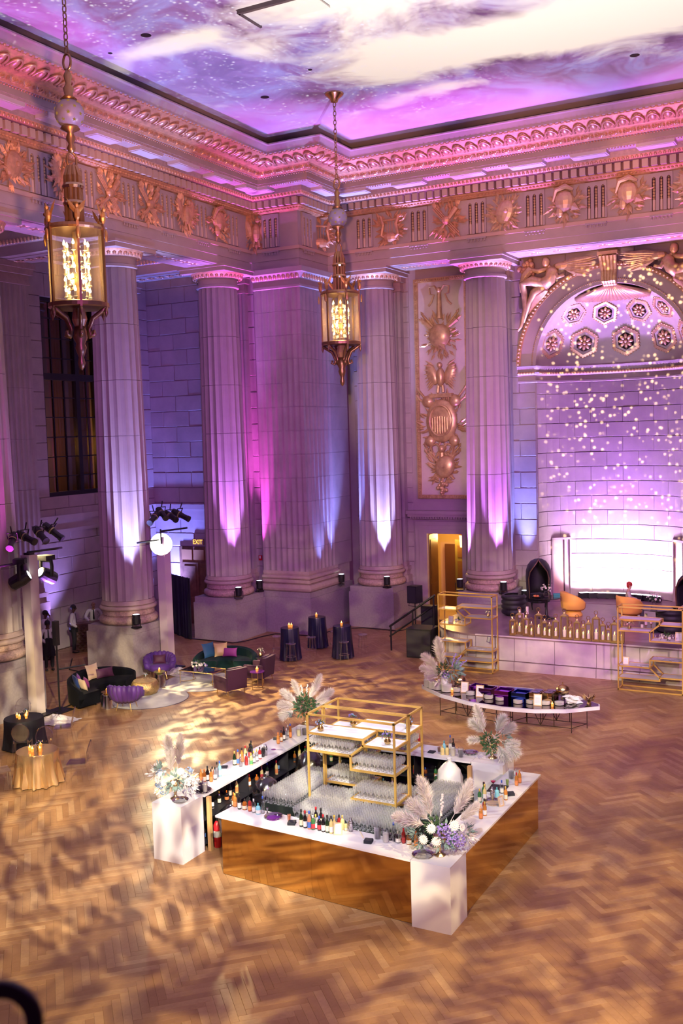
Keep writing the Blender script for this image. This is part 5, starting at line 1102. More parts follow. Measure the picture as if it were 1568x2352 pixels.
# ------------------------------------------------------------------ gold display shelves
SHELFW = mat('shelf_white', (.86, .84, .86), .25)
def etagere(x0_, y0_, dep, mirror, lb, w=1.80, h=2.44):
    e = thing('display_shelf', (x0_, y0_, 0), lb, 'shelf unit', group='gold frame display shelves'); t_ = .017
    fx = (lambda u: w-u) if mirror else (lambda u: u)
    def bar(a, b, nm='rail'):     # a,b = (u,y,z)
        a, b = Vector((fx(a[0]), a[1], a[2])), Vector((fx(b[0]), b[1], b[2])); d = b-a
        R_ = d.to_track_quat('X', 'Z').to_matrix(); MB().box((a+b)/2, (d.length+.03, .035, .035), R_).obj(nm, GOLDF, e)
    for u in (0, w):
        for y in (0, dep): bar((u, y, 0), (u, y, h), 'post')
        for z in (.02, h): bar((u, 0, z), (u, dep, z))
    for y in (0, dep):
        for z in (.02, h): bar((0, y, z), (w, y, z))
        bar((1.17, y, 2.08), (1.17, y, 1.97), 'strut'); bar((1.17, y, 1.97), (.9, y, 1.75), 'strut'); bar((.9, y, 1.75), (.9, y, 1.49), 'strut'); bar((.9, y, .94), (.9, y, .71), 'strut'); bar((.9, y, .71), (1.17, y, .45), 'strut'); bar((1.17, y, .45), (1.17, y, .36), 'strut')
    SH_ = [(0, 1.17, 2.08), (1.17, w, 1.97), (0, .9, 1.75), (.9, w, 1.49), (.9, w, .94), (0, .9, .71), (0, 1.17, .36), (1.17, w, .45)]
    for a, b, z in SH_:
        xa_, xb_ = sorted((fx(a), fx(b))); s = MB().bx(xa_+.01, xb_-.01, .01, dep-.01, z-.012, z+.012).obj('shelf', SHELFW, e)
        for y in (0, dep): MB().bx(xa_, xb_, y-t_, y+t_, z-.02, z+.018).obj('edge', GOLDF, s)
        for x in (xa_, xb_): MB().bx(x-t_, x+t_, 0, dep, z-.02, z+.018).obj('edge', GOLDF, s)
    return [(x0_+min(fx(a), fx(b)), x0_+max(fx(a), fx(b)), z+.012) for a, b, z in SH_]
S1 = etagere(-12.58, 29.52, .5, True, 'gold frame display shelf with white shelves behind the pampas vase at the stage'); S2 = etagere(-6.78, 29.1, .5, False, 'gold frame display shelf at the far right of the stage front')
def photo_frame(pos, w, h, lb, rz=0., tilt=-.25, fm=None):
    f_ = thing('picture_frame', pos, lb, 'frame', rz=rz, group='small sign frames'); o = empty('stand', (0, 0, 0), 0, f_); M_ = Matrix.Rotation(tilt, 4, 'X')
    bm = MB(); bm.M = M_; b = .02
    for q in ((-w/2, w/2, 0, b), (-w/2, w/2, h-b, h), (-w/2, -w/2+b, b, h-b), (w/2-b, w/2, b, h-b)): bm.bx(q[0], q[1], -.012, .012, q[2], q[3])
    bm.obj('moulding', fm or mat('blond_wood', (.80, .58, .34), .5), f_); bm = MB(); bm.M = M_; bm.bx(-w/2+b, w/2-b, -.002, .006, b, h-b); bm.obj('card', mat('card_white', (.88, .86, .86), .6), f_)
    bm = MB(); bm.M = M_; [bm.bx(-w*.28, w*.28, -.005, -.002, h*(.25+.09*k), h*(.27+.09*k)) for k in range(6)]; bm.obj('lettering_lines', mat('grey_ink', (.55, .52, .52), .7), f_)
    bpy.data.objects.remove(o); return f_
photo_frame((-12.25, 29.72, 1.505), .17, .22, 'small cream sign frame on the gold shelf beside the orchid garland'); bouquet((-11.95, 29.72, 1.505), .2, 22, [WFL, VFL, CFL], 'trailing white and violet orchid garland on the first gold shelf', 'clear', .06, seed=5, low=True); bouquet((-10.98, 29.75, 1.77), .16, 14, [PFL, WFL, CFL], 'pink bud posy in a gold vase on the first gold shelf', 'gold', .11, seed=6)
bouquet((-6.5, 29.3, 1.765), .17, 14, [PFL, CFL], 'blush bud posy in a bronze vase on the far gold shelf', 'bronze', .11, seed=7); bouquet((-5.45, 29.35, 1.505), .22, 24, [WFL, CFL, WFL], 'white and green garland on the far gold shelf', 'clear', .06, seed=8, low=True); photo_frame((-5.12, 29.3, 1.505), .2, .26, 'cream sign frame at the end of the far gold shelf'); photo_frame((-6.6, 29.25, .725), .17, .22, 'small white sign frame on a low shelf of the far gold unit'); photo_frame((-10.98, 29.72, .955), .16, .2, 'small silver sign frame on a low shelf of the first gold unit', rz=-.5, fm=CHROME)
rd = random.Random(3)
for i, (x, y, z, n) in enumerate(((-12.2, 29.7, .955, 8), (-11.3, 29.75, .725, 5), (-5.4, 29.3, .955, 8), (-6.1, 29.3, .725, 5))):
    for k in range(n):
        o = MB().bx(-.09, .09, -.03, .03, 0, .006+.004*(k % 2)).obj('place_card', mat('card_grey' if k % 2 else 'card_white', (.4, .4, .45), .5), None, (x+rd.uniform(-.3, .3), y+(k-n/2)*.05, z), rd.uniform(-.3, .3)); tag(o, 'small printed card lying on a low shelf of the %s' % ('first gold unit' if i < 2 else 'far gold unit'), 'card', 'cards on the low shelves, %s unit' % ('first' if i < 2 else 'far'))
# ------------------------------------------------------------------ crescent buffet table
BZ = .92
FE = [G(968, 1574, BZ), G(1010, 1594, BZ), G(1075, 1612, BZ), G(1150, 1624, BZ), G(1225, 1630, BZ), G(1300, 1630, BZ), G(1377, 1622, BZ)]
BE = [G(1377, 1617, BZ), G(1330, 1601, BZ), G(1270, 1587, BZ), G(1205, 1579, BZ), G(1120, 1573, BZ), G(1040, 1571, BZ), G(968, 1572, BZ)]
bf = thing('buffet_table', (FE[3].x, FE[3].y, 0), 'crescent buffet table with mirrored top and thin black legs', 'table'); O_ = Vector((FE[3].x, FE[3].y, 0))
poly = [(p.x-O_.x, p.y-O_.y) for p in FE+BE]
MB().prism(poly, BZ-.09, BZ-.005).obj('table_top', WHITEM, bf)
cx_ = sum(p[0] for p in poly)/len(poly); cy_ = sum(p[1] for p in poly)/len(poly)
MB().prism([(cx_+(x-cx_)*.985, cy_+(y-cy_)*.93) for x, y in poly], BZ-.005, BZ).obj('mirror_top', mat('bronze_mirror', (.40, .33, .40), .06, 1.), bf)
WIRE = mat('wire_leg', (.05, .03, .02), .5)
def trestle(a, b, nm='wire_leg'):
    bm = MB(); d = b-a; top = BZ-.09
    for q in (0, .28, .5, .72, 1): p = a+d*q; bm.tube([(p.x, p.y, 0 if q in (0, 1) else .12), (p.x, p.y, top)], .011, 5)
    for q0, q1 in ((.28, .5), (.5, .72)): p, r = (a+d*q0, a+d*q1) if q0 < .5 else (a+d*q1, a+d*q0); bm.tube([(p.x, p.y, top), (r.x, r.y, .12)], .010, 5)
    for z in (.12,): bm.tube([(a.x, a.y, z), (b.x, b.y, z)], .010, 5)
    bm.obj(nm, WIRE, bf)
A1, A2, A3, A4 = [G(*q)-O_ for q in ((1011, 1643), (1140, 1668), (1172, 1668), (1312, 1684))]
bk = Vector((.25, .55, 0))
trestle(A1, A2); trestle(A3, A4); trestle(A1+bk, A2+bk); trestle(A3+bk, A4+bk)
bm = MB()
for p in (A1, A2, A3, A4): bm.tube([(p.x, p.y, .12), (p.x+bk.x, p.y+bk.y, .12)], .010, 5)
bm.obj('stretcher', WIRE, bf)
PURM = mat('violet_mirror', (.45, .08, .75), .08, 1.); BLUM = mat('blue_mirror', (.06, .12, .6), .08, 1.); GLDM = mat('gold_mirror', (.85, .58, .28), .1, 1.); SMK = mat('smoked_mirror', (.12, .10, .13), .08, 1.)
PLT = mat('porcelain', (.88, .85, .80), .2)
def on_b(x, y): return G(x, y, BZ)
def food_box(x, y, w, d, h, m_, lb, wells=0):
    b = thing('serving_box', on_b(x, y), lb, 'serving box', rz=-.08, group='mirrored serving boxes on the buffet'); t_ = .012; bm = MB(); bm.bx(-w/2, w/2, -d/2, -d/2+t_, 0, h); bm.bx(-w/2, w/2, d/2-t_, d/2, 0, h); bm.bx(-w/2, -w/2+t_, -d/2, d/2, 0, h); bm.bx(w/2-t_, w/2, -d/2, d/2, 0, h); bm.obj('box_walls', m_, b)
    if wells:
        MB().bx(-w/2, w/2, -d/2, d/2, h, h+.012).obj('lid', m_, b); [MB().lathe([(.10, 0), (.11, .006), (.085, .002), (0, .001)], 16).obj('dish', CHROME, b, (0, q, h+.013)) for q in (-d*.22, d*.22)]
    else: MB().bx(-w/2+t_, w/2-t_, -d/2+t_, d/2-t_, h-.05, h-.035).obj('tray', m_, b)
    return b
food_box(1098, 1588, .36, .38, .16, PURM, 'low violet mirrored serving box behind the small sign frames'); food_box(1120, 1598, .34, .36, .22, mat('violet_dark', (.20, .06, .32), .1, 1.), 'dark violet mirrored serving box, second from the plate stacks')
food_box(1158, 1605, .38, .38, .24, PURM, 'bright violet mirrored serving box in the middle of the buffet'); food_box(1197, 1610, .38, .38, .24, BLUM, 'blue mirrored serving box on the buffet'); food_box(1234, 1611, .27, .44, .25, GLDM, 'gold serving box with round dishes next to the blue box', 1); food_box(1263, 1612, .27, .44, .25, GLDM, 'gold serving box with round dishes nearest the chafing globe', 1)
def plates(x, y, n, r, lb):
    p = thing('plate_stack', on_b(x, y), lb, 'plates', group='stacked plates on the buffet'); PM = MB().lathe([(r*.5, 0), (r*.6, .004), (r, .014), (r, .018), (r*.55, .010), (0, .009)], 18).mesh('plate', PLT, True)
    for k in range(n): inst('plate', PM, p, (0, 0, k*.0135))
    return p
for i, (x, y) in enumerate(((1048, 1588), (1080, 1596), (1122, 1604), (1148, 1608), (1189, 1615), (1218, 1615), (1252, 1618), (1284, 1619))): plates(x, y, 6, .115, 'low stack of cream plates, %s from the tall vase along the buffet front' % ORD[i])
for i, (x, y) in enumerate(((985, 1577), (996, 1581), (1006, 1583), (1026, 1588))): plates(x, y, 14, .14, 'tall stack of glass plates at the vase end of the buffet, %s from the tip' % ORD[i])
for i, (x, y, h) in enumerate(((1066, 1591, .28), (1101, 1601, .3), (1234, 1621, .28))): photo_frame(on_b(x, y), .20, h, 'blond wood sign frame on the buffet, %s from the tall vase' % ORD[i], rz=.1)
def chafer(x, y, lb):
    c = thing('chafing_globe', on_b(x, y), lb, 'chafing dish', group='brass chafing globes'); bm = MB(); bm.tube([(.14*cos(a), .14*sin(a), .16) for a in [2*pi*i/16 for i in range(16)]], .010, 5, True); [bm.tube([(.17*cos(a), .17*sin(a), 0), (.12*cos(a), .12*sin(a), .16)], .009, 5) for a in (0, pi/2, pi, 3*pi/2)]; bm.obj('wire_stand', BLACK, c)
    MB().ball((0, 0, .27), (.17, .17, .13), 18, 10).obj('globe_dish', BRASS, c, smooth=True); MB().lathe([(.03, .40), (.012, .42), (.02, .45), (0, .46)], 8).obj('lid_knob', BRASS, c); MB().lathe([(.172, .27), (.178, .275), (.172, .285)], 18).obj('rim', CHROME, c); MB().lathe([(.05, .02), (.05, .08)], 10).obj('burner', CHROME, c)
chafer(1056, 1584, 'brass chafing globe on a wire stand near the tall white vase'); chafer(1292, 1608, 'brass chafing globe on a wire stand near the white napkins')
nk = thing('napkin_pile', on_b(1325, 1612), 'heap of white folded napkins at the far end of the buffet', 'napkins'); rd = random.Random(11)
for k in range(14): 
    o = MB().prism([(-.1, -.1), (.1, -.1), (.1, .1), (-.1, .1)], 0, .06, [(-.03, -.04), (.05, -.03), (.03, .04), (-.04, .03)]).obj('napkin', mat('white_linen', (.88, .87, .88), .8), nk, (rd.uniform(-.22, .22), rd.uniform(-.12, .12), .05*(k//5))); o.rotation_euler = (rd.uniform(-.4, .4), rd.uniform(-.4, .4), rd.uniform(0, 3))
gb = thing('gold_leaf_bowl', on_b(1352, 1616), 'gold leaf-shaped ornament at the tip of the buffet', 'ornament'); bm = MB(); [bm.leaf((0, 0, .03), (cos(a)*.7, sin(a)*.7, .8), .26, .10, .25) for a in [k*.9 for k in range(7)]]; bm.obj('leaf_spray', BRASS, gb); MB().lathe([(.06, 0), (.05, .04)], 10).obj('foot', BRASS, gb)
def votive(pos, lb, group, s=1.):
    v = thing('votive_candle', pos, lb, 'candle', group=group); MB().lathe([(.028*s, 0), (.036*s, .075*s), (.033*s, .075*s), (.026*s, .01)], 10).obj('glass_cup', mat('amber_glass', (.95, .42, .10), .2, emit=1.6, ecol=(1, .38, .06)), v); MB().lathe([(.026*s, .01), (.026*s, .05*s), (0, .05*s)], 8).obj('wax', WAX, v); candle_flame(v, .05*s, 1.2*s); return v
votive(on_b(1038, 1590), 'amber votive candle on the buffet beside the glass plates', 'votives on the buffet'); votive(on_b(1268, 1623), 'amber votive candle in front of the gold serving boxes', 'votives on the buffet')
# pampas arrangements
PAMP = mat('pampas_cream', (.93, .85, .79), .8); PAMPW = mat('dried_white', (.88, .85, .80), .8)
def plume(L, wd, seed, m_, dens=420):
    bm = MB(); rd = random.Random(seed)
    for k in range(dens):
        q = rd.random(); ang = rd.uniform(0, 2*pi); s = sin(pi*min(1, q*1.02+.06))**.7; z = L*(.12+.86*q); bend = Vector((.10*L*q*q, 0, 0)); d = Vector((cos(ang)*rd.uniform(.1, .9), sin(ang)*rd.uniform(.1, .9), rd.uniform(.5, 1))).normalized(); l = wd*(.45+.75*s)*rd.uniform(.6, 1.1)
        b = Vector((0, 0, z))+bend; sd_ = d.cross(Vector((rd.uniform(-1, 1), rd.uniform(-1, 1), rd.uniform(-1, 1)))).normalized()*.0055; bm.add([b-sd_, b+sd_, b+d*l+Vector((0, 0, -.2*l))*0+bend*.2], [(0, 1, 2)])
    bm.tube([(0, 0, -.25), (0, 0, L*.4), (.08*L, 0, L*.9)], .005, 4); return bm.mesh('pampas_plume', m_)
PLU = [plume(.62, .17, 1, PAMP, 1700), plume(.52, .17, 2, PAMP, 1500), plume(.46, .2, 3, PAMP, 1500)]; PLUW = [plume(.45, .22, 4, PAMPW, 800), plume(.36, .22, 5, PAMPW, 700)]
def rot_to(d): return Vector(d).to_track_quat('Z', 'Y').to_euler()
def put(me, nm, par, pos, d, sc=1.): o = inst(nm, me, par, pos, sc=sc); o.rotation_euler = rot_to(d); return o
SPIKE = MB(); [SPIKE.ball((random.uniform(-.02, .02), random.uniform(-.02, .02), .03*k), .022, 5, 3) for k in range(12)]; SPIKE.tube([(0, 0, -.2), (0, 0, .3)], .004, 4)
SPIKEV = SPIKE.mesh('delphinium_spike', VFL); SPIKEW = SPIKE.mesh('white_spike', WFL); HYD = cluster(.075, 40, .03, 5).mesh('hydrangea', VFL); HYDB = cluster(.075, 40, .03, 6).mesh('hydrangea', BFL); MUM = blossom(.085, 16, 4).mesh('chrysanthemum', WFL)
def gold_vase(par, s=1.):
    MB().lathe([(.085*s, 0), (.085*s, .012*s), (.03*s, .04*s), (.018*s, .08*s), (.03*s, .11*s), (.018*s, .14*s), (.05*s, .17*s), (.085*s, .22*s), (.09*s, .30*s), (.08*s, .30*s), (.05*s, .2*s)], 18).obj('footed_vase', mat('antique_brass', (.72, .52, .26), .3, .95), par, smooth=True)
def V3(x, y, z): return _rt*x+Vector((_fw.x, _fw.y, 0)).normalized()*y+Vector((0, 0, z))     # across, away, up as seen from the balcony
def arrangement(pos, lb, spec, vz, s=1., vase='gold', vs=1.1):
    a = thing('flower_arrangement', pos, lb, 'flower arrangement')
    if vase == 'gold': gold_vase(a, vs)
    else: MB().lathe([(.07, 0), (.12, .42), (.11, .42), (.06, .03)], 18).obj('trumpet_vase', WHITEM, a, smooth=True)
    for kind, (x, y, z), d, sc in spec:
        me, nm = {'p0': (PLU[0], 'pampas_plume'), 'p1': (PLU[1], 'pampas_plume'), 'p2': (PLU[2], 'pampas_plume'), 'w0': (PLUW[0], 'dried_palm'), 'w1': (PLUW[1], 'dried_palm'), 'hyd': (HYD, 'hydrangea'), 'hydb': (HYDB, 'hydrangea'), 'mum': (MUM, 'chrysanthemum'), 'sv': (SPIKEV, 'delphinium_spike'), 'sw': (SPIKEW, 'white_spike'), 'g': (leaves(GRN, 60, .8, .45, 1), 'foliage'), 's': (leaves(SGR, 50, .8, .5, 2), 'foliage'), 'wl': (leaves(WFL, 60, .8, .4, 3), 'white_leaves')}[kind]
        put(me, nm, a, V3(x, y, z)*s+Vector((0, 0, vz)), V3(*d), sc*s)
    return a
arrangement(G(1022, 1585, BZ), 'tall pampas arrangement in a white trumpet vase on the buffet', [('p0', (-.05, 0, .15), (-.15, 0, 1), 1.35), ('p1', (-.12, 0, .12), (-.8, 0, .75), 1.2), ('p1', (-.12, 0, .05), (-1, -.2, .35), 1.1), ('p2', (-.12, 0, .0), (-1, -.3, .0), .9), ('wl', (-.1, -.1, .0), (-.6, -.4, -.4), .3), ('g', (-.05, -.1, .12), (-.2, -.5, .6), .22), ('s', (.18, 0, .1), (.5, -.3, .3), .32), ('s', (.28, 0, .0), (1, -.2, .0), .26), ('hyd', (.0, -.12, .02), (0, -.6, .4), 1.3), ('sv', (.18, 0, .22), (.35, 0, 1), 1), ('sv', (.24, 0, .2), (.6, 0, .9), 1), ('sv', (.3, 0, .15), (.8, 0, .6), 1), ('mum', (-.1, -.15, .06), (-.3, -1, .3), .6), ('mum', (.05, -.15, -.03), (0, -1, .3), .6)], .42, 1., 'white')
# ------------------------------------------------------------------ the square bar
BT = 1.06; MIR = mat('gold_mirror_front', (.80, .53, .19), .07, 1., var=.06, vs=.6); BIN = mat('bar_interior', (.02, .02, .026), .6)
def counter(o, rz, L, D, lb, over=(.1, 0.), mirror=True, shelf=True):   # local: x along, y inward from the guest face
    c = thing('bar_counter', (o[0], o[1], 0), lb, 'bar counter', rz=rz, group='counters of the square bar'); k = 2 if L > 3 else 1
    for i in range(k): MB().bx(L*i/k+.001, L*(i+1)/k-.001, 0, D, BT-.035, BT).obj('counter_top', WHITE, c)
    a, b = over[0], L-over[1]
    for i in range(k): q0, q1 = a+(b-a)*i/k, a+(b-a)*(i+1)/k; MB().bx(q0+.001, q1-.001, .045, .06, .012, BT-.036).obj('mirror_panel', MIR, c)
    bm = MB(); bm.bx(a, b, .062, .08, .0, BT-.04); bm.bx(a, a+.02, .062, D-.04, 0, BT-.04); bm.bx(b-.02, b, .062, D-.04, 0, BT-.04); bm.obj('carcass', BIN, c)
    if shelf:
        for z in (.10, .55): MB().bx(a+.02, b-.02, .08, D-.06, z-.012, z+.012).obj('inner_shelf', BIN, c)
        for q in (.33, .66): MB().bx(a+(b-a)*q-.01, a+(b-a)*q+.01, .08, D-.08, .1, BT-.04).obj('divider', BIN, c)
    return c
counter((-10.30, 14.0), -.0665, 3.88, .6, 'front bar counter with gold mirror face nearest the camera')
counter((-5.75, 14.40), pi/2, 3.9, .64, 'bar counter with gold mirror face on the right side', (0., .06))
counter((-7.24, 19.12), pi, 3.85, .68, 'stage-side bar counter behind the gold shelves', (0, 0))
counter((-11.76, 19.35), -pi/2, 4.62, .70, 'long bar counter on the lounge side', (0, 0))
def pedestal(x0_, y0_, lb, w=.66): 
    p = thing('white_pedestal', (x0_+w/2, y0_+w/2, 0), lb, 'pedestal', group='white corner pedestals'); MB().bx(-w/2, w/2, -w/2, w/2, 0, BT-.02).obj('body', WHITEM, p); MB().bx(-w/2, w/2, -w/2, w/2, BT-.02, BT+.004).obj('top', WHITE, p); return p
pedestal(-6.41, 13.72, 'white corner pedestal nearest the camera under the big flower arrangement'); pedestal(-11.74, 14.04, 'white pedestal standing apart at the open bar corner'); pedestal(-7.23, 18.46, 'white pedestal between the stage-side counter and right counter')
tag(MB().bx(-.035, .035, -.035, .035, 0, 1.03).obj('timber_post', mat('pine', (.62, .38, .16), .6), None, (-11.0, 14.78, 0)), 'pine post at the end of the lounge-side counter', 'post'); tag(MB().bx(-.04, .04, -.04, .04, 0, 1.03).obj('timber_post', mat('pine'), None, (-7.2, 18.3, 0)), 'pine post beside the ice bag at the stage-side counter', 'post')
# ---- bottles
def bcol(n, c, a=.0, rough=.08): return mat('glass_'+n, c, rough, spec=.6, coat=.3)
GC = {'wine': bcol('wine', (.012, .03, .012)), 'dark': bcol('dark', (.012, .010, .012)), 'green': bcol('green', (.04, .16, .05)), 'amber': bcol('amber', (.34, .10, .015)), 'rum': bcol('rum', (.50, .20, .04)), 'rose': bcol('rose', (.70, .28, .16)), 'clear': glass('glass_clear_bottle', (.90, .93, .95), .12, .8), 'teal': mat('glass_teal', (.25, .62, .72), .08), 'red': bcol('red', (.30, .02, .02)), 'pale': bcol('pale', (.75, .62, .25)), 'white': mat('glass_white', (.85, .85, .86), .2)}
SHP = {'wine': [(.036, 0), (.038, .01), (.038, .17), (.032, .205), (.014, .235), (.0135, .30), (.016, .30), (.016, .315), (.0, .316)],
       'round': [(.036, 0), (.038, .01), (.038, .16), (.030, .19), (.014, .21), (.013, .26), (.0, .262)],
       'champ': [(.042, 0), (.044, .01), (.043, .14), (.032, .2), (.016, .25), (.016, .30), (0, .305)],
       'flask': [(.046, 0), (.048, .01), (.048, .12), (.036, .15), (.014, .165), (.013, .20), (0, .202)],
       'tall': [(.034, 0), (.036, .01), (.036, .2), (.016, .25), (.014, .33), (0, .332)],
       'can': [(.031, 0), (.033, .008), (.033, .112), (.027, .122), (0, .122)], 'jug': [(.05, 0), (.055, .01), (.062, .2), (.064, .2), (.055, .19), (.048, .03)]}
CAPC = {'k': (.02, .02, .02), 'r': (.55, .02, .03), 'b': (.05, .12, .55), 'g': (.65, .45, .12), 'w': (.8, .8, .8), 'o': (.8, .22, .03), 'y': (.8, .6, .1), 't': (.1, .45, .5), 's': (.6, .6, .62)}
LABC = {'w': (.85, .83, .78), 'k': (.03, .03, .04), 'r': (.55, .05, .06), 'b': (.08, .2, .6), 'o': (.8, .28, .08), 'c': (.80, .72, .52), 'g': (.1, .35, .12)}
_BM = {}
def bmesh_for(sh, col, cap, lab):
    k = (sh, col, cap, lab)
    if k not in _BM:
        p = SHP[sh]; n = 12; H_ = p[-1][1]
        body = MB().lathe(p, n).mesh('bottle', GC[col], True)
        cm = MB().lathe([(p[-3][0]*1.15 if len(p) > 4 else .02, H_-.045), (p[-2][0]*1.15, H_-.001), (p[-2][0]*1.1, H_+.006), (0, H_+.007)], 10).mesh('cap', mat('cap_'+cap, CAPC[cap], .35), True) if sh not in ('can', 'jug') else None
        rr = max(q[0] for q in p)*1.012; lm = MB().lathe([(rr, H_*.10), (rr, H_*.42)], n, cap=False).mesh('paper_label', mat('label_'+lab, LABC[lab], .6), True) if lab and sh != 'jug' else None
        _BM[k] = (body, cm, lm)
    return _BM[k]
CN = {'wine': 'dark green wine', 'dark': 'black glass', 'green': 'green glass', 'amber': 'amber whiskey', 'rum': 'golden rum', 'rose': 'rose wine', 'clear': 'clear spirit', 'teal': 'pale teal gin', 'red': 'deep red liqueur', 'pale': 'pale gold', 'white': 'white'}
CP = {'k': 'black', 'r': 'red', 'b': 'blue', 'g': 'gold', 'w': 'white', 'o': 'orange', 'y': 'yellow', 't': 'teal', 's': 'silver'}
_used = {}
def bottle(pos, sh, col, cap, lab, where, group, sc=.92):
    b_, c_, l_ = bmesh_for(sh, col, cap, lab); kind = 'can' if sh == 'can' else ('pitcher' if sh == 'jug' else 'bottle')
    desc = '%s %s%s' % (CN[col], kind, ' with %s cap' % CP[cap] if kind == 'bottle' else ''); key = (desc, where); _used[key] = _used.get(key, 0)+1
    lb = '%s%s, %s' % (desc, '' if _used[key] == 1 else ' (%s such)' % ORD[_used[key]-1], where)
    o = inst(kind, b_, None, pos, random.uniform(0, 6), sc=sc); tag(o, lb[0].upper()+lb[1:], kind, group)
    if c_: inst('cap', c_, o)
    if l_: inst('paper_label', l_, o)
    return o
def on_c(x, y, z=BT):          # surveyed spot, kept on the slab it stands on
    p = G(x, y, z); c = lambda v, a, b: max(a, min(b, v)); yf = 14.0-.0666*(p.x+10.3)
    if p.y < 14.95 and -10.35 < p.x < -6.45: p.y = c(p.y, yf+.09, yf+.52)
    elif p.x > -6.8 and 14.35 < p.y < 18.4: p.x = c(p.x, -6.30, -5.85)
    elif p.x < -10.9: p.x = c(p.x, -11.66, -11.14)
    elif p.y > 18.2: p.y = c(p.y, 18.52, 19.02)
    return p
A_ = 'at the open end of the front counter'; B_ = 'in the cluster mid front counter'; C_ = 'beside the front flower arrangement'
for x, y, s_, c_, k_, l_ in ((540, 1853, 'round', 'rum', 'y', 'o'), (550, 1858, 'wine', 'dark', 'k', 'w'), (562, 1859, 'flask', 'amber', 'k', 'c'), (574, 1863, 'round', 'red', 'k', 'o'), (583, 1866, 'round', 'clear', 'w', 'w'), (593, 1869, 'flask', 'teal', 't', 'w'), (604, 1868, 'tall', 'clear', 'b', None), (545, 1846, 'round', 'amber', 'o', 'c')): bottle(on_c(x, y), s_, c_, k_, l_, A_, 'bottles on the front counter')
for x, y, s_, c_, k_, l_ in ((692, 1898, 'wine', 'wine', 'k', 'c'), (701, 1901, 'wine', 'dark', 'r', 'w'), (710.5, 1904, 'tall', 'rose', 'b', 'b'), (719, 1905, 'round', 'green', 'w', 'r'), (725.5, 1903, 'round', 'clear', 'y', 'w'), (733.5, 1907, 'round', 'dark', 'b', 'r'), (742.5, 1910, 'wine', 'dark', 'r', 'w'), (752, 1912, 'wine', 'wine', 'k', 'c'), (761, 1914, 'wine', 'pale', 'k', 'w'), (768, 1912, 'wine', 'pale', 'y', 'c'), (729, 1890, 'wine', 'dark', 'r', 'w'), (740, 1893, 'wine', 'dark', 'k', 'c'), (780, 1903, 'round', 'red', 'k', None), (787, 1905, 'round', 'pale', 'g', None), (797, 1905, 'can', 'pale', 'g', 'c')): bottle(on_c(x, y), s_, c_, k_, l_, B_, 'bottles on the front counter')
for x, y, s_, c_, k_, l_ in ((907, 1915, 'can', 'dark', 'w', 'k'), (917, 1920, 'tall', 'clear', 'b', None), (914, 1935, 'flask', 'clear', 's', 'w'), (927, 1936, 'round', 'red', 'r', 'r'), (940, 1938, 'flask', 'amber', 'k', 'w'), (930, 1915, 'can', 'dark', 'k', 'k'), (921, 1908, 'can', 'dark', 'k', 'k'), (935, 1908, 'can', 'dark', 'k', 'k'), (1025, 1945, 'wine', 'wine', 'k', 'w'), (1037, 1944, 'flask', 'teal', 't', None), (960, 1938, 'round', 'rum', 'o', 'o'), (973, 1942, 'round', 'clear', 'k', None)): bottle(on_c(x, y), s_, c_, k_, l_, C_, 'bottles on the front counter')
D_ = 'on the right counter by the round tray'; E_ = 'at the far tip of the right counter'
for x, y, s_, c_, k_, l_ in ((1092, 1830, 'wine', 'dark', 'r', 'o'), (1102, 1832, 'wine', 'green', 'k', 'g'), (1098, 1842, 'round', 'green', 'y', 'c'), (1113, 1838, 'wine', 'pale', 'y', 'w'), (1104, 1880, 'round', 'rum', 'o', 'o'), (1113, 1873, 'round', 'rum', 'y', 'w'), (1112, 1866, 'round', 'red', 'k', None), (1152, 1822, 'round', 'clear', 'b', 'w'), (1141, 1832, 'flask', 'teal', 't', None), (1161, 1837, 'round', 'rum', 'g', 'c')): bottle(on_c(x, y), s_, c_, k_, l_, D_, 'bottles on the right counter')
for x, y, s_, c_, k_, l_ in ((1186, 1804, 'round', 'rum', 'r', 'o'), (1193, 1798, 'round', 'rum', 'o', 'o')): bottle(on_c(x, y), s_, c_, k_, l_, E_, 'bottles on the right counter')
F_ = 'near the pampas corner of the lounge-side counter'; H_ = 'in the large cluster mid lounge-side counter'; I_ = 'near the tray end of the lounge-side counter'; J_ = 'on the stage-side counter'
for x, y, s_, c_, k_, l_ in ((639, 1708, 'round', 'rum', 'o', 'o'), (646, 1703, 'round', 'amber', 'k', 'c'), (652, 1700, 'wine', 'dark', 'k', 'w'), (658, 1698, 'round', 'clear', 'w', None), (667, 1694, 'tall', 'amber', 'b', 'o'), (661, 1690, 'round', 'clear', 's', 'w')): bottle(on_c(x, y), s_, c_, k_, l_, F_, 'bottles on the lounge-side counter')
for x, y, s_, c_, k_, l_ in ((539, 1757, 'champ', 'wine', 'g', 'c'), (547, 1756, 'tall', 'rose', 'b', 'b'), (556, 1750, 'wine', 'rum', 'k', 'o'), (564, 1745, 'wine', 'pale', 'r', 'w'), (574, 1740, 'wine', 'dark', 'k', 'r'), (577, 1733, 'wine', 'wine', 'k', 'k'), (553, 1760, 'round', 'clear', 's', None), (566, 1757, 'round', 'red', 'k', None), (577, 1757, 'round', 'pale', 'y', 'g'), (583, 1752, 'round', 'clear', 'y', 'w'), (590, 1748, 'round', 'clear', 'g', 'w'), (597, 1743, 'round', 'red', 'k', 'w'), (604, 1738, 'round', 'dark', 's', None)): bottle(on_c(x, y), s_, c_, k_, l_, H_, 'bottles on the lounge-side counter')
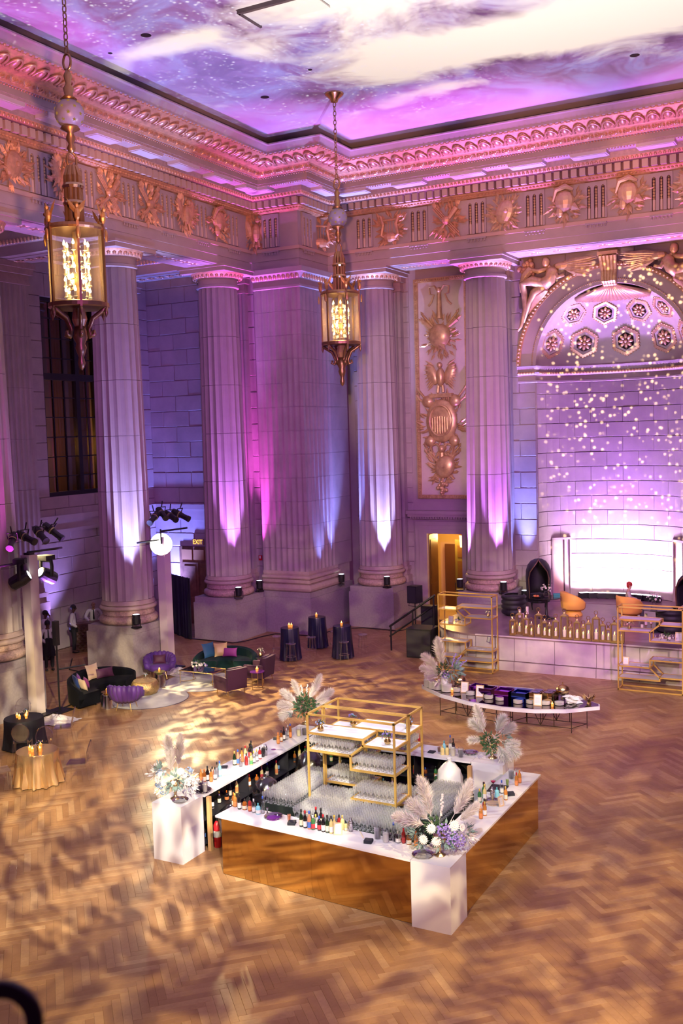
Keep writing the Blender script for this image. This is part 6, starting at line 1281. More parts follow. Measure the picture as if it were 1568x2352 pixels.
for x, y, s_, c_, k_, l_ in ((462, 1795, 'round', 'rum', 'o', 'o'), (470, 1795, 'round', 'amber', 'o', 'c'), (477, 1793, 'wine', 'dark', 'k', 'w'), (485, 1795, 'round', 'rum', 'k', 'o'), (488, 1789, 'round', 'rose', 'k', None), (494, 1790, 'round', 'clear', 'k', 'w'), (499, 1786, 'tall', 'clear', 'k', None), (505, 1783, 'tall', 'teal', 'b', 'w')): bottle(on_c(x, y), s_, c_, k_, l_, I_, 'bottles on the lounge-side counter')
for x, y, s_, c_, k_, l_ in ((1020, 1728, 'round', 'teal', 't', None), (1034, 1722, 'tall', 'clear', 'b', 'w'), (1016, 1733, 'flask', 'pale', 'g', None), (1027, 1733, 'flask', 'pale', 'k', None), (1041, 1728, 'wine', 'dark', 'k', 'w'), (880, 1700, 'wine', 'dark', 'k', 'w'), (905, 1703, 'wine', 'wine', 'r', 'c'), (925, 1706, 'wine', 'dark', 'k', 'k'), (962, 1714, 'round', 'red', 'r', 'w'), (855, 1698, 'wine', 'wine', 'k', 'w')): bottle(on_c(x, y), s_, c_, k_, l_, J_, 'bottles on the stage-side counter')
rd = random.Random(21); SHS = ['wine', 'round', 'tall', 'flask', 'can', 'round']; CCS = ['dark', 'wine', 'green', 'amber', 'rum', 'teal', 'white', 'pale', 'green']
for zi, (z, nm) in enumerate(((.562, 'upper'), (.112, 'lower'))):
    for k in range(20):
        y = 14.95+k*.21+rd.uniform(-.03, .03)
        bottle((-11.28+rd.uniform(-.12, .06), y, z), rd.choice(SHS), rd.choice(CCS), rd.choice('krbgwoyt'), rd.choice('wkrbocg'), 'on the %s shelf inside the lounge-side counter' % nm, 'bottles inside the lounge-side counter')
    for k in range(14): bottle((-10.8+k*.25+rd.uniform(-.03, .03), 18.62+rd.uniform(-.06, .06), z), rd.choice(SHS), rd.choice(CCS), rd.choice('krbgwoyt'), rd.choice('wkrbocg'), 'on the %s shelf inside the stage-side counter' % nm, 'bottles inside the stage-side counter')
for i in range(6): bottle((-8.02+.09*(i % 3)+.04*(i//3), 18.5-.09*(i//3)+.0, .562), 'can', 'green' if i % 2 else 'white', 'w', 'g' if i % 2 else 'w', 'stacked inside the stage-side counter by the ice bag', 'bottles inside the stage-side counter')
# ---- bar tools
def pitcher(pos, fill, lb, s=1.):
    p = thing('juice_pitcher', pos, lb, 'pitcher', group='clear juice pitchers'); MB().lathe([(.045*s, 0), (.05*s, .008), (.06*s, .2*s), (.062*s, .2*s)], 16, cap=False).obj('jug', CLEAR, p, smooth=True); MB().lathe([(.043*s, .006), (.052*s, .14*s), (0, .14*s)], 14).obj('juice', mat('juice_'+lb[:5], fill, .3), p)
    bm = MB(); bm.tube([(.058*s, 0, .17*s), (.10*s, 0, .15*s), (.095*s, 0, .08*s), (.053*s, 0, .06*s)], .007, 5); bm.obj('handle', CLEAR, p)
pitcher(on_c(867, 1926), (.02, .008, .02), 'dark berry juice pitcher on the front counter', 1.05); pitcher(on_c(886, 1934), (.75, .72, .58), 'cream cocktail pitcher on the front counter'); pitcher(on_c(1174, 1788), (.02, .008, .02), 'deep purple juice pitcher at the far tip of the right counter'); pitcher(on_c(1058, 1739), (.018, .008, .02), 'black juice pitcher on the stage-side counter'); pitcher(on_c(1040, 1736), (.78, .74, .5), 'lemonade pitcher on the stage-side counter'); pitcher(on_c(686, 1690), (.8, .74, .4), 'pale lemonade pitcher at the pampas corner'); pitcher(on_c(699, 1688), (.03, .02, .01), 'inky juice pitcher at the pampas corner')
pitcher(on_c(471, 1818), (.78, .74, .62), 'milky pitcher on the silver tray of the lounge-side counter'); pitcher(on_c(461, 1812), (.05, .05, .04), 'blackcurrant pitcher on the silver tray of the lounge-side counter'); pitcher(on_c(706, 1890), (.80, .74, .52), 'tall lemon pitcher among the wine bottles mid front counter', 1.1); pitcher(on_c(1189, 1786), (.8, .7, .6), 'water pitcher at the far tip of the right counter', .9)
def tray(pos, r, lb, m_=None, sc=12):
    t_ = thing('serving_tray', pos, lb, 'tray', group='round silver trays'); MB().lathe([(0, .004), (r*.8, .004), (r*.82, .0)], 28).obj('tray_floor', m_ or CHROME, t_); bm = MB(); n = 48; vs = []
    for i in range(n): a = 2*pi*i/n; w_ = 1+.03*cos(sc*a); vs += [(r*.8*cos(a), r*.8*sin(a), .004), (r*w_*cos(a), r*w_*sin(a), .045), (r*w_*1.02*cos(a), r*w_*1.02*sin(a), .045)]
    bm.add(vs, [(i*3+j, ((i+1) % n)*3+j, ((i+1) % n)*3+j+1, i*3+j+1) for i in range(n) for j in (0, 1)]); bm.obj('fluted_rim', CHROME, t_, smooth=True); return t_
tray(on_c(628, 1879), .16, 'round silver tray with violet reflection on the front counter', mat('violet_reflection_glass', (.25, .05, .42), .1, .6)); tray(on_c(971, 1967), .17, 'shallow silver dish on the front pedestal beside the footed vase'); tray(on_c(414, 1841), .15, 'silver tray of glasses on the standing pedestal'); tray(on_c(466, 1818), .16, 'silver tray under the pitchers on the lounge-side counter'); tray(on_c(1080, 1731), .15, 'silver tray on the stage-side counter'); tray(on_c(1131, 1845), .17, 'wooden-based round silver tray on the right counter', mat('tray_wood', (.6, .42, .26), .5))  # first tray: the violet reflection is put into the floor colour
NAPK = mat('navy_napkin', (.015, .018, .03), .7)
def napkins(pos, lb, n=8, rz=0.):
    k = thing('napkin_stack', pos, lb, 'napkins', rz=rz, group='stacks of navy cocktail napkins'); M_ = MB().bx(-.065, .065, -.065, .065, 0, .006).mesh('napkin', NAPK); [inst('napkin', M_, k, (random.uniform(-.003, .003), random.uniform(-.003, .003), .0062*i), random.uniform(-.06, .06)) for i in range(n)]
napkins(on_c(670, 1893), 'navy napkin stack beside the wine cluster on the front counter', rz=.3); napkins(on_c(846, 1935), 'navy napkin stack beside the dark pitcher on the front counter', rz=.2); napkins(on_c(1172, 1826), 'navy napkin stack on the right counter', rz=.6); napkins(on_c(991, 1728), 'navy napkin stack on the stage-side counter', 4); napkins(on_c(515, 1763), 'navy napkin stack on the lounge-side counter', 4, .5); napkins(on_c(630, 1697), 'navy napkin stack near the pampas corner', 4, .5)
photo_frame(on_c(776, 1918), .14, .2, 'blond wood menu frame leaning on the front counter', rz=.35, tilt=-.2); photo_frame(on_c(1152, 1852), .12, .18, 'blond wood menu frame on the right counter edge', rz=1.2, tilt=-.2); photo_frame(on_c(430, 1808), .18, .2, 'black menu sign on the lounge-side counter end', rz=.5, fm=BLACK)
def shaker(pos, lb): s = thing('cocktail_shaker', pos, lb, 'shaker', group='steel cocktail shakers'); MB().lathe([(.036, 0), (.045, .15), (.044, .16)], 14).obj('tin', CHROME, s, smooth=True); MB().lathe([(.044, .16), (.03, .2), (.02, .205), (.02, .235), (0, .24)], 14).obj('lid', CHROME, s, smooth=True)
shaker(on_c(809, 1907), 'steel cocktail shaker on the front counter'); shaker(on_c(1131, 1837), 'steel shaker standing on the right counter tray'); shaker(on_c(610, 1735), 'black-shadowed steel shaker ending the lounge-side cluster')
def tumbler(pos, lb, c=(.55, .15, .04)): t_ = thing('garnish_cup', pos, lb, 'cup', group='garnish cups'); MB().lathe([(.026, 0), (.034, .12)], 12, cap=False).obj('cup', CLEAR, t_, smooth=True); MB().lathe([(.025, .005), (.031, .1), (0, .1)], 12).obj('garnish', mat('garnish_%d' % int(c[1]*100), c, .6), t_)
tumbler(on_c(664, 1885), 'cup of orange garnish beside the navy napkins'); tumbler(on_c(1008, 1727), 'brown stirrer cup on the stage-side counter', (.25, .10, .06)); tumbler(on_c(1165, 1803), 'lime garnish cup at the far tip of the right counter', (.25, .4, .05))
jg = thing('jigger', on_c(614, 1868), 'steel jigger beside the silver tray on the front counter', 'jigger'); MB().lathe([(.022, 0), (.008, .045), (.024, .10)], 12, cap=False).obj('cups', CHROME, jg, smooth=True)
st_ = thing('bar_strainer', on_c(628, 1722), 'steel strainer lying on the lounge-side counter', 'strainer'); MB().lathe([(0, .004), (.05, .006), (.05, .0)], 14).obj('disc', CHROME, st_); MB().tube([(.05, 0, .005), (.2, .05, .01)], .006, 5).obj('handle', CHROME, st_)
mt = thing('martini_glass', on_c(1126, 1812), 'red martini on the black tray of the right counter', 'glass'); MB().lathe([(.035, 0), (.006, .006), (.004, .1), (.055, .17)], 16, cap=False).obj('glass', CLEAR, mt, smooth=True); MB().lathe([(.002, .105), (.045, .155), (0, .155)], 14).obj('drink', mat('red_drink', (.55, .02, .08), .2), mt)
bt_ = thing('black_tray', on_c(1143, 1812), 'flat black serving tray on the right counter', 'tray', rz=.1); MB().bx(-.16, .16, -.2, .2, 0, .012).obj('tray_floor', BLACK, bt_); MB().bx(-.16, .16, -.2, -.19, .012, .02).obj('lip', BLACK, bt_)
ml = thing('bar_muddler', on_c(830, 1918), 'pale wooden muddler lying on the front counter', 'muddler', rz=-.9); MB().tube([(-.12, 0, .012), (.1, 0, .012), (.14, 0, .014)], [.008, .009, .014], 7).obj('stick', mat('pale_wood', (.85, .72, .50), .5), ml)
# ---- gold shelves with glassware
SB1 = etagere(-9.53, 15.98, .58, False, 'gold display shelf full of glassware facing the front counter'); SB2 = etagere(-9.53, 16.62, .58, True, 'gold display shelf full of glassware facing the stage')
GLS = stem_glass('stemware_glass')
wg = MB().lathe([(.034, 0), (.034, .003), (.005, .008), (.004, .085), (.02, .10), (.036, .135), (.037, .165), (.031, .205)], 9, cap=False); WGM = wg.mesh('wine_glass', GLS, True); spots = []
def fill(xa_, xb_, ya_, yb_, z, where, pit=.082):
    nx, ny = int((xb_-xa_-.06)/pit), int((yb_-ya_-.06)/pit)
    for i in range(nx+1):
        for j in range(ny+1): spots.append((Vector((xa_+.04+i*pit+random.uniform(-.006, .006), ya_+.04+j*pit+(.5*pit if i % 2 else 0)*.6, z)), where))
for n_, (a, b, z) in enumerate(SB1):
    if z < 1.9: fill(a, b, 16.0, 16.54, z, 'the gold shelf facing the front counter')
for n_, (a, b, z) in enumerate(SB2):
    if z < 1.9 and z > .3: fill(a, b, 16.64, 17.18, z, 'the gold shelf facing the stage')
def cloth_table(xa_, xb_, ya_, yb_, lb, where):
    t_ = thing('cloth_table', ((xa_+xb_)/2, (ya_+yb_)/2, 0), lb, 'table', group='black-clothed glass tables'); w, d = (xb_-xa_)/2, (yb_-ya_)/2; MB().bx(-w, w, -d, d, .72, .745).obj('table_top', BLACK, t_); bm = MB(); pts = []; n = 60
    per = [(-w, -d), (w, -d), (w, d), (-w, d)]
    for k in range(4):
        a, b = per[k], per[(k+1) % 4]
        for i in range(15): q = i/15; pts.append((a[0]+(b[0]-a[0])*q, a[1]+(b[1]-a[1])*q))
    vs = [(x, y, .75) for x, y in pts]+[(x*(1.02+.015*(i % 2)), y*(1.02+.015*(i % 2)), .03) for i, (x, y) in enumerate(pts)]; bm.add(vs, [(60+i, 60+(i+1) % 60, (i+1) % 60, i) for i in range(60)]+[tuple(range(60))]); bm.obj('cloth', mat('black_cloth', (.012, .022, .016), .85), t_); fill(xa_, xb_, ya_, yb_, .752, where)
cloth_table(-10.35, -9.62, 15.55, 17.3, 'black-clothed table of wine glasses left of the gold shelves', 'the black-clothed table left of the gold shelves')
cloth_table(-9.4, -7.2, 15.1, 15.9, 'black-clothed table of wine glasses in front of the gold shelves', 'the black-clothed table before the gold shelves')
cloth_table(-7.6, -6.85, 16.0, 17.6, 'black-clothed table of wine glasses right of the gold shelves', 'the black-clothed table right of the gold shelves')
spots.sort(key=lambda s_: (s_[0]-CAM).length-(.6 if 'clothed' not in s_[1] else 0)); rest = MB()
for i, (p, wh) in enumerate(spots):
    if i < 300: tag(inst('wine_glass', WGM, None, p), 'clear wine glass packed on '+wh, 'glass', 'wine glasses on '+wh)
    else: rest.M = Matrix.Translation(p); rest.add(wg.v, wg.f)
rest.M = None
if rest.v: tag(rest.obj('glassware', GLS, None, smooth=True), 'packed clear stemware filling the rest of the gold shelves', 'glassware', kind='stuff')
bouquet((-9.33, 16.12, 2.095), .13, 12, [BFL], 'pale blue sprig in a gold bud vase, front corner of the gold bar shelf', 'gold', .12, seed=11); bouquet((-7.97, 16.2, 1.985), .15, 12, [VFL], 'violet posy in a gold bud vase on the lower top shelf of the bar', 'gold', .13, seed=12); bouquet((-9.1, 17.0, 1.985), .14, 10, [VFL, BFL], 'violet sprig in a gold bud vase on the far top shelf of the bar', 'gold', .12, seed=13); bouquet((-7.9, 17.0, 2.095), .14, 10, [BFL], 'dusty blue sprig in a gold bud vase at the stage end of the bar shelf', 'gold', .12, seed=14)
# ---- bags, bins behind the bar
PLB = glass('clear_plastic', (.85, .86, .92), .16, .7, .2)
def bag(pos, r, h, lb, m_=PLB, seed=1):
    b = thing('plastic_bag', pos, lb, 'bag', group='plastic bags behind the bar'); bm = MB(); rd = random.Random(seed); n = 22; prof = [(.75, 0), (1, .18), (.98, .5), (.8, .74), (.42, .9), (.12, .96), (.22, 1.04)]
    vs = []
    for q, z in prof:
        for i in range(n): a = 2*pi*i/n; k = r*q*(1+.08*sin(7*a+z*9)+rd.uniform(-.05, .05)); vs.append((k*cos(a), k*sin(a), z*h))
    bm.add(vs, [(j*n+i, j*n+(i+1) % n, (j+1)*n+(i+1) % n, (j+1)*n+i) for j in range(len(prof)-1) for i in range(n)]); bm.obj('bag_film', m_, b, smooth=True); return b
def bin_(pos, lb): 
    b = thing('waste_bin', pos, lb, 'bin', group='black bins behind the bar'); MB().lathe([(.2, 0), (.26, .6), (.28, .62), (.28, .66), (.24, .64)], 20).obj('bin_body', mat('bin_black', (.01, .012, .014), .5), b); return b
b1 = Vector((-10.62, 15.0, 0)); bin_(b1, 'black waste bin at the open corner of the bar'); bag(b1+Vector((0, 0, .3)), .28, .62, 'clear liner bag over the bin at the open corner', seed=2)
b2 = Vector((-10.4, 15.9+.0, 0)); bag(Vector((-10.55, 16.05, .55)), .26, .55, 'clear tied plastic bag by the lounge-side counter', seed=3); bin_(Vector((-10.55, 16.05, 0)), 'black bin under the tied plastic bag'); bag(Vector((-10.55, 17.75, .2)), .34, .95, 'large clear plastic sheet bag deep inside the bar', seed=4)
ib = bag(Vector((-7.55, 18.1, .45)), .26, .72, 'white ice bag with a blue oval mark', mat('ice_bag', (.82, .84, .9), .35), 6); bm = MB(); bm.lathe([(0, 0), (.11, 0)], 20); q = bm.obj('blue_mark', mat('blue_print', (.10, .32, .85), .5), ib, (-.05, -.268, .30)); q.rotation_euler = (pi/2, 0, 0); q.scale = (.8, .4, 1); bin_(Vector((-7.55, 18.1, -.0)), 'black bin holding the ice bag')
ex = thing('fire_extinguisher', (-10.98, 14.98, 0), 'red fire extinguisher at the open corner of the bar', 'extinguisher'); MB().lathe([(.07, 0), (.075, .01), (.075, .42), (.04, .48), (.025, .5)], 14).obj('cylinder', mat('red_enamel', (.6, .02, .03), .3), ex, smooth=True); MB().bx(-.015, .05, -.015, .015, .5, .56).obj('valve', BLACK, ex); MB().lathe([(.077, .2), (.077, .32)], 14, cap=False).obj('paper_label', mat('label_w'), ex)
crt = thing('black_crate', (-10.2, 17.2+.35, 0), 'dark plastic crate draped in black sheet inside the bar', 'crate', rz=.3); MB().bx(-.3, .3, -.22, .22, 0, .5).obj('crate_body', BIN, crt); MB().prism([(-.33, -.25), (.33, -.25), (.33, .25), (-.33, .25)], .42, .53, [(-.28, -.2), (.3, -.22), (.28, .2), (-.3, .22)]).obj('sheet', mat('black_sheet', (.03, .025, .05), .3), crt)
# ---- the four arrangements
arrangement(on_c(1010, 1964, BT), 'big pampas, white chrysanthemum and blue hydrangea arrangement on the front pedestal', [('p0', (-.12, .05, .2), (-.18, .2, 1), 1.15), ('p0', (.22, .05, .22), (.55, .2, .85), 1.1), ('p1', (-.2, 0, .12), (-1, .1, .35), 1.1), ('p1', (.3, .05, .15), (.9, .2, .6), .9), ('p2', (-.15, .05, .18), (-.7, .2, .7), 1.0), ('s', (-.35, 0, .02), (-1, 0, 0), .2), ('s', (.4, 0, .02), (1, 0, 0), .2), ('s', (.1, -.1, -.02), (0, -1, 0), .25), ('mum', (-.15, -.22, .16), (-.2, -1, .5), 1.1), ('mum', (-.28, -.2, -.02), (-.4, -1, .2), 1.1), ('mum', (-.08, -.25, -.04), (0, -1, .2), 1.1), ('mum', (.22, -.2, .2), (.2, -1, .5), 1.1), ('mum', (.36, -.1, .12), (.6, -.8, .3), .9), ('hyd', (.05, -.22, .12), (0, -.8, .5), 1.5), ('hyd', (.18, -.24, .0), (.2, -.9, .2), 1.5), ('hyd', (.3, -.2, -.06), (.4, -.8, 0), 1.3), ('wl', (.42, -.1, -.02), (.8, -.5, -.2), .2), ('g', (-.1, -.05, .1), (0, -.3, .6), .2), ('sw', (.02, 0, .3), (.15, .1, 1), 1.), ('s', (-.3, -.1, -.1), (-.5, -.5, -.6), .16)], .36, .95)
arrangement(on_c(403, 1834, BT), 'pampas and blue-white flower arrangement on the standing pedestal', [('p0', (-.02, 0, .2), (-.12, 0, 1), 1.2), ('p0', (.06, .05, .2), (.15, .1, 1), 1.15), ('p1', (-.05, -.05, .15), (-.05, -.1, 1), 1.), ('hydb', (-.28, 0, .12), (-.7, -.5, .3), 1.5), ('hydb', (-.3, 0, -.1), (-.8, -.5, -.2), 1.5), ('mum', (-.26, -.12, .12), (-.4, -1, .3), 1.1), ('mum', (-.2, -.15, -.04), (-.2, -1, .1), 1.1), ('hyd', (-.34, 0, .0), (-1, -.4, 0), 1.1), ('mum', (.22, -.1, .1), (.4, -1, .3), 1.), ('wl', (.25, -.05, .0), (.7, -.4, .1), .24), ('wl', (-.3, 0, -.2), (-.6, -.3, -.8), .18), ('s', (.05, -.15, -.02), (0, -1, 0), .26), ('s', (-.25, -.05, .2), (-.6, 0, .8), .22), ('mum', (.0, -.2, -.02), (0, -1, .2), .6), ('sw', (-.1, 0, .3), (-.2, 0, 1), 1), ('hydb', (-.25, -.05, -.25), (-.5, -.4, -.8), 1), ('mum', (-.34, -.1, .02), (-.7, -.8, .1), 1.2), ('mum', (.28, -.12, -.04), (.5, -1, 0), 1.2), ('mum', (.16, -.16, .2), (.2, -1, .5), 1.1), ('hydb', (.3, -.05, .16), (.7, -.4, .4), 1.3), ('wl', (-.34, -.05, .16), (-.8, -.4, .4), .26), ('wl', (.3, -.05, -.12), (.7, -.5, -.4), .22)], .38, .86)
arrangement(on_c(1131, 1741, BT), 'cream palm and pampas arrangement with dark leaves on the back right pedestal', [('p0', (-.18, 0, .25), (-.35, 0, 1), 1.35), ('w0', (-.2, 0, .2), (-.8, -.2, .8), 1.3), ('w0', (.1, -.05, .2), (.3, -.3, .9), 1.3), ('w0', (-.25, -.05, .05), (-1, -.3, .1), 1.), ('w1', (.2, 0, .15), (.8, -.2, .6), 1.3), ('w1', (.25, -.1, -.02), (.7, -.6, -.5), 1.5), ('w1', (.12, -.15, -.05), (.3, -.8, -.6), 1.5), ('w0', (.28, 0, .0), (1, -.3, -.2), 1.), ('g', (-.14, -.18, .08), (-.3, -1, .2), .28), ('g', (-.1, -.18, -.08), (-.2, -1, -.2), .26), ('s', (.32, -.05, .08), (1, -.3, .2), .24), ('sw', (.2, 0, .25), (.7, 0, .8), 1), ('sw', (.28, 0, .2), (1, 0, .6), 1), ('wl', (.1, -.2, -.15), (.2, -.7, -.7), .22)], .36, .72)
arrangement(on_c(693, 1661, BT), 'fanned pampas arrangement with dark green leaves at the far bar corner', [('p0', (.1, .05, .2), (.55, .1, 1), 1.3), ('p0', (-.1, .05, .2), (-.35, .1, 1), 1.05), ('p1', (.2, .05, .12), (1, .1, .55), 1.35), ('p1', (-.2, .05, .12), (-.8, .1, .7), 1.2), ('p2', (-.2, 0, .05), (-1, 0, .15), 1.2), ('p2', (.2, 0, .02), (1, 0, .2), 1.1), ('g', (-.05, -.15, .1), (0, -1, .5), .34), ('g', (.12, -.15, .08), (.4, -1, .4), .3), ('g', (-.02, -.15, .24), (0, -.6, 1), .26), ('w1', (-.28, 0, -.06), (-1, -.2, -.3), 1.2), ('sw', (-.05, 0, .35), (-.1, 0, 1), 1), ('sw', (.05, 0, .35), (.1, 0, 1), 1), ('s', (-.34, 0, -.12), (-1, -.2, -.4), .18), ('sw', (-.32, 0, .1), (-1, 0, .5), 1)], .36, .8)
# ------------------------------------------------------------------ lounge
def face(dx, dy): return atan2(dx, -dy)       # rz for furniture built facing -Y
RUG = mat('pale_rug', (.62, .62, .62), .95, var=.18, vs=1.6, bump=.2, bs=60)
for (x, y, r, lb) in ((-19.2, 23.0, 1.2, 'round pale grey rug under the hammered gold drum table'), (-18.85, 25.25, 1.22, 'round pale grey rug under the glass coffee table')):
    o = thing('round_rug', (x, y, .0), lb, 'rug', group='round pale rugs'); MB().lathe([(r, 0.001), (r, .010 if r < 1.21 else .016), (r-.02, .014 if r < 1.21 else .020), (0, .014 if r < 1.21 else .020)], 56).obj('pile', RUG, o); MB().lathe([(r+.012, .0), (r+.012, .012), (r-.005, .012)], 56, cap=False).obj('binding', mat('rug_binding', (.12, .11, .16), .9), o)
def curved_sofa(c, R, a0, a1, m_, lb, hb=.78, dep=.75):
    s = thing('curved_sofa', (c[0], c[1], 0), lb, 'sofa', group='curved velvet sofas'); n = 30
    def arc(prof, nm, b0=a0, b1=a1):
        bm = MB(); k = len(prof); vs = []
        for i in range(n+1): a = b0+(b1-b0)*i/n; vs += [(r*cos(a), r*sin(a), z) for r, z in prof]
        bm.add(vs, [(i*k+j, i*k+(j+1) % k, (i+1)*k+(j+1) % k, (i+1)*k+j) for i in range(n) for j in range(k)]+[tuple(range(k-1, -1, -1)), tuple(n*k+j for j in range(k))]); return smooth_by(bm.obj(nm, m_, s), 50)
    arc([(R-dep, .08), (R, .08), (R+.02, .30), (R-dep, .30)], 'base'); arc([(R-dep-.02, .30), (R-.12, .30), (R-.12, .44), (R-dep+.02, .45), (R-dep-.03, .40)], 'seat')
    bm = MB(); vs = []
    for i in range(n+1):
        q = i/n; a = a0+(a1-a0)*q; h = hb*(.72+.28*sin(pi*min(1, max(0, q)))**.6); vs += [(r*cos(a), r*sin(a), z) for r, z in ((R-.16, .30), (R+.02, .10), (R+.04, h-.06), (R-.03, h), (R-.12, h-.04))]
    bm.add(vs, [(i*5+j, i*5+(j+1) % 5, (i+1)*5+(j+1) % 5, (i+1)*5+j) for i in range(n) for j in range(5)]+[(4, 3, 2, 1, 0), tuple(n*5+j for j in range(5))]); smooth_by(bm.obj('backrest', m_, s), 50)
    for q in (.06, .5, .94):
        a = a0+(a1-a0)*q
        for r in (R-.08, R-dep+.1): MB().lathe([(.02, 0), (.025, .09)], 8, (r*cos(a), r*sin(a), 0)).obj('foot', BLACK, s)
    return s
DKV = mat('black_green_velvet', (.005, .006, .009), .9, sheen=.03, spec=.1); GRV = mat('bottle_green_velvet', (.005, .026, .022), .8, sheen=.06, spec=.15)
curved_sofa((-19.95, 22.55), 1.4, radians(108), radians(262), DKV, 'black velvet crescent sofa in front of the column pedestal')
curved_sofa((-18.75, 26.35), 1.02, radians(20), radians(205), GRV, 'bottle green velvet curved sofa behind the glass coffee table', .74, .72)
def cushion(pos, w, h, m_, lb, rot, th=.13):
    c = thing('cushion', pos, lb, 'cushion', group='scatter cushions'); bm = MB(); n = 9; vs = []
    for s in (-1, 1):
        for i in range(n+1):
            for j in range(n+1):
                u, v = i/n*2-1, j/n*2-1; e = (1-u*u)*(1-v*v); k = 1-.10*(1-abs(u)**3)*(v*v)-.0; k2 = 1-.10*(1-abs(v)**3)*(u*u); vs.append((u*w/2*k2, s*th/2*e**.5, h/2+v*h/2*k))
    m = n+1; f = [(i*m+j, (i+1)*m+j, (i+1)*m+j+1, i*m+j+1) for i in range(n) for j in range(n)]; o_ = m*m
    bm.add(vs, f+[tuple(o_+q for q in reversed(g)) for g in f]); bm.obj('cover', m_, c, smooth=True); c.rotation_euler = rot; pp = []
    for (a, b) in ((-1, -1), (1, -1), (1, 1), (-1, 1)):
        for t_ in range(6): pass
    return c
CRM = mat('cream_velvet', (.80, .60, .40), .6, sheen=.2); NVY = mat('navy_velvet', (.02, .05, .22), .6, sheen=.08); PUR = mat('purple_velvet', (.22, .04, .30), .6, sheen=.08); AUB = mat('aubergine_velvet', (.07, .012, .05), .6, sheen=.08); TEA = mat('teal_velvet', (.02, .11, .20), .6, sheen=.08); MAU = mat('magenta_velvet', (.34, .05, .26), .6, sheen=.08); GLV = mat('gold_satin', (.80, .62, .22), .4)
def on_sofa(c, r, a, z=.46): return Vector((c[0]+r*cos(radians(a)), c[1]+r*sin(radians(a)), z))
cA = (-19.95, 22.55)
for a, r, w, h, m_, lb in ((243, 1.0, .42, .36, CRM, 'cream cushion at the near end of the black sofa'), (228, 1.12, .46, .44, NVY, 'royal blue cushion on the black sofa'), (216, 1.04, .42, .4, PUR, 'violet cushion leaning beside the royal blue one'), (226, .84, .36, .32, MAU, 'small magenta cushion in front on the black sofa'), (168, 1.12, .5, .48, CRM, 'cream cushion at the back of the black sofa'), (150, 1.08, .6, .3, AUB, 'long aubergine cushion on the black sofa')):
    cushion(on_sofa(cA, r, a), w, h, m_, lb, (-.3, 0, radians(a)+pi/2+pi+.15))
cB = (-18.75, 26.35)
for a, r, w, h, m_, lb in ((165, .72, .5, .5, TEA, 'teal cushion on the green sofa'), (135, .62, .46, .46, GLV, 'gold satin cushion on the green sofa'), (108, .55, .5, .3, MAU, 'magenta lumbar cushion on the green sofa')):
    cushion(on_sofa(cB, r, a), w, h, m_, lb, (-.3, 0, radians(a)+pi/2+pi))
SHV = mat('violet_shell_velvet', (.10, .032, .25), .55, sheen=.08)
def shell_chair(pos, rz, lb):
    c = thing('shell_chair', pos, lb, 'chair', rz=rz, group='violet scallop-back chairs'); n = 13
    for k in range(n):
        a = -pi/2+pi*.18+(2*pi-2*pi*.18)*0; a = radians(-20+220*k/(n-1)); q = sin(pi*k/(n-1)); h = .52+.24*q**.5; d = Vector((cos(a), sin(a), 0)); bm = MB()
        bm.tube([d*.27+Vector((0, .02, .28)), d*.36+Vector((0, .02, .40)), d*.42+Vector((0, .03, h*.8)), d*.44+Vector((0, .03, h)), d*.42+Vector((0, .03, h+.03))], [.07, .10, .115, .09, .03], 8); bm.obj('back_channel', SHV, c, smooth=True)
    MB().lathe([(.30, .26), (.36, .30), (.37, .42), (.33, .46), (0, .47)], 22).obj('seat', SHV, c, smooth=True)
    for k in range(4): a = pi/4+k*pi/2; MB().tube([(.24*cos(a), .24*sin(a), .28), (.32*cos(a), .32*sin(a), 0)], [.018, .010], 6).obj('leg', BRASS, c)
    return c
shell_chair((-19.02, 21.85, 0), face(-.3, .95), 'violet scallop-back chair seen from behind, beside the silver stool'); SC2 = Vector((-20.45, 25.15, 0)); shell_chair(SC2, face(.6, -.8), 'violet scallop-back chair facing the room at the tower foot'); cushion(SC2+Vector((0, .0, .47)), .42, .3, AUB, 'dark aubergine cushion on the scallop-back chair at the tower foot', (-.3, 0, face(.6, -.8)))
def armchair(pos, rz, lb):
    c = thing('armchair', pos, lb, 'chair', rz=rz, group='plum velvet armchairs'); V_ = mat('plum_velvet', (.045, .008, .035), .65, sheen=.08)
    b = MB().prism([(-.34, .20), (.34, .20), (.34, .34), (-.34, .34)], .2, .82, [(-.34, .30), (.34, .30), (.34, .42), (-.34, .42)]).obj('backrest', V_, c)
    MB().bx(-.27, .27, -.36, .22, .30, .44).obj('seat', V_, c); MB().bx(-.34, .34, -.34, .30, .18, .30).obj('seat_frame', V_, c); MB().prism([(-.25, .10), (.25, .10), (.25, .22), (-.25, .22)], .44, .84, [(-.24, .2), (.24, .2), (.24, .30), (-.24, .30)]).obj('back_cushion', V_, c)
    for s in (-1, 1): a, q = sorted((s*.27, s*.37)); MB().bx(a, q, -.36, .32, .18, .58).obj('armrest', V_, c)
    for x in (-.3, .3):
        for y in (-.3, .3): MB().tube([(x*.95, y*.95, .19), (x, y, 0)], [.018, .010], 6).obj('leg', BRASS, c)
    return c
armchair((-17.18, 24.4, 0), face(-.93, .37), 'plum velvet armchair with its back to the camera'); armchair((-17.2, 26.0, 0), face(-1, -.1), 'plum velvet armchair in profile beside the green sofa'); cushion((-17.02, 26.05, .45), .42, .42, PUR, 'plum cushion in the armchair in profile', (-.25, 0, face(-1, -.1)))
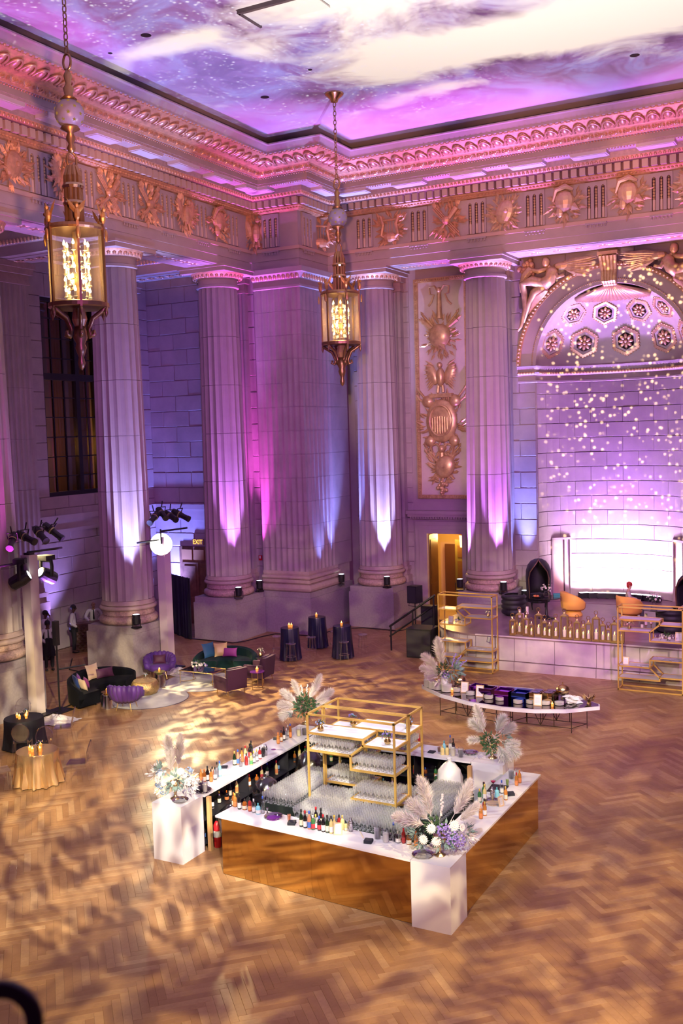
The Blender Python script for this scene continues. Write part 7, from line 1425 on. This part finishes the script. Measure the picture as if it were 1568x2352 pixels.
dt = thing('drum_table', (-19.62, 23.4, .015), 'hammered gold drum coffee table on the round rug', 'table'); smooth_by(MB().lathe([(.30, 0), (.36, .03), (.43, .16), (.43, .26), (.38, .37), (.34, .40), (0, .40)], 36).obj('drum', mat('hammered_gold', (.62, .44, .18), .3, .9, var=.25, vs=10, bump=1., bs=26), dt)); MB().lathe([(.345, .398), (.345, .408), (0, .408)], 36).obj('top', mat('gold_top', (.70, .50, .24), .35, .8, var=.2, vs=8), dt)
bouquet((-19.6, 23.4, .425), .13, 12, [BFL, WFL], 'blue and white posy on the hammered gold drum table', 'clear', .1, seed=15); 
bv = thing('bud_bottle', (-19.48, 23.5, .425), 'slim glass bud bottle on the hammered gold drum table', 'vase'); MB().lathe([(.03, 0), (.035, .06), (.012, .1), (.012, .22)], 10, cap=False).obj('glass', CLEAR, bv, smooth=True); MB().lathe([(.013, .2), (.013, .24), (0, .24)], 8).obj('stopper', BRASS, bv)
def silver_stool(pos, lb, top=None):
    s = thing('metal_stool', pos, lb, 'side table', group='polished silver side tables'); MB().lathe([(.20, 0), (.20, .01), (.15, .38), (.15, .40)], 24).obj('cone_base', CHROME, s, smooth=False); MB().lathe([(.10, .40), (.07, .43), (.12, .45), (.17, .46), (.17, .48), (0, .48)], 24).obj('top', top or BRASS, s); return s
silver_stool((-19.62, 21.72, 0), 'polished silver side table between black sofa and scallop-back chair'); votive(Vector((-19.62, 21.72, .48)), 'amber votive on the silver table by the black sofa', 'lounge votives'); silver_stool((-19.78, 24.3, 0), 'polished silver side table behind the drum table', mat('olive_brass', (.5, .5, .2), .3, .8)); votive(Vector((-19.78, 24.3, .48)), 'amber votive on the silver table behind the drum table', 'lounge votives')
ct = thing('coffee_table', (-18.76, 25.15, .02), 'rectangular gold coffee table with smoked glass top', 'table'); GB_ = mat('thin_gold', (.82, .58, .22), .3, .9); MB().bx(-.64, .64, -.36, .36, .40, .412).obj('glass_top', glass('smoked_glass', (.45, .42, .45), .12, .7), ct); bm = MB(); bm.tube([(-.64, -.36, .40), (.64, -.36, .40), (.64, .36, .40), (-.64, .36, .40)], .014, 5, True); bm.obj('top_frame', GB_, ct)
for x in (-.62, .62):
    for y in (-.34, .34): MB().tube([(x, y, 0), (x, y, .4)], .012, 5).obj('leg', GB_, ct)
for x in (-.62, .62): bm = MB(); bm.tube([(x+.26*cos(a)*(-1 if x > 0 else 1)*sin(pi*i/10)**0, .30*sin(a), .06) for i, a in enumerate([-pi/2+pi*i/10 for i in range(11)])], .010, 5); bm.obj('hoop', GB_, ct)
bouquet((-18.95, 25.2, .435), .24, 30, [WFL, WFL, VFL, CFL], 'white orchid and blue bouquet on the glass coffee table', 'clear', .1, seed=16, low=True)
def slim_table(pos, lb, m_): 
    s = thing('round_side_table', pos, lb, 'side table', group='slim round side tables'); MB().lathe([(.22, .52), (.225, .53), (.22, .54), (0, .54)], 24).obj('top', m_, s); [MB().tube([(.18*cos(a), .18*sin(a), .01), (.18*cos(a), .18*sin(a), .52)], .010, 5).obj('leg', GB_, s) for a in (0, 2.1, 4.2)]; bm = MB(); bm.tube([(.18*cos(a), .18*sin(a), .012) for a in [2*pi*i/20 for i in range(20)]], .009, 4, True); bm.obj('ring_foot', GB_, s)
slim_table((-16.75, 25.2, 0), 'slim gold side table between the two plum armchairs', mat('violet_reflection_glass')); votive(Vector((-16.75, 25.2, .54)), 'amber votive on the table between plum armchairs', 'lounge votives', 1.3); slim_table((-17.75, 26.95, 0), 'slim dark side table with white flowers behind the armchair', BLACK); bouquet((-17.75, 26.95, .54), .16, 16, [WFL, CFL], 'white bloom posy in a gold vase behind the plum armchair', 'gold', .14, seed=17)
def heap(pos, r, lb, seed, rz=0.):
    h = thing('cloth_heap', pos, lb, 'cloth', rz=rz, group='white cloths at the tower feet'); bm = MB(); n = 16; rd = random.Random(seed); vs = []
    for i in range(n+1):
        for j in range(n+1): u, v = i/n*2-1, j/n*2-1; rr = sqrt(u*u+v*v); vs.append((u*r*(1+.1*rd.uniform(-1, 1)), v*r*.8*(1+.1*rd.uniform(-1, 1)), .012+max(0, (.22*(1-rr)))*rd.uniform(.4, 1)+.02*rd.random()))
    m = n+1; bm.add(vs, [(i*m+j, (i+1)*m+j, (i+1)*m+j+1, i*m+j+1) for i in range(n) for j in range(n)]); bm.obj('sheet', mat('crumpled_sheet', (.70, .66, .70), .85), h, smooth=False)
heap((-20.35, 25.95, 0), .6, 'crumpled white cloth at the foot of the tower by the scallop-back chair', 3); heap((-20.05, 20.1, 0), .55, 'crumpled white cloth at the foot of the left tower', 4)
ts = thing('stand_pole', (-20.72, 20.95, 0), 'tall black stand with T bar beside the left tower', 'stand'); MB().tube([(0, 0, 0), (0, 0, 1.9)], .03, 6).obj('pole', BLACK, ts); MB().bx(-.3, .3, -.3, .3, 0, .02).obj('base_plate', BLACK, ts); MB().tube([(0, 0, 1.2), (.5, .6, 1.25)], .025, 5).obj('side_arm', BLACK, ts); MB().bx(-.07, .07, -.07, .07, 1.9, 2.6).obj('strut', BLACK, ts)
# ------------------------------------------------------------------ cocktail tables and clear stools
def draped_table(pos, r, h, flare, m_, lb, grp, folds=11, n=88):
    t_ = thing('cocktail_table', pos, lb, 'table', group=grp); bm = MB(); vs = []; L = [(1.0, h), (1.02, h-.03), (1.03, h*.7), (1.08, h*.35), (1.16, .03)]
    for q, (k, z) in enumerate(L):
        for i in range(n): a = 2*pi*i/n; amp = flare*(1-z/h); rr = r*k*(1+amp*(.6*cos(folds*a)+.4*cos((folds*2+1)*a+1))); vs.append((rr*cos(a), rr*sin(a), z))
    bm.add(vs, [(q*n+i, (q+1)*n+i, (q+1)*n+(i+1) % n, q*n+(i+1) % n) for q in range(len(L)-1) for i in range(n)]+[tuple(range(n))]); smooth_by(bm.obj('satin_cloth', m_, t_), 50); MB().lathe([(.2, 0), (.2, .02), (.04, .04), (.04, h-.03), (r*.96, h-.02), (r*.96, h-.005)], 20).obj('pedestal', BLACK, t_); return t_
NSAT = mat('navy_satin', (.012, .012, .045), .28, spec=.7)
TT = [((-17.85, 28.95, 0), 'navy satin cocktail table nearest the plum armchairs', 2), ((-17.95, 31.0, 0), 'navy satin cocktail table nearest the corner pier', 1), ((-16.3, 29.85, 0), 'navy satin cocktail table nearest the doorway side', 1)]
for p, lb, nv in TT:
    draped_table(p, .31, 1.12, .12, NSAT, lb, 'navy satin cocktail tables')
    for k in range(nv): votive(Vector(p)+Vector((.08*k-.02, .02*k, 1.122)), ('pair member %s of amber votives on the ' % ORD[k] if nv > 1 else 'amber votive on the ')+lb.replace('satin ', ''), 'votives on cocktail tables', 1.3)
GST = glass('ghost_plastic', (.985, .98, .985), .07, .9, .03)
def make_stool():
    s = empty('clear_stool', (0, 0, 0)); MB().lathe([(.13, .66), (.165, .67), (.17, .70), (.15, .715), (0, .715)], 20).obj('seat', GST, s, smooth=True)
    for k in range(4): a = pi/4+k*pi/2; MB().prism([(.12*cos(a)+dx, .12*sin(a)+dy) for dx, dy in ((-.018, -.018), (.018, -.018), (.018, .018), (-.018, .018))], .66, .0, [(.20*cos(a)+dx, .20*sin(a)+dy) for dx, dy in ((-.014, -.014), (.014, -.014), (.014, .014), (-.014, .014))]).obj('leg', GST, s)
    bm = MB(); bm.tube([(.165*cos(a), .165*sin(a), .26) for a in [2*pi*i/20 for i in range(20)]], .014, 5, True); bm.obj('foot_ring', GST, s); return s
sto = make_stool()
for i, (x, y, lb) in enumerate(((-17.5, 28.42, 'clear stool in front of the navy table nearest the armchairs'), (-18.6, 29.3, 'clear stool left of the navy table nearest the armchairs'), (-17.4, 29.6, 'clear stool between the navy tables'), (-18.7, 30.5, 'clear stool left of the navy table by the pier'), (-15.95, 29.3, 'clear stool in front of the navy table on the doorway side'), (-15.9, 30.6, 'clear stool right of the navy table on the doorway side'), (-17.1, 30.75, 'clear stool right of the navy table by the pier'))):
    o = sto if i == 0 else copy_tree(sto); o.location = (x, y, 0); o.rotation_euler = (0, 0, i*.5); tag(o, lb, 'stool', 'clear acrylic bar stools')
def make_ghost():
    c = empty('clear_chair', (0, 0, 0)); smooth_by(MB().prism([(-.21, -.22), (.21, -.22), (.23, .0), (.19, .2), (-.19, .2), (-.23, .0)], .435, .465).obj('seat', GST, c)); bm = MB(); n = 20; vs = []
    for k, y in ((1., .0), (1., .022)):
        vs += [(.195*cos(2*pi*i/n), .24+.06*sin(2*pi*i/n)+y, .70+.235*sin(2*pi*i/n)) for i in range(n)]
    bm.add(vs, [tuple(range(n)), tuple(range(2*n-1, n-1, -1))]+[(i, n+i, n+(i+1) % n, (i+1) % n) for i in range(n)]); bm.obj('oval_back', GST, c); bm = MB(); bm.tube([(.2*cos(2*pi*i/n), .25+.06*sin(2*pi*i/n), .70+.24*sin(2*pi*i/n)) for i in range(n)], .013, 5, True); bm.obj('back_rim', GST, c)
    for sx in (-1, 1):
        MB().tube([(sx*.19, -.2, .44), (sx*.2, -.22, 0)], [.022, .013], 6).obj('leg', GST, c); MB().tube([(sx*.16, .27, .52), (sx*.17, .2, .44), (sx*.2, .28, 0)], [.018, .022, .013], 6).obj('leg', GST, c)
    return c
gh = make_ghost()
draped_table((-19.1, 18.05, 0), .48, .76, .05, mat('black_table_cloth', (.01, .011, .018), .7), 'low round table in black cloth beside the left tower', 'low round tables', 9); draped_table((-16.78, 16.2, 0), .46, .76, .15, mat('champagne_satin', (.86, .60, .32), .22, .8, spec=.7), 'low round table in champagne gold satin at the left', 'low round tables', 13)
for i, (x, y, dx, dy, lb) in enumerate(((-19.85, 18.75, .7, -.7, 'clear acrylic chair behind the black-clothed table'), (-18.35, 18.65, -.8, -.6, 'clear acrylic chair in profile right of the black-clothed table'), (-18.45, 17.35, -.6, .75, 'clear acrylic chair before the black-clothed table, back to the camera'), (-19.6, 17.2, .4, .9, 'clear acrylic chair at the picture edge beside the black-clothed table'), (-17.35, 16.95, .6, -.75, 'clear acrylic chair behind the gold satin table'), (-16.0, 16.65, -.85, -.5, 'clear acrylic chair right of the gold satin table'), (-17.25, 15.5, .5, .8, 'clear acrylic chair left of the gold satin table'))):
    o = gh if i == 0 else copy_tree(gh); o.location = (x, y, 0); o.rotation_euler = (0, 0, face(dx, dy)); tag(o, lb, 'chair', 'clear acrylic chairs')
for (cx_, cy_, nm, mm) in ((-19.1, 18.05, 'black-clothed table', [WFL, BFL]), (-16.78, 16.2, 'gold satin table', [VFL, MUM and PFL])):
    bouquet((cx_, cy_+.05, .762), .12, 10, mm, 'small posy among votives on the low %s' % nm, 'bronze', .1, seed=int(cx_*-3)); [votive(Vector((cx_+dx, cy_+dy, .762)), 'amber votive, %s of four on the low %s' % (ORD[k], nm), 'votives on the low %s' % nm, 1.1) for k, (dx, dy) in enumerate(((.14, -.05), (-.12, -.10), (.02, -.16), (-.05, .16)))]
# ------------------------------------------------------------------ small fittings
fa = thing('fire_alarm', (-21.75, YE-.06, 2.75), 'small red fire alarm strobe beside the corner pier', 'alarm'); MB().bx(-.07, .07, -.05, 0, 0, .2).obj('housing', mat('red_enamel'), fa); MB().bx(-.025, .025, -.07, -.05, .08, .18).obj('strobe', WHITEM, fa)
def cable(pts, lb): o = MB().tube([(x, y, .02) for x, y in pts], .02, 5).obj('floor_cable', BLACK); tag(o, lb, 'cable', 'black cables along the pedestals')
cable([(-23.6, 30.6), (-22.4, 30.55), (-21.3, 30.5), (-21.05, 30.9), (-20.9, 31.9), (-20.7, 32.5), (-20., 32.65), (-19.1, 32.6), (-18.95, 33.3)], 'black cable along the pedestals left of the corner pier'); cable([(-18.95, 33.5), (-18.8, 34.3), (-18., 34.75), (-17.0, 34.7), (-16.5, 34.6), (-16.2, 35.2)], 'black cable round the pedestal right of the corner pier')
cable([(-25.2, 26.2), (-24.1, 24.9), (-22.3, 24.6), (-20.9, 22.9), (-20.8, 21.2)], 'black cable running past the black sofa to the left tower')
# blurred railing finial on the balcony near the camera
p = CAM+ray(8, 2352)*1.6; fr = thing('balcony_finial', p, 'blurred dark curved finial at the lower left corner', 'railing'); bm = MB(); R_ = .05
bm.tube([(_r*(R_*cos(a))+_u*(R_*sin(a)*1.1)) for a in [radians(-60+240*i/16) for i in range(17)]], .0145, 8); bm.obj('loop', mat('railing_black', (.012, .01, .016), .4), fr, smooth=True); bm = MB(); bm.tube([_r*(R_*cos(radians(-60)))+_u*(R_*sin(radians(-60))*1.1), _r*.03-_u*.12], .0125, 8); bm.obj('upright', mat('railing_black'), fr)
# ------------------------------------------------------------------ people
def skin_obj(name, verts, edges, radii, m_, parent, sub=2):
    me = bpy.data.meshes.new(name); me.from_pydata(verts, edges, []); me.materials.append(m_); o = inst(name, me, parent); md = o.modifiers.new('skin', 'SKIN'); md.use_smooth_shade = True; md.branch_smoothing = .6
    for i, r in enumerate(radii): d = me.skin_vertices[0].data[i]; d.radius = r if isinstance(r, tuple) else (r, r); d.use_root = (i == 0)
    s = o.modifiers.new('sub', 'SUBSURF'); s.levels = 1; s.render_levels = sub; return o
def person(pos, rz, label, J, cols, hair=True, hairlen=0., tie=True, H=1.75, head_turn=0., skirt=None):
    k = H/1.75; p = thing('person', pos, label, 'person', rz=rz); K = lambda v: tuple(q*k for q in v)
    SK = mat('skin_'+cols['skin'], {'dark': (.10, .045, .028), 'mid': (.30, .14, .09), 'light': (.62, .36, .26)}[cols['skin']], .55); sh = mat('cloth_'+cols['top'][0], cols['top'][1], .8); tr = mat('cloth_'+cols['leg'][0], cols['leg'][1], .8)
    V = []; E_ = []; R_ = []; ix = {}
    def v(n, c, r, link=None): ix[n] = len(V); V.append(K(c)); R_.append(tuple(q*k for q in r) if isinstance(r, tuple) else r*k); (E_.append((ix[link], ix[n])) if link else None)
    v('pelvis', J['pelvis'], (.13, .10)); v('belly', J['belly'], (.125, .095), 'pelvis'); v('chest', J['chest'], (.15, .105), 'belly'); v('collar', J['collar'], (.09, .075), 'chest'); v('neck', J['neck'], .052, 'collar')
    h = Vector(J['head']); nk = Vector(J['neck']); up_ = (h-nk).normalized(); fd = Vector((sin(head_turn), -cos(head_turn), 0)); v('jaw', h-up_*.055+fd*.018, (.062, .068), 'neck'); v('skull', h+up_*.03, (.078, .092), 'jaw'); v('crown', h+up_*.10, (.055, .065), 'skull')
    for s, n in ((-1, 'L'), (1, 'R')):
        v('sh'+n, J['sh'+n], .062, 'collar'); v('el'+n, J['el'+n], .045, 'sh'+n); v('wr'+n, J['wr'+n], .030, 'el'+n); w, e = Vector(J['wr'+n]), Vector(J['el'+n]); d = (w-e).normalized(); v('pa'+n, w+d*.055, (.034, .022), 'wr'+n)
        sd_ = d.cross(Vector((.3, 1, .2))).normalized()
        for f_, (o_, l_) in enumerate(((-.026, .06), (-.010, .075), (.008, .078), (.024, .065))): v('f%s%d' % (n, f_), w+d*(.055+l_)+sd_*o_+Vector((0, -.01, -.005)), .0085, 'pa'+n)
        v('th'+n, w+d*.045+sd_*.052+Vector((0, -.02, 0)), .010, 'pa'+n)
        v('hip'+n, J['hip'+n], .088, 'pelvis'); v('kn'+n, J['kn'+n], .062, 'hip'+n); v('an'+n, J['an'+n], .042, 'kn'+n); v('toe'+n, Vector(J['an'+n])+Vector((s*.02, -.15, -.045)), .036, 'an'+n)
    skin_obj('body', V, E_, R_, SK, p)
    def sub(names, nm, m_, gr, cut=None):
        vs = [V[ix[n]] for n in names]; id_ = {ix[n]: i for i, n in enumerate(names)}; es = [(id_[a], id_[b]) for a, b in E_ if a in id_ and b in id_]; rr = [tuple(q+gr for q in R_[ix[n]]) if isinstance(R_[ix[n]], tuple) else R_[ix[n]]+gr for n in names]; return skin_obj(nm, vs, es, rr, m_, p)
    sub(['pelvis', 'belly', 'chest', 'collar', 'shL', 'elL', 'wrL', 'shR', 'elR', 'wrR'], 'shirt', sh, .018); sub(['pelvis', 'hipL', 'knL', 'anL', 'hipR', 'knR', 'anR'], 'trousers', tr, .022)
    bm = MB()
    for n in 'LR': a = Vector(V[ix['an'+n]]); bm.ball(a+Vector((0, -.07*k, -.045*k)), (.05*k, .14*k, .045*k), 10, 6)
    bm.obj('shoes', mat('shoe_black', (.015, .013, .013), .4), p, smooth=True)
    hc = Vector(K(h))+up_*.045*k
    if hair:
        bm = MB(); bm.ball(hc+Vector((0, 0, .012))-fd*.018*k, (.098*k, .106*k, .10*k), 14, 9)
        if hairlen: bm.ball(hc-fd*.06*k-Vector((0, 0, hairlen*.5)), (.10*k, .06*k, hairlen), 12, 8)
        bm.obj('hair', mat('hair_'+cols['hair'][0], cols['hair'][1], .7), p, smooth=True)
    bm = MB(); hh_ = Vector(K(h)); bm.ball(hh_+fd*.098*k-up_*.005*k, (.014*k, .022*k, .024*k), 6, 5); sdv = fd.cross(up_)
    for s in (-1, 1): bm.ball(hh_+sdv*s*.082*k+up_*.01*k, (.014*k, .022*k, .032*k), 6, 5)
    bm.obj('nose_and_ears', SK, p, smooth=True); bm = MB()
    for s in (-1, 1): bm.ball(hh_+fd*.088*k+sdv*s*.032*k+up_*.028*k, .011*k, 6, 4)
    bm.obj('eyes', mat('eye_dark', (.01, .008, .008), .2), p); MB().ball(hh_+fd*.086*k-up_*.05*k, (.026*k, .012*k, .007*k), 8, 4).obj('mouth', mat('lip_'+cols['skin'], (.22, .07, .06), .5), p)
    if tie:
        c = Vector(V[ix['collar']]); b = Vector(V[ix['belly']]); bm = MB(); y = -.118*k; bm.add([(-.02*k, c.y+y+.03, c.z+.02), (.02*k, c.y+y+.03, c.z+.02), (.032*k, b.y+y, b.z+.02), (0, b.y+y, b.z-.04), (-.032*k, b.y+y, b.z+.02)]+[(0, c.y+y+.05, c.z), (0, b.y+y+.03, b.z)], [(0, 4, 3, 2, 1), (0, 5, 6, 4), (1, 2, 6, 5)]); bm.obj('tie', mat('tie_black', (.012, .012, .014), .6), p)
    return p
ST = dict(pelvis=(0, 0, .93), belly=(0, .0, 1.08), chest=(0, .01, 1.28), collar=(0, .01, 1.43), neck=(0, .0, 1.50), head=(0, -.02, 1.62), shL=(-.19, .01, 1.41), elL=(-.25, .05, 1.13), wrL=(-.23, -.06, .90), shR=(.19, .01, 1.41), elR=(.25, .05, 1.13), wrR=(.23, -.06, .90), hipL=(-.09, 0, .88), knL=(-.11, -.02, .5), anL=(-.11, .02, .09), hipR=(.09, 0, .88), knR=(.11, -.02, .5), anR=(.11, .02, .09))
def P_(**kw): d = dict(ST); d.update(kw); return d
def foot(x, y, h=1.75): q = G(x, y, h-.02); return Vector((q.x, q.y, 0))
WS = ('white_shirt', (.72, .68, .70)); BKT = ('black_trousers', (.012, .012, .015)); DK = {'skin': 'dark', 'top': WS, 'leg': BKT, 'hair': ('black', (.01, .008, .008))}
camd = lambda p: face(-p.x, -p.y)
q = foot(167, 1391); q.x = max(q.x, -26.3); person(q, face(.8, .55), 'standing waiter in white shirt and black tie, turned to profile beside the quilted cabinet', P_(elR=(.23, .1, 1.14), wrR=(.2, -.02, .92), elL=(-.23, .06, 1.13), wrL=(-.15, -.14, .96)), DK)
q = foot(213, 1381); person(q, camd(q)+.05, 'bald man in white shirt and dark tie leaning on the quilted cabinet, facing the camera', P_(elL=(-.30, -.05, 1.16), wrL=(-.16, -.26, 1.04), elR=(.30, -.05, 1.16), wrR=(.16, -.26, 1.04), chest=(0, -.03, 1.27), collar=(0, -.05, 1.42), head=(0, -.08, 1.61), neck=(0, -.05, 1.49), shL=(-.19, -.04, 1.40), shR=(.19, -.04, 1.40)), {'skin': 'mid', 'top': WS, 'leg': BKT, 'hair': ('black', (.01, .008, .008))}, hair=False, head_turn=.5)
C_Q = q
q = foot(103, 1404); person(q, face(.9, .3), 'waiter in white shirt holding a hand to his ear behind the black stand', P_(elR=(.28, -.16, 1.30), wrR=(.12, -.10, 1.55), elL=(-.25, -.05, 1.14), wrL=(-.2, -.2, 1.0)), DK, head_turn=.2)
q = foot(108, 1427, 1.70); person(q, camd(q)+.2, 'seated-height waiter in white shirt with black jacket over his arm, facing the camera', P_(elL=(-.26, -.04, 1.14), wrL=(-.08, -.22, 1.02), elR=(.26, -.02, 1.14), wrR=(.10, -.22, 1.06)), dict(DK, hair=('black', (.01, .008, .008))), H=1.70)
jk = thing('draped_jacket', q+Vector((.22, -.1, .55)), 'black jacket hanging over the arm of the facing waiter', 'jacket'); jb = MB(); jb.prism([(-.16, -.10), (.12, -.12), (.14, .06), (-.14, .08)], 0, .58, [(-.11, -.14), (.12, -.15), (.12, .0), (-.1, .02)]); smooth_by(jb.obj('jacket_cloth', mat('black_wool', (.008, .008, .011), .9), jk)); MB().tube([(-.1, -.1, .56), (.12, -.1, .58)], .05, 6).obj('fold', mat('black_wool'), jk)
for lb_ in (1,):
    cq = C_Q+(CAM-C_Q).normalized()*0; dq = Vector((-C_Q.x, -C_Q.y, 0)).normalized(); cb_ = thing('quilted_cabinet', C_Q+dq*.48, 'brown diamond-quilted host cabinet under the bald man\'s hands', 'cabinet', rz=camd(C_Q)+.12); MB().bx(-.75, .75, -.2, .2, 0, 1.0).obj('body', mat('brown_leather', (.09, .04, .03), .5), cb_); MB().bx(-.8, .8, -.25, .25, 1.0, 1.05).obj('top', mat('brown_top', (.14, .06, .045), .4), cb_); D_M = MB().prism([(-.085, 0), (0, -.03), (.085, 0), (0, .0)], 0, .001); dm = MB(); dm.add([(-.085, 0, 0), (0, 0, -.085), (.085, 0, 0), (0, 0, .085), (0, -.03, 0)], [(0, 1, 4), (1, 2, 4), (2, 3, 4), (3, 0, 4)]); DMM = dm.mesh('quilt_pad', mat('brown_leather'))
    for i in range(8):
        for j in range(10): inst('quilt_pad', DMM, cb_, (-.64+.18*i+.09*(j % 2), -.2, .1+.09*j))
SIT = dict(pelvis=(0, .05, .52), belly=(0, .06, .68), chest=(0, .05, .88), collar=(0, .04, 1.03), neck=(0, .02, 1.10), head=(0, .0, 1.22), shL=(-.18, .04, 1.01), elL=(-.25, -.02, .76), wrL=(-.12, -.26, .72), shR=(.18, .04, 1.01), elR=(.25, -.02, .76), wrR=(.12, -.26, .72), hipL=(-.09, .02, .50), knL=(-.12, -.42, .50), anL=(-.12, -.40, .09), hipR=(.09, .02, .50), knR=(.12, -.42, .50), anR=(.12, -.40, .09))
person(Y2+Vector((0, 0, 0)), face(.8, .2), 'seated red-haired guest in a patterned grey top on the amber chair', SIT, {'skin': 'light', 'top': ('grey_pattern', (.45, .38, .36)), 'leg': ('grey_trousers', (.10, .09, .10)), 'hair': ('red', (.38, .03, .02))}, hairlen=.08, tie=False, H=1.68)
person((-5.40, 32.9, STG+.06), face(-.75, -.5), 'seated blond guest in a striped shirt inside the porter chair', SIT, {'skin': 'light', 'top': ('stripe_top', (.48, .32, .26)), 'leg': ('dark_trousers', (.03, .03, .04)), 'hair': ('blond', (.72, .50, .26))}, hairlen=.10, tie=False, H=1.68)
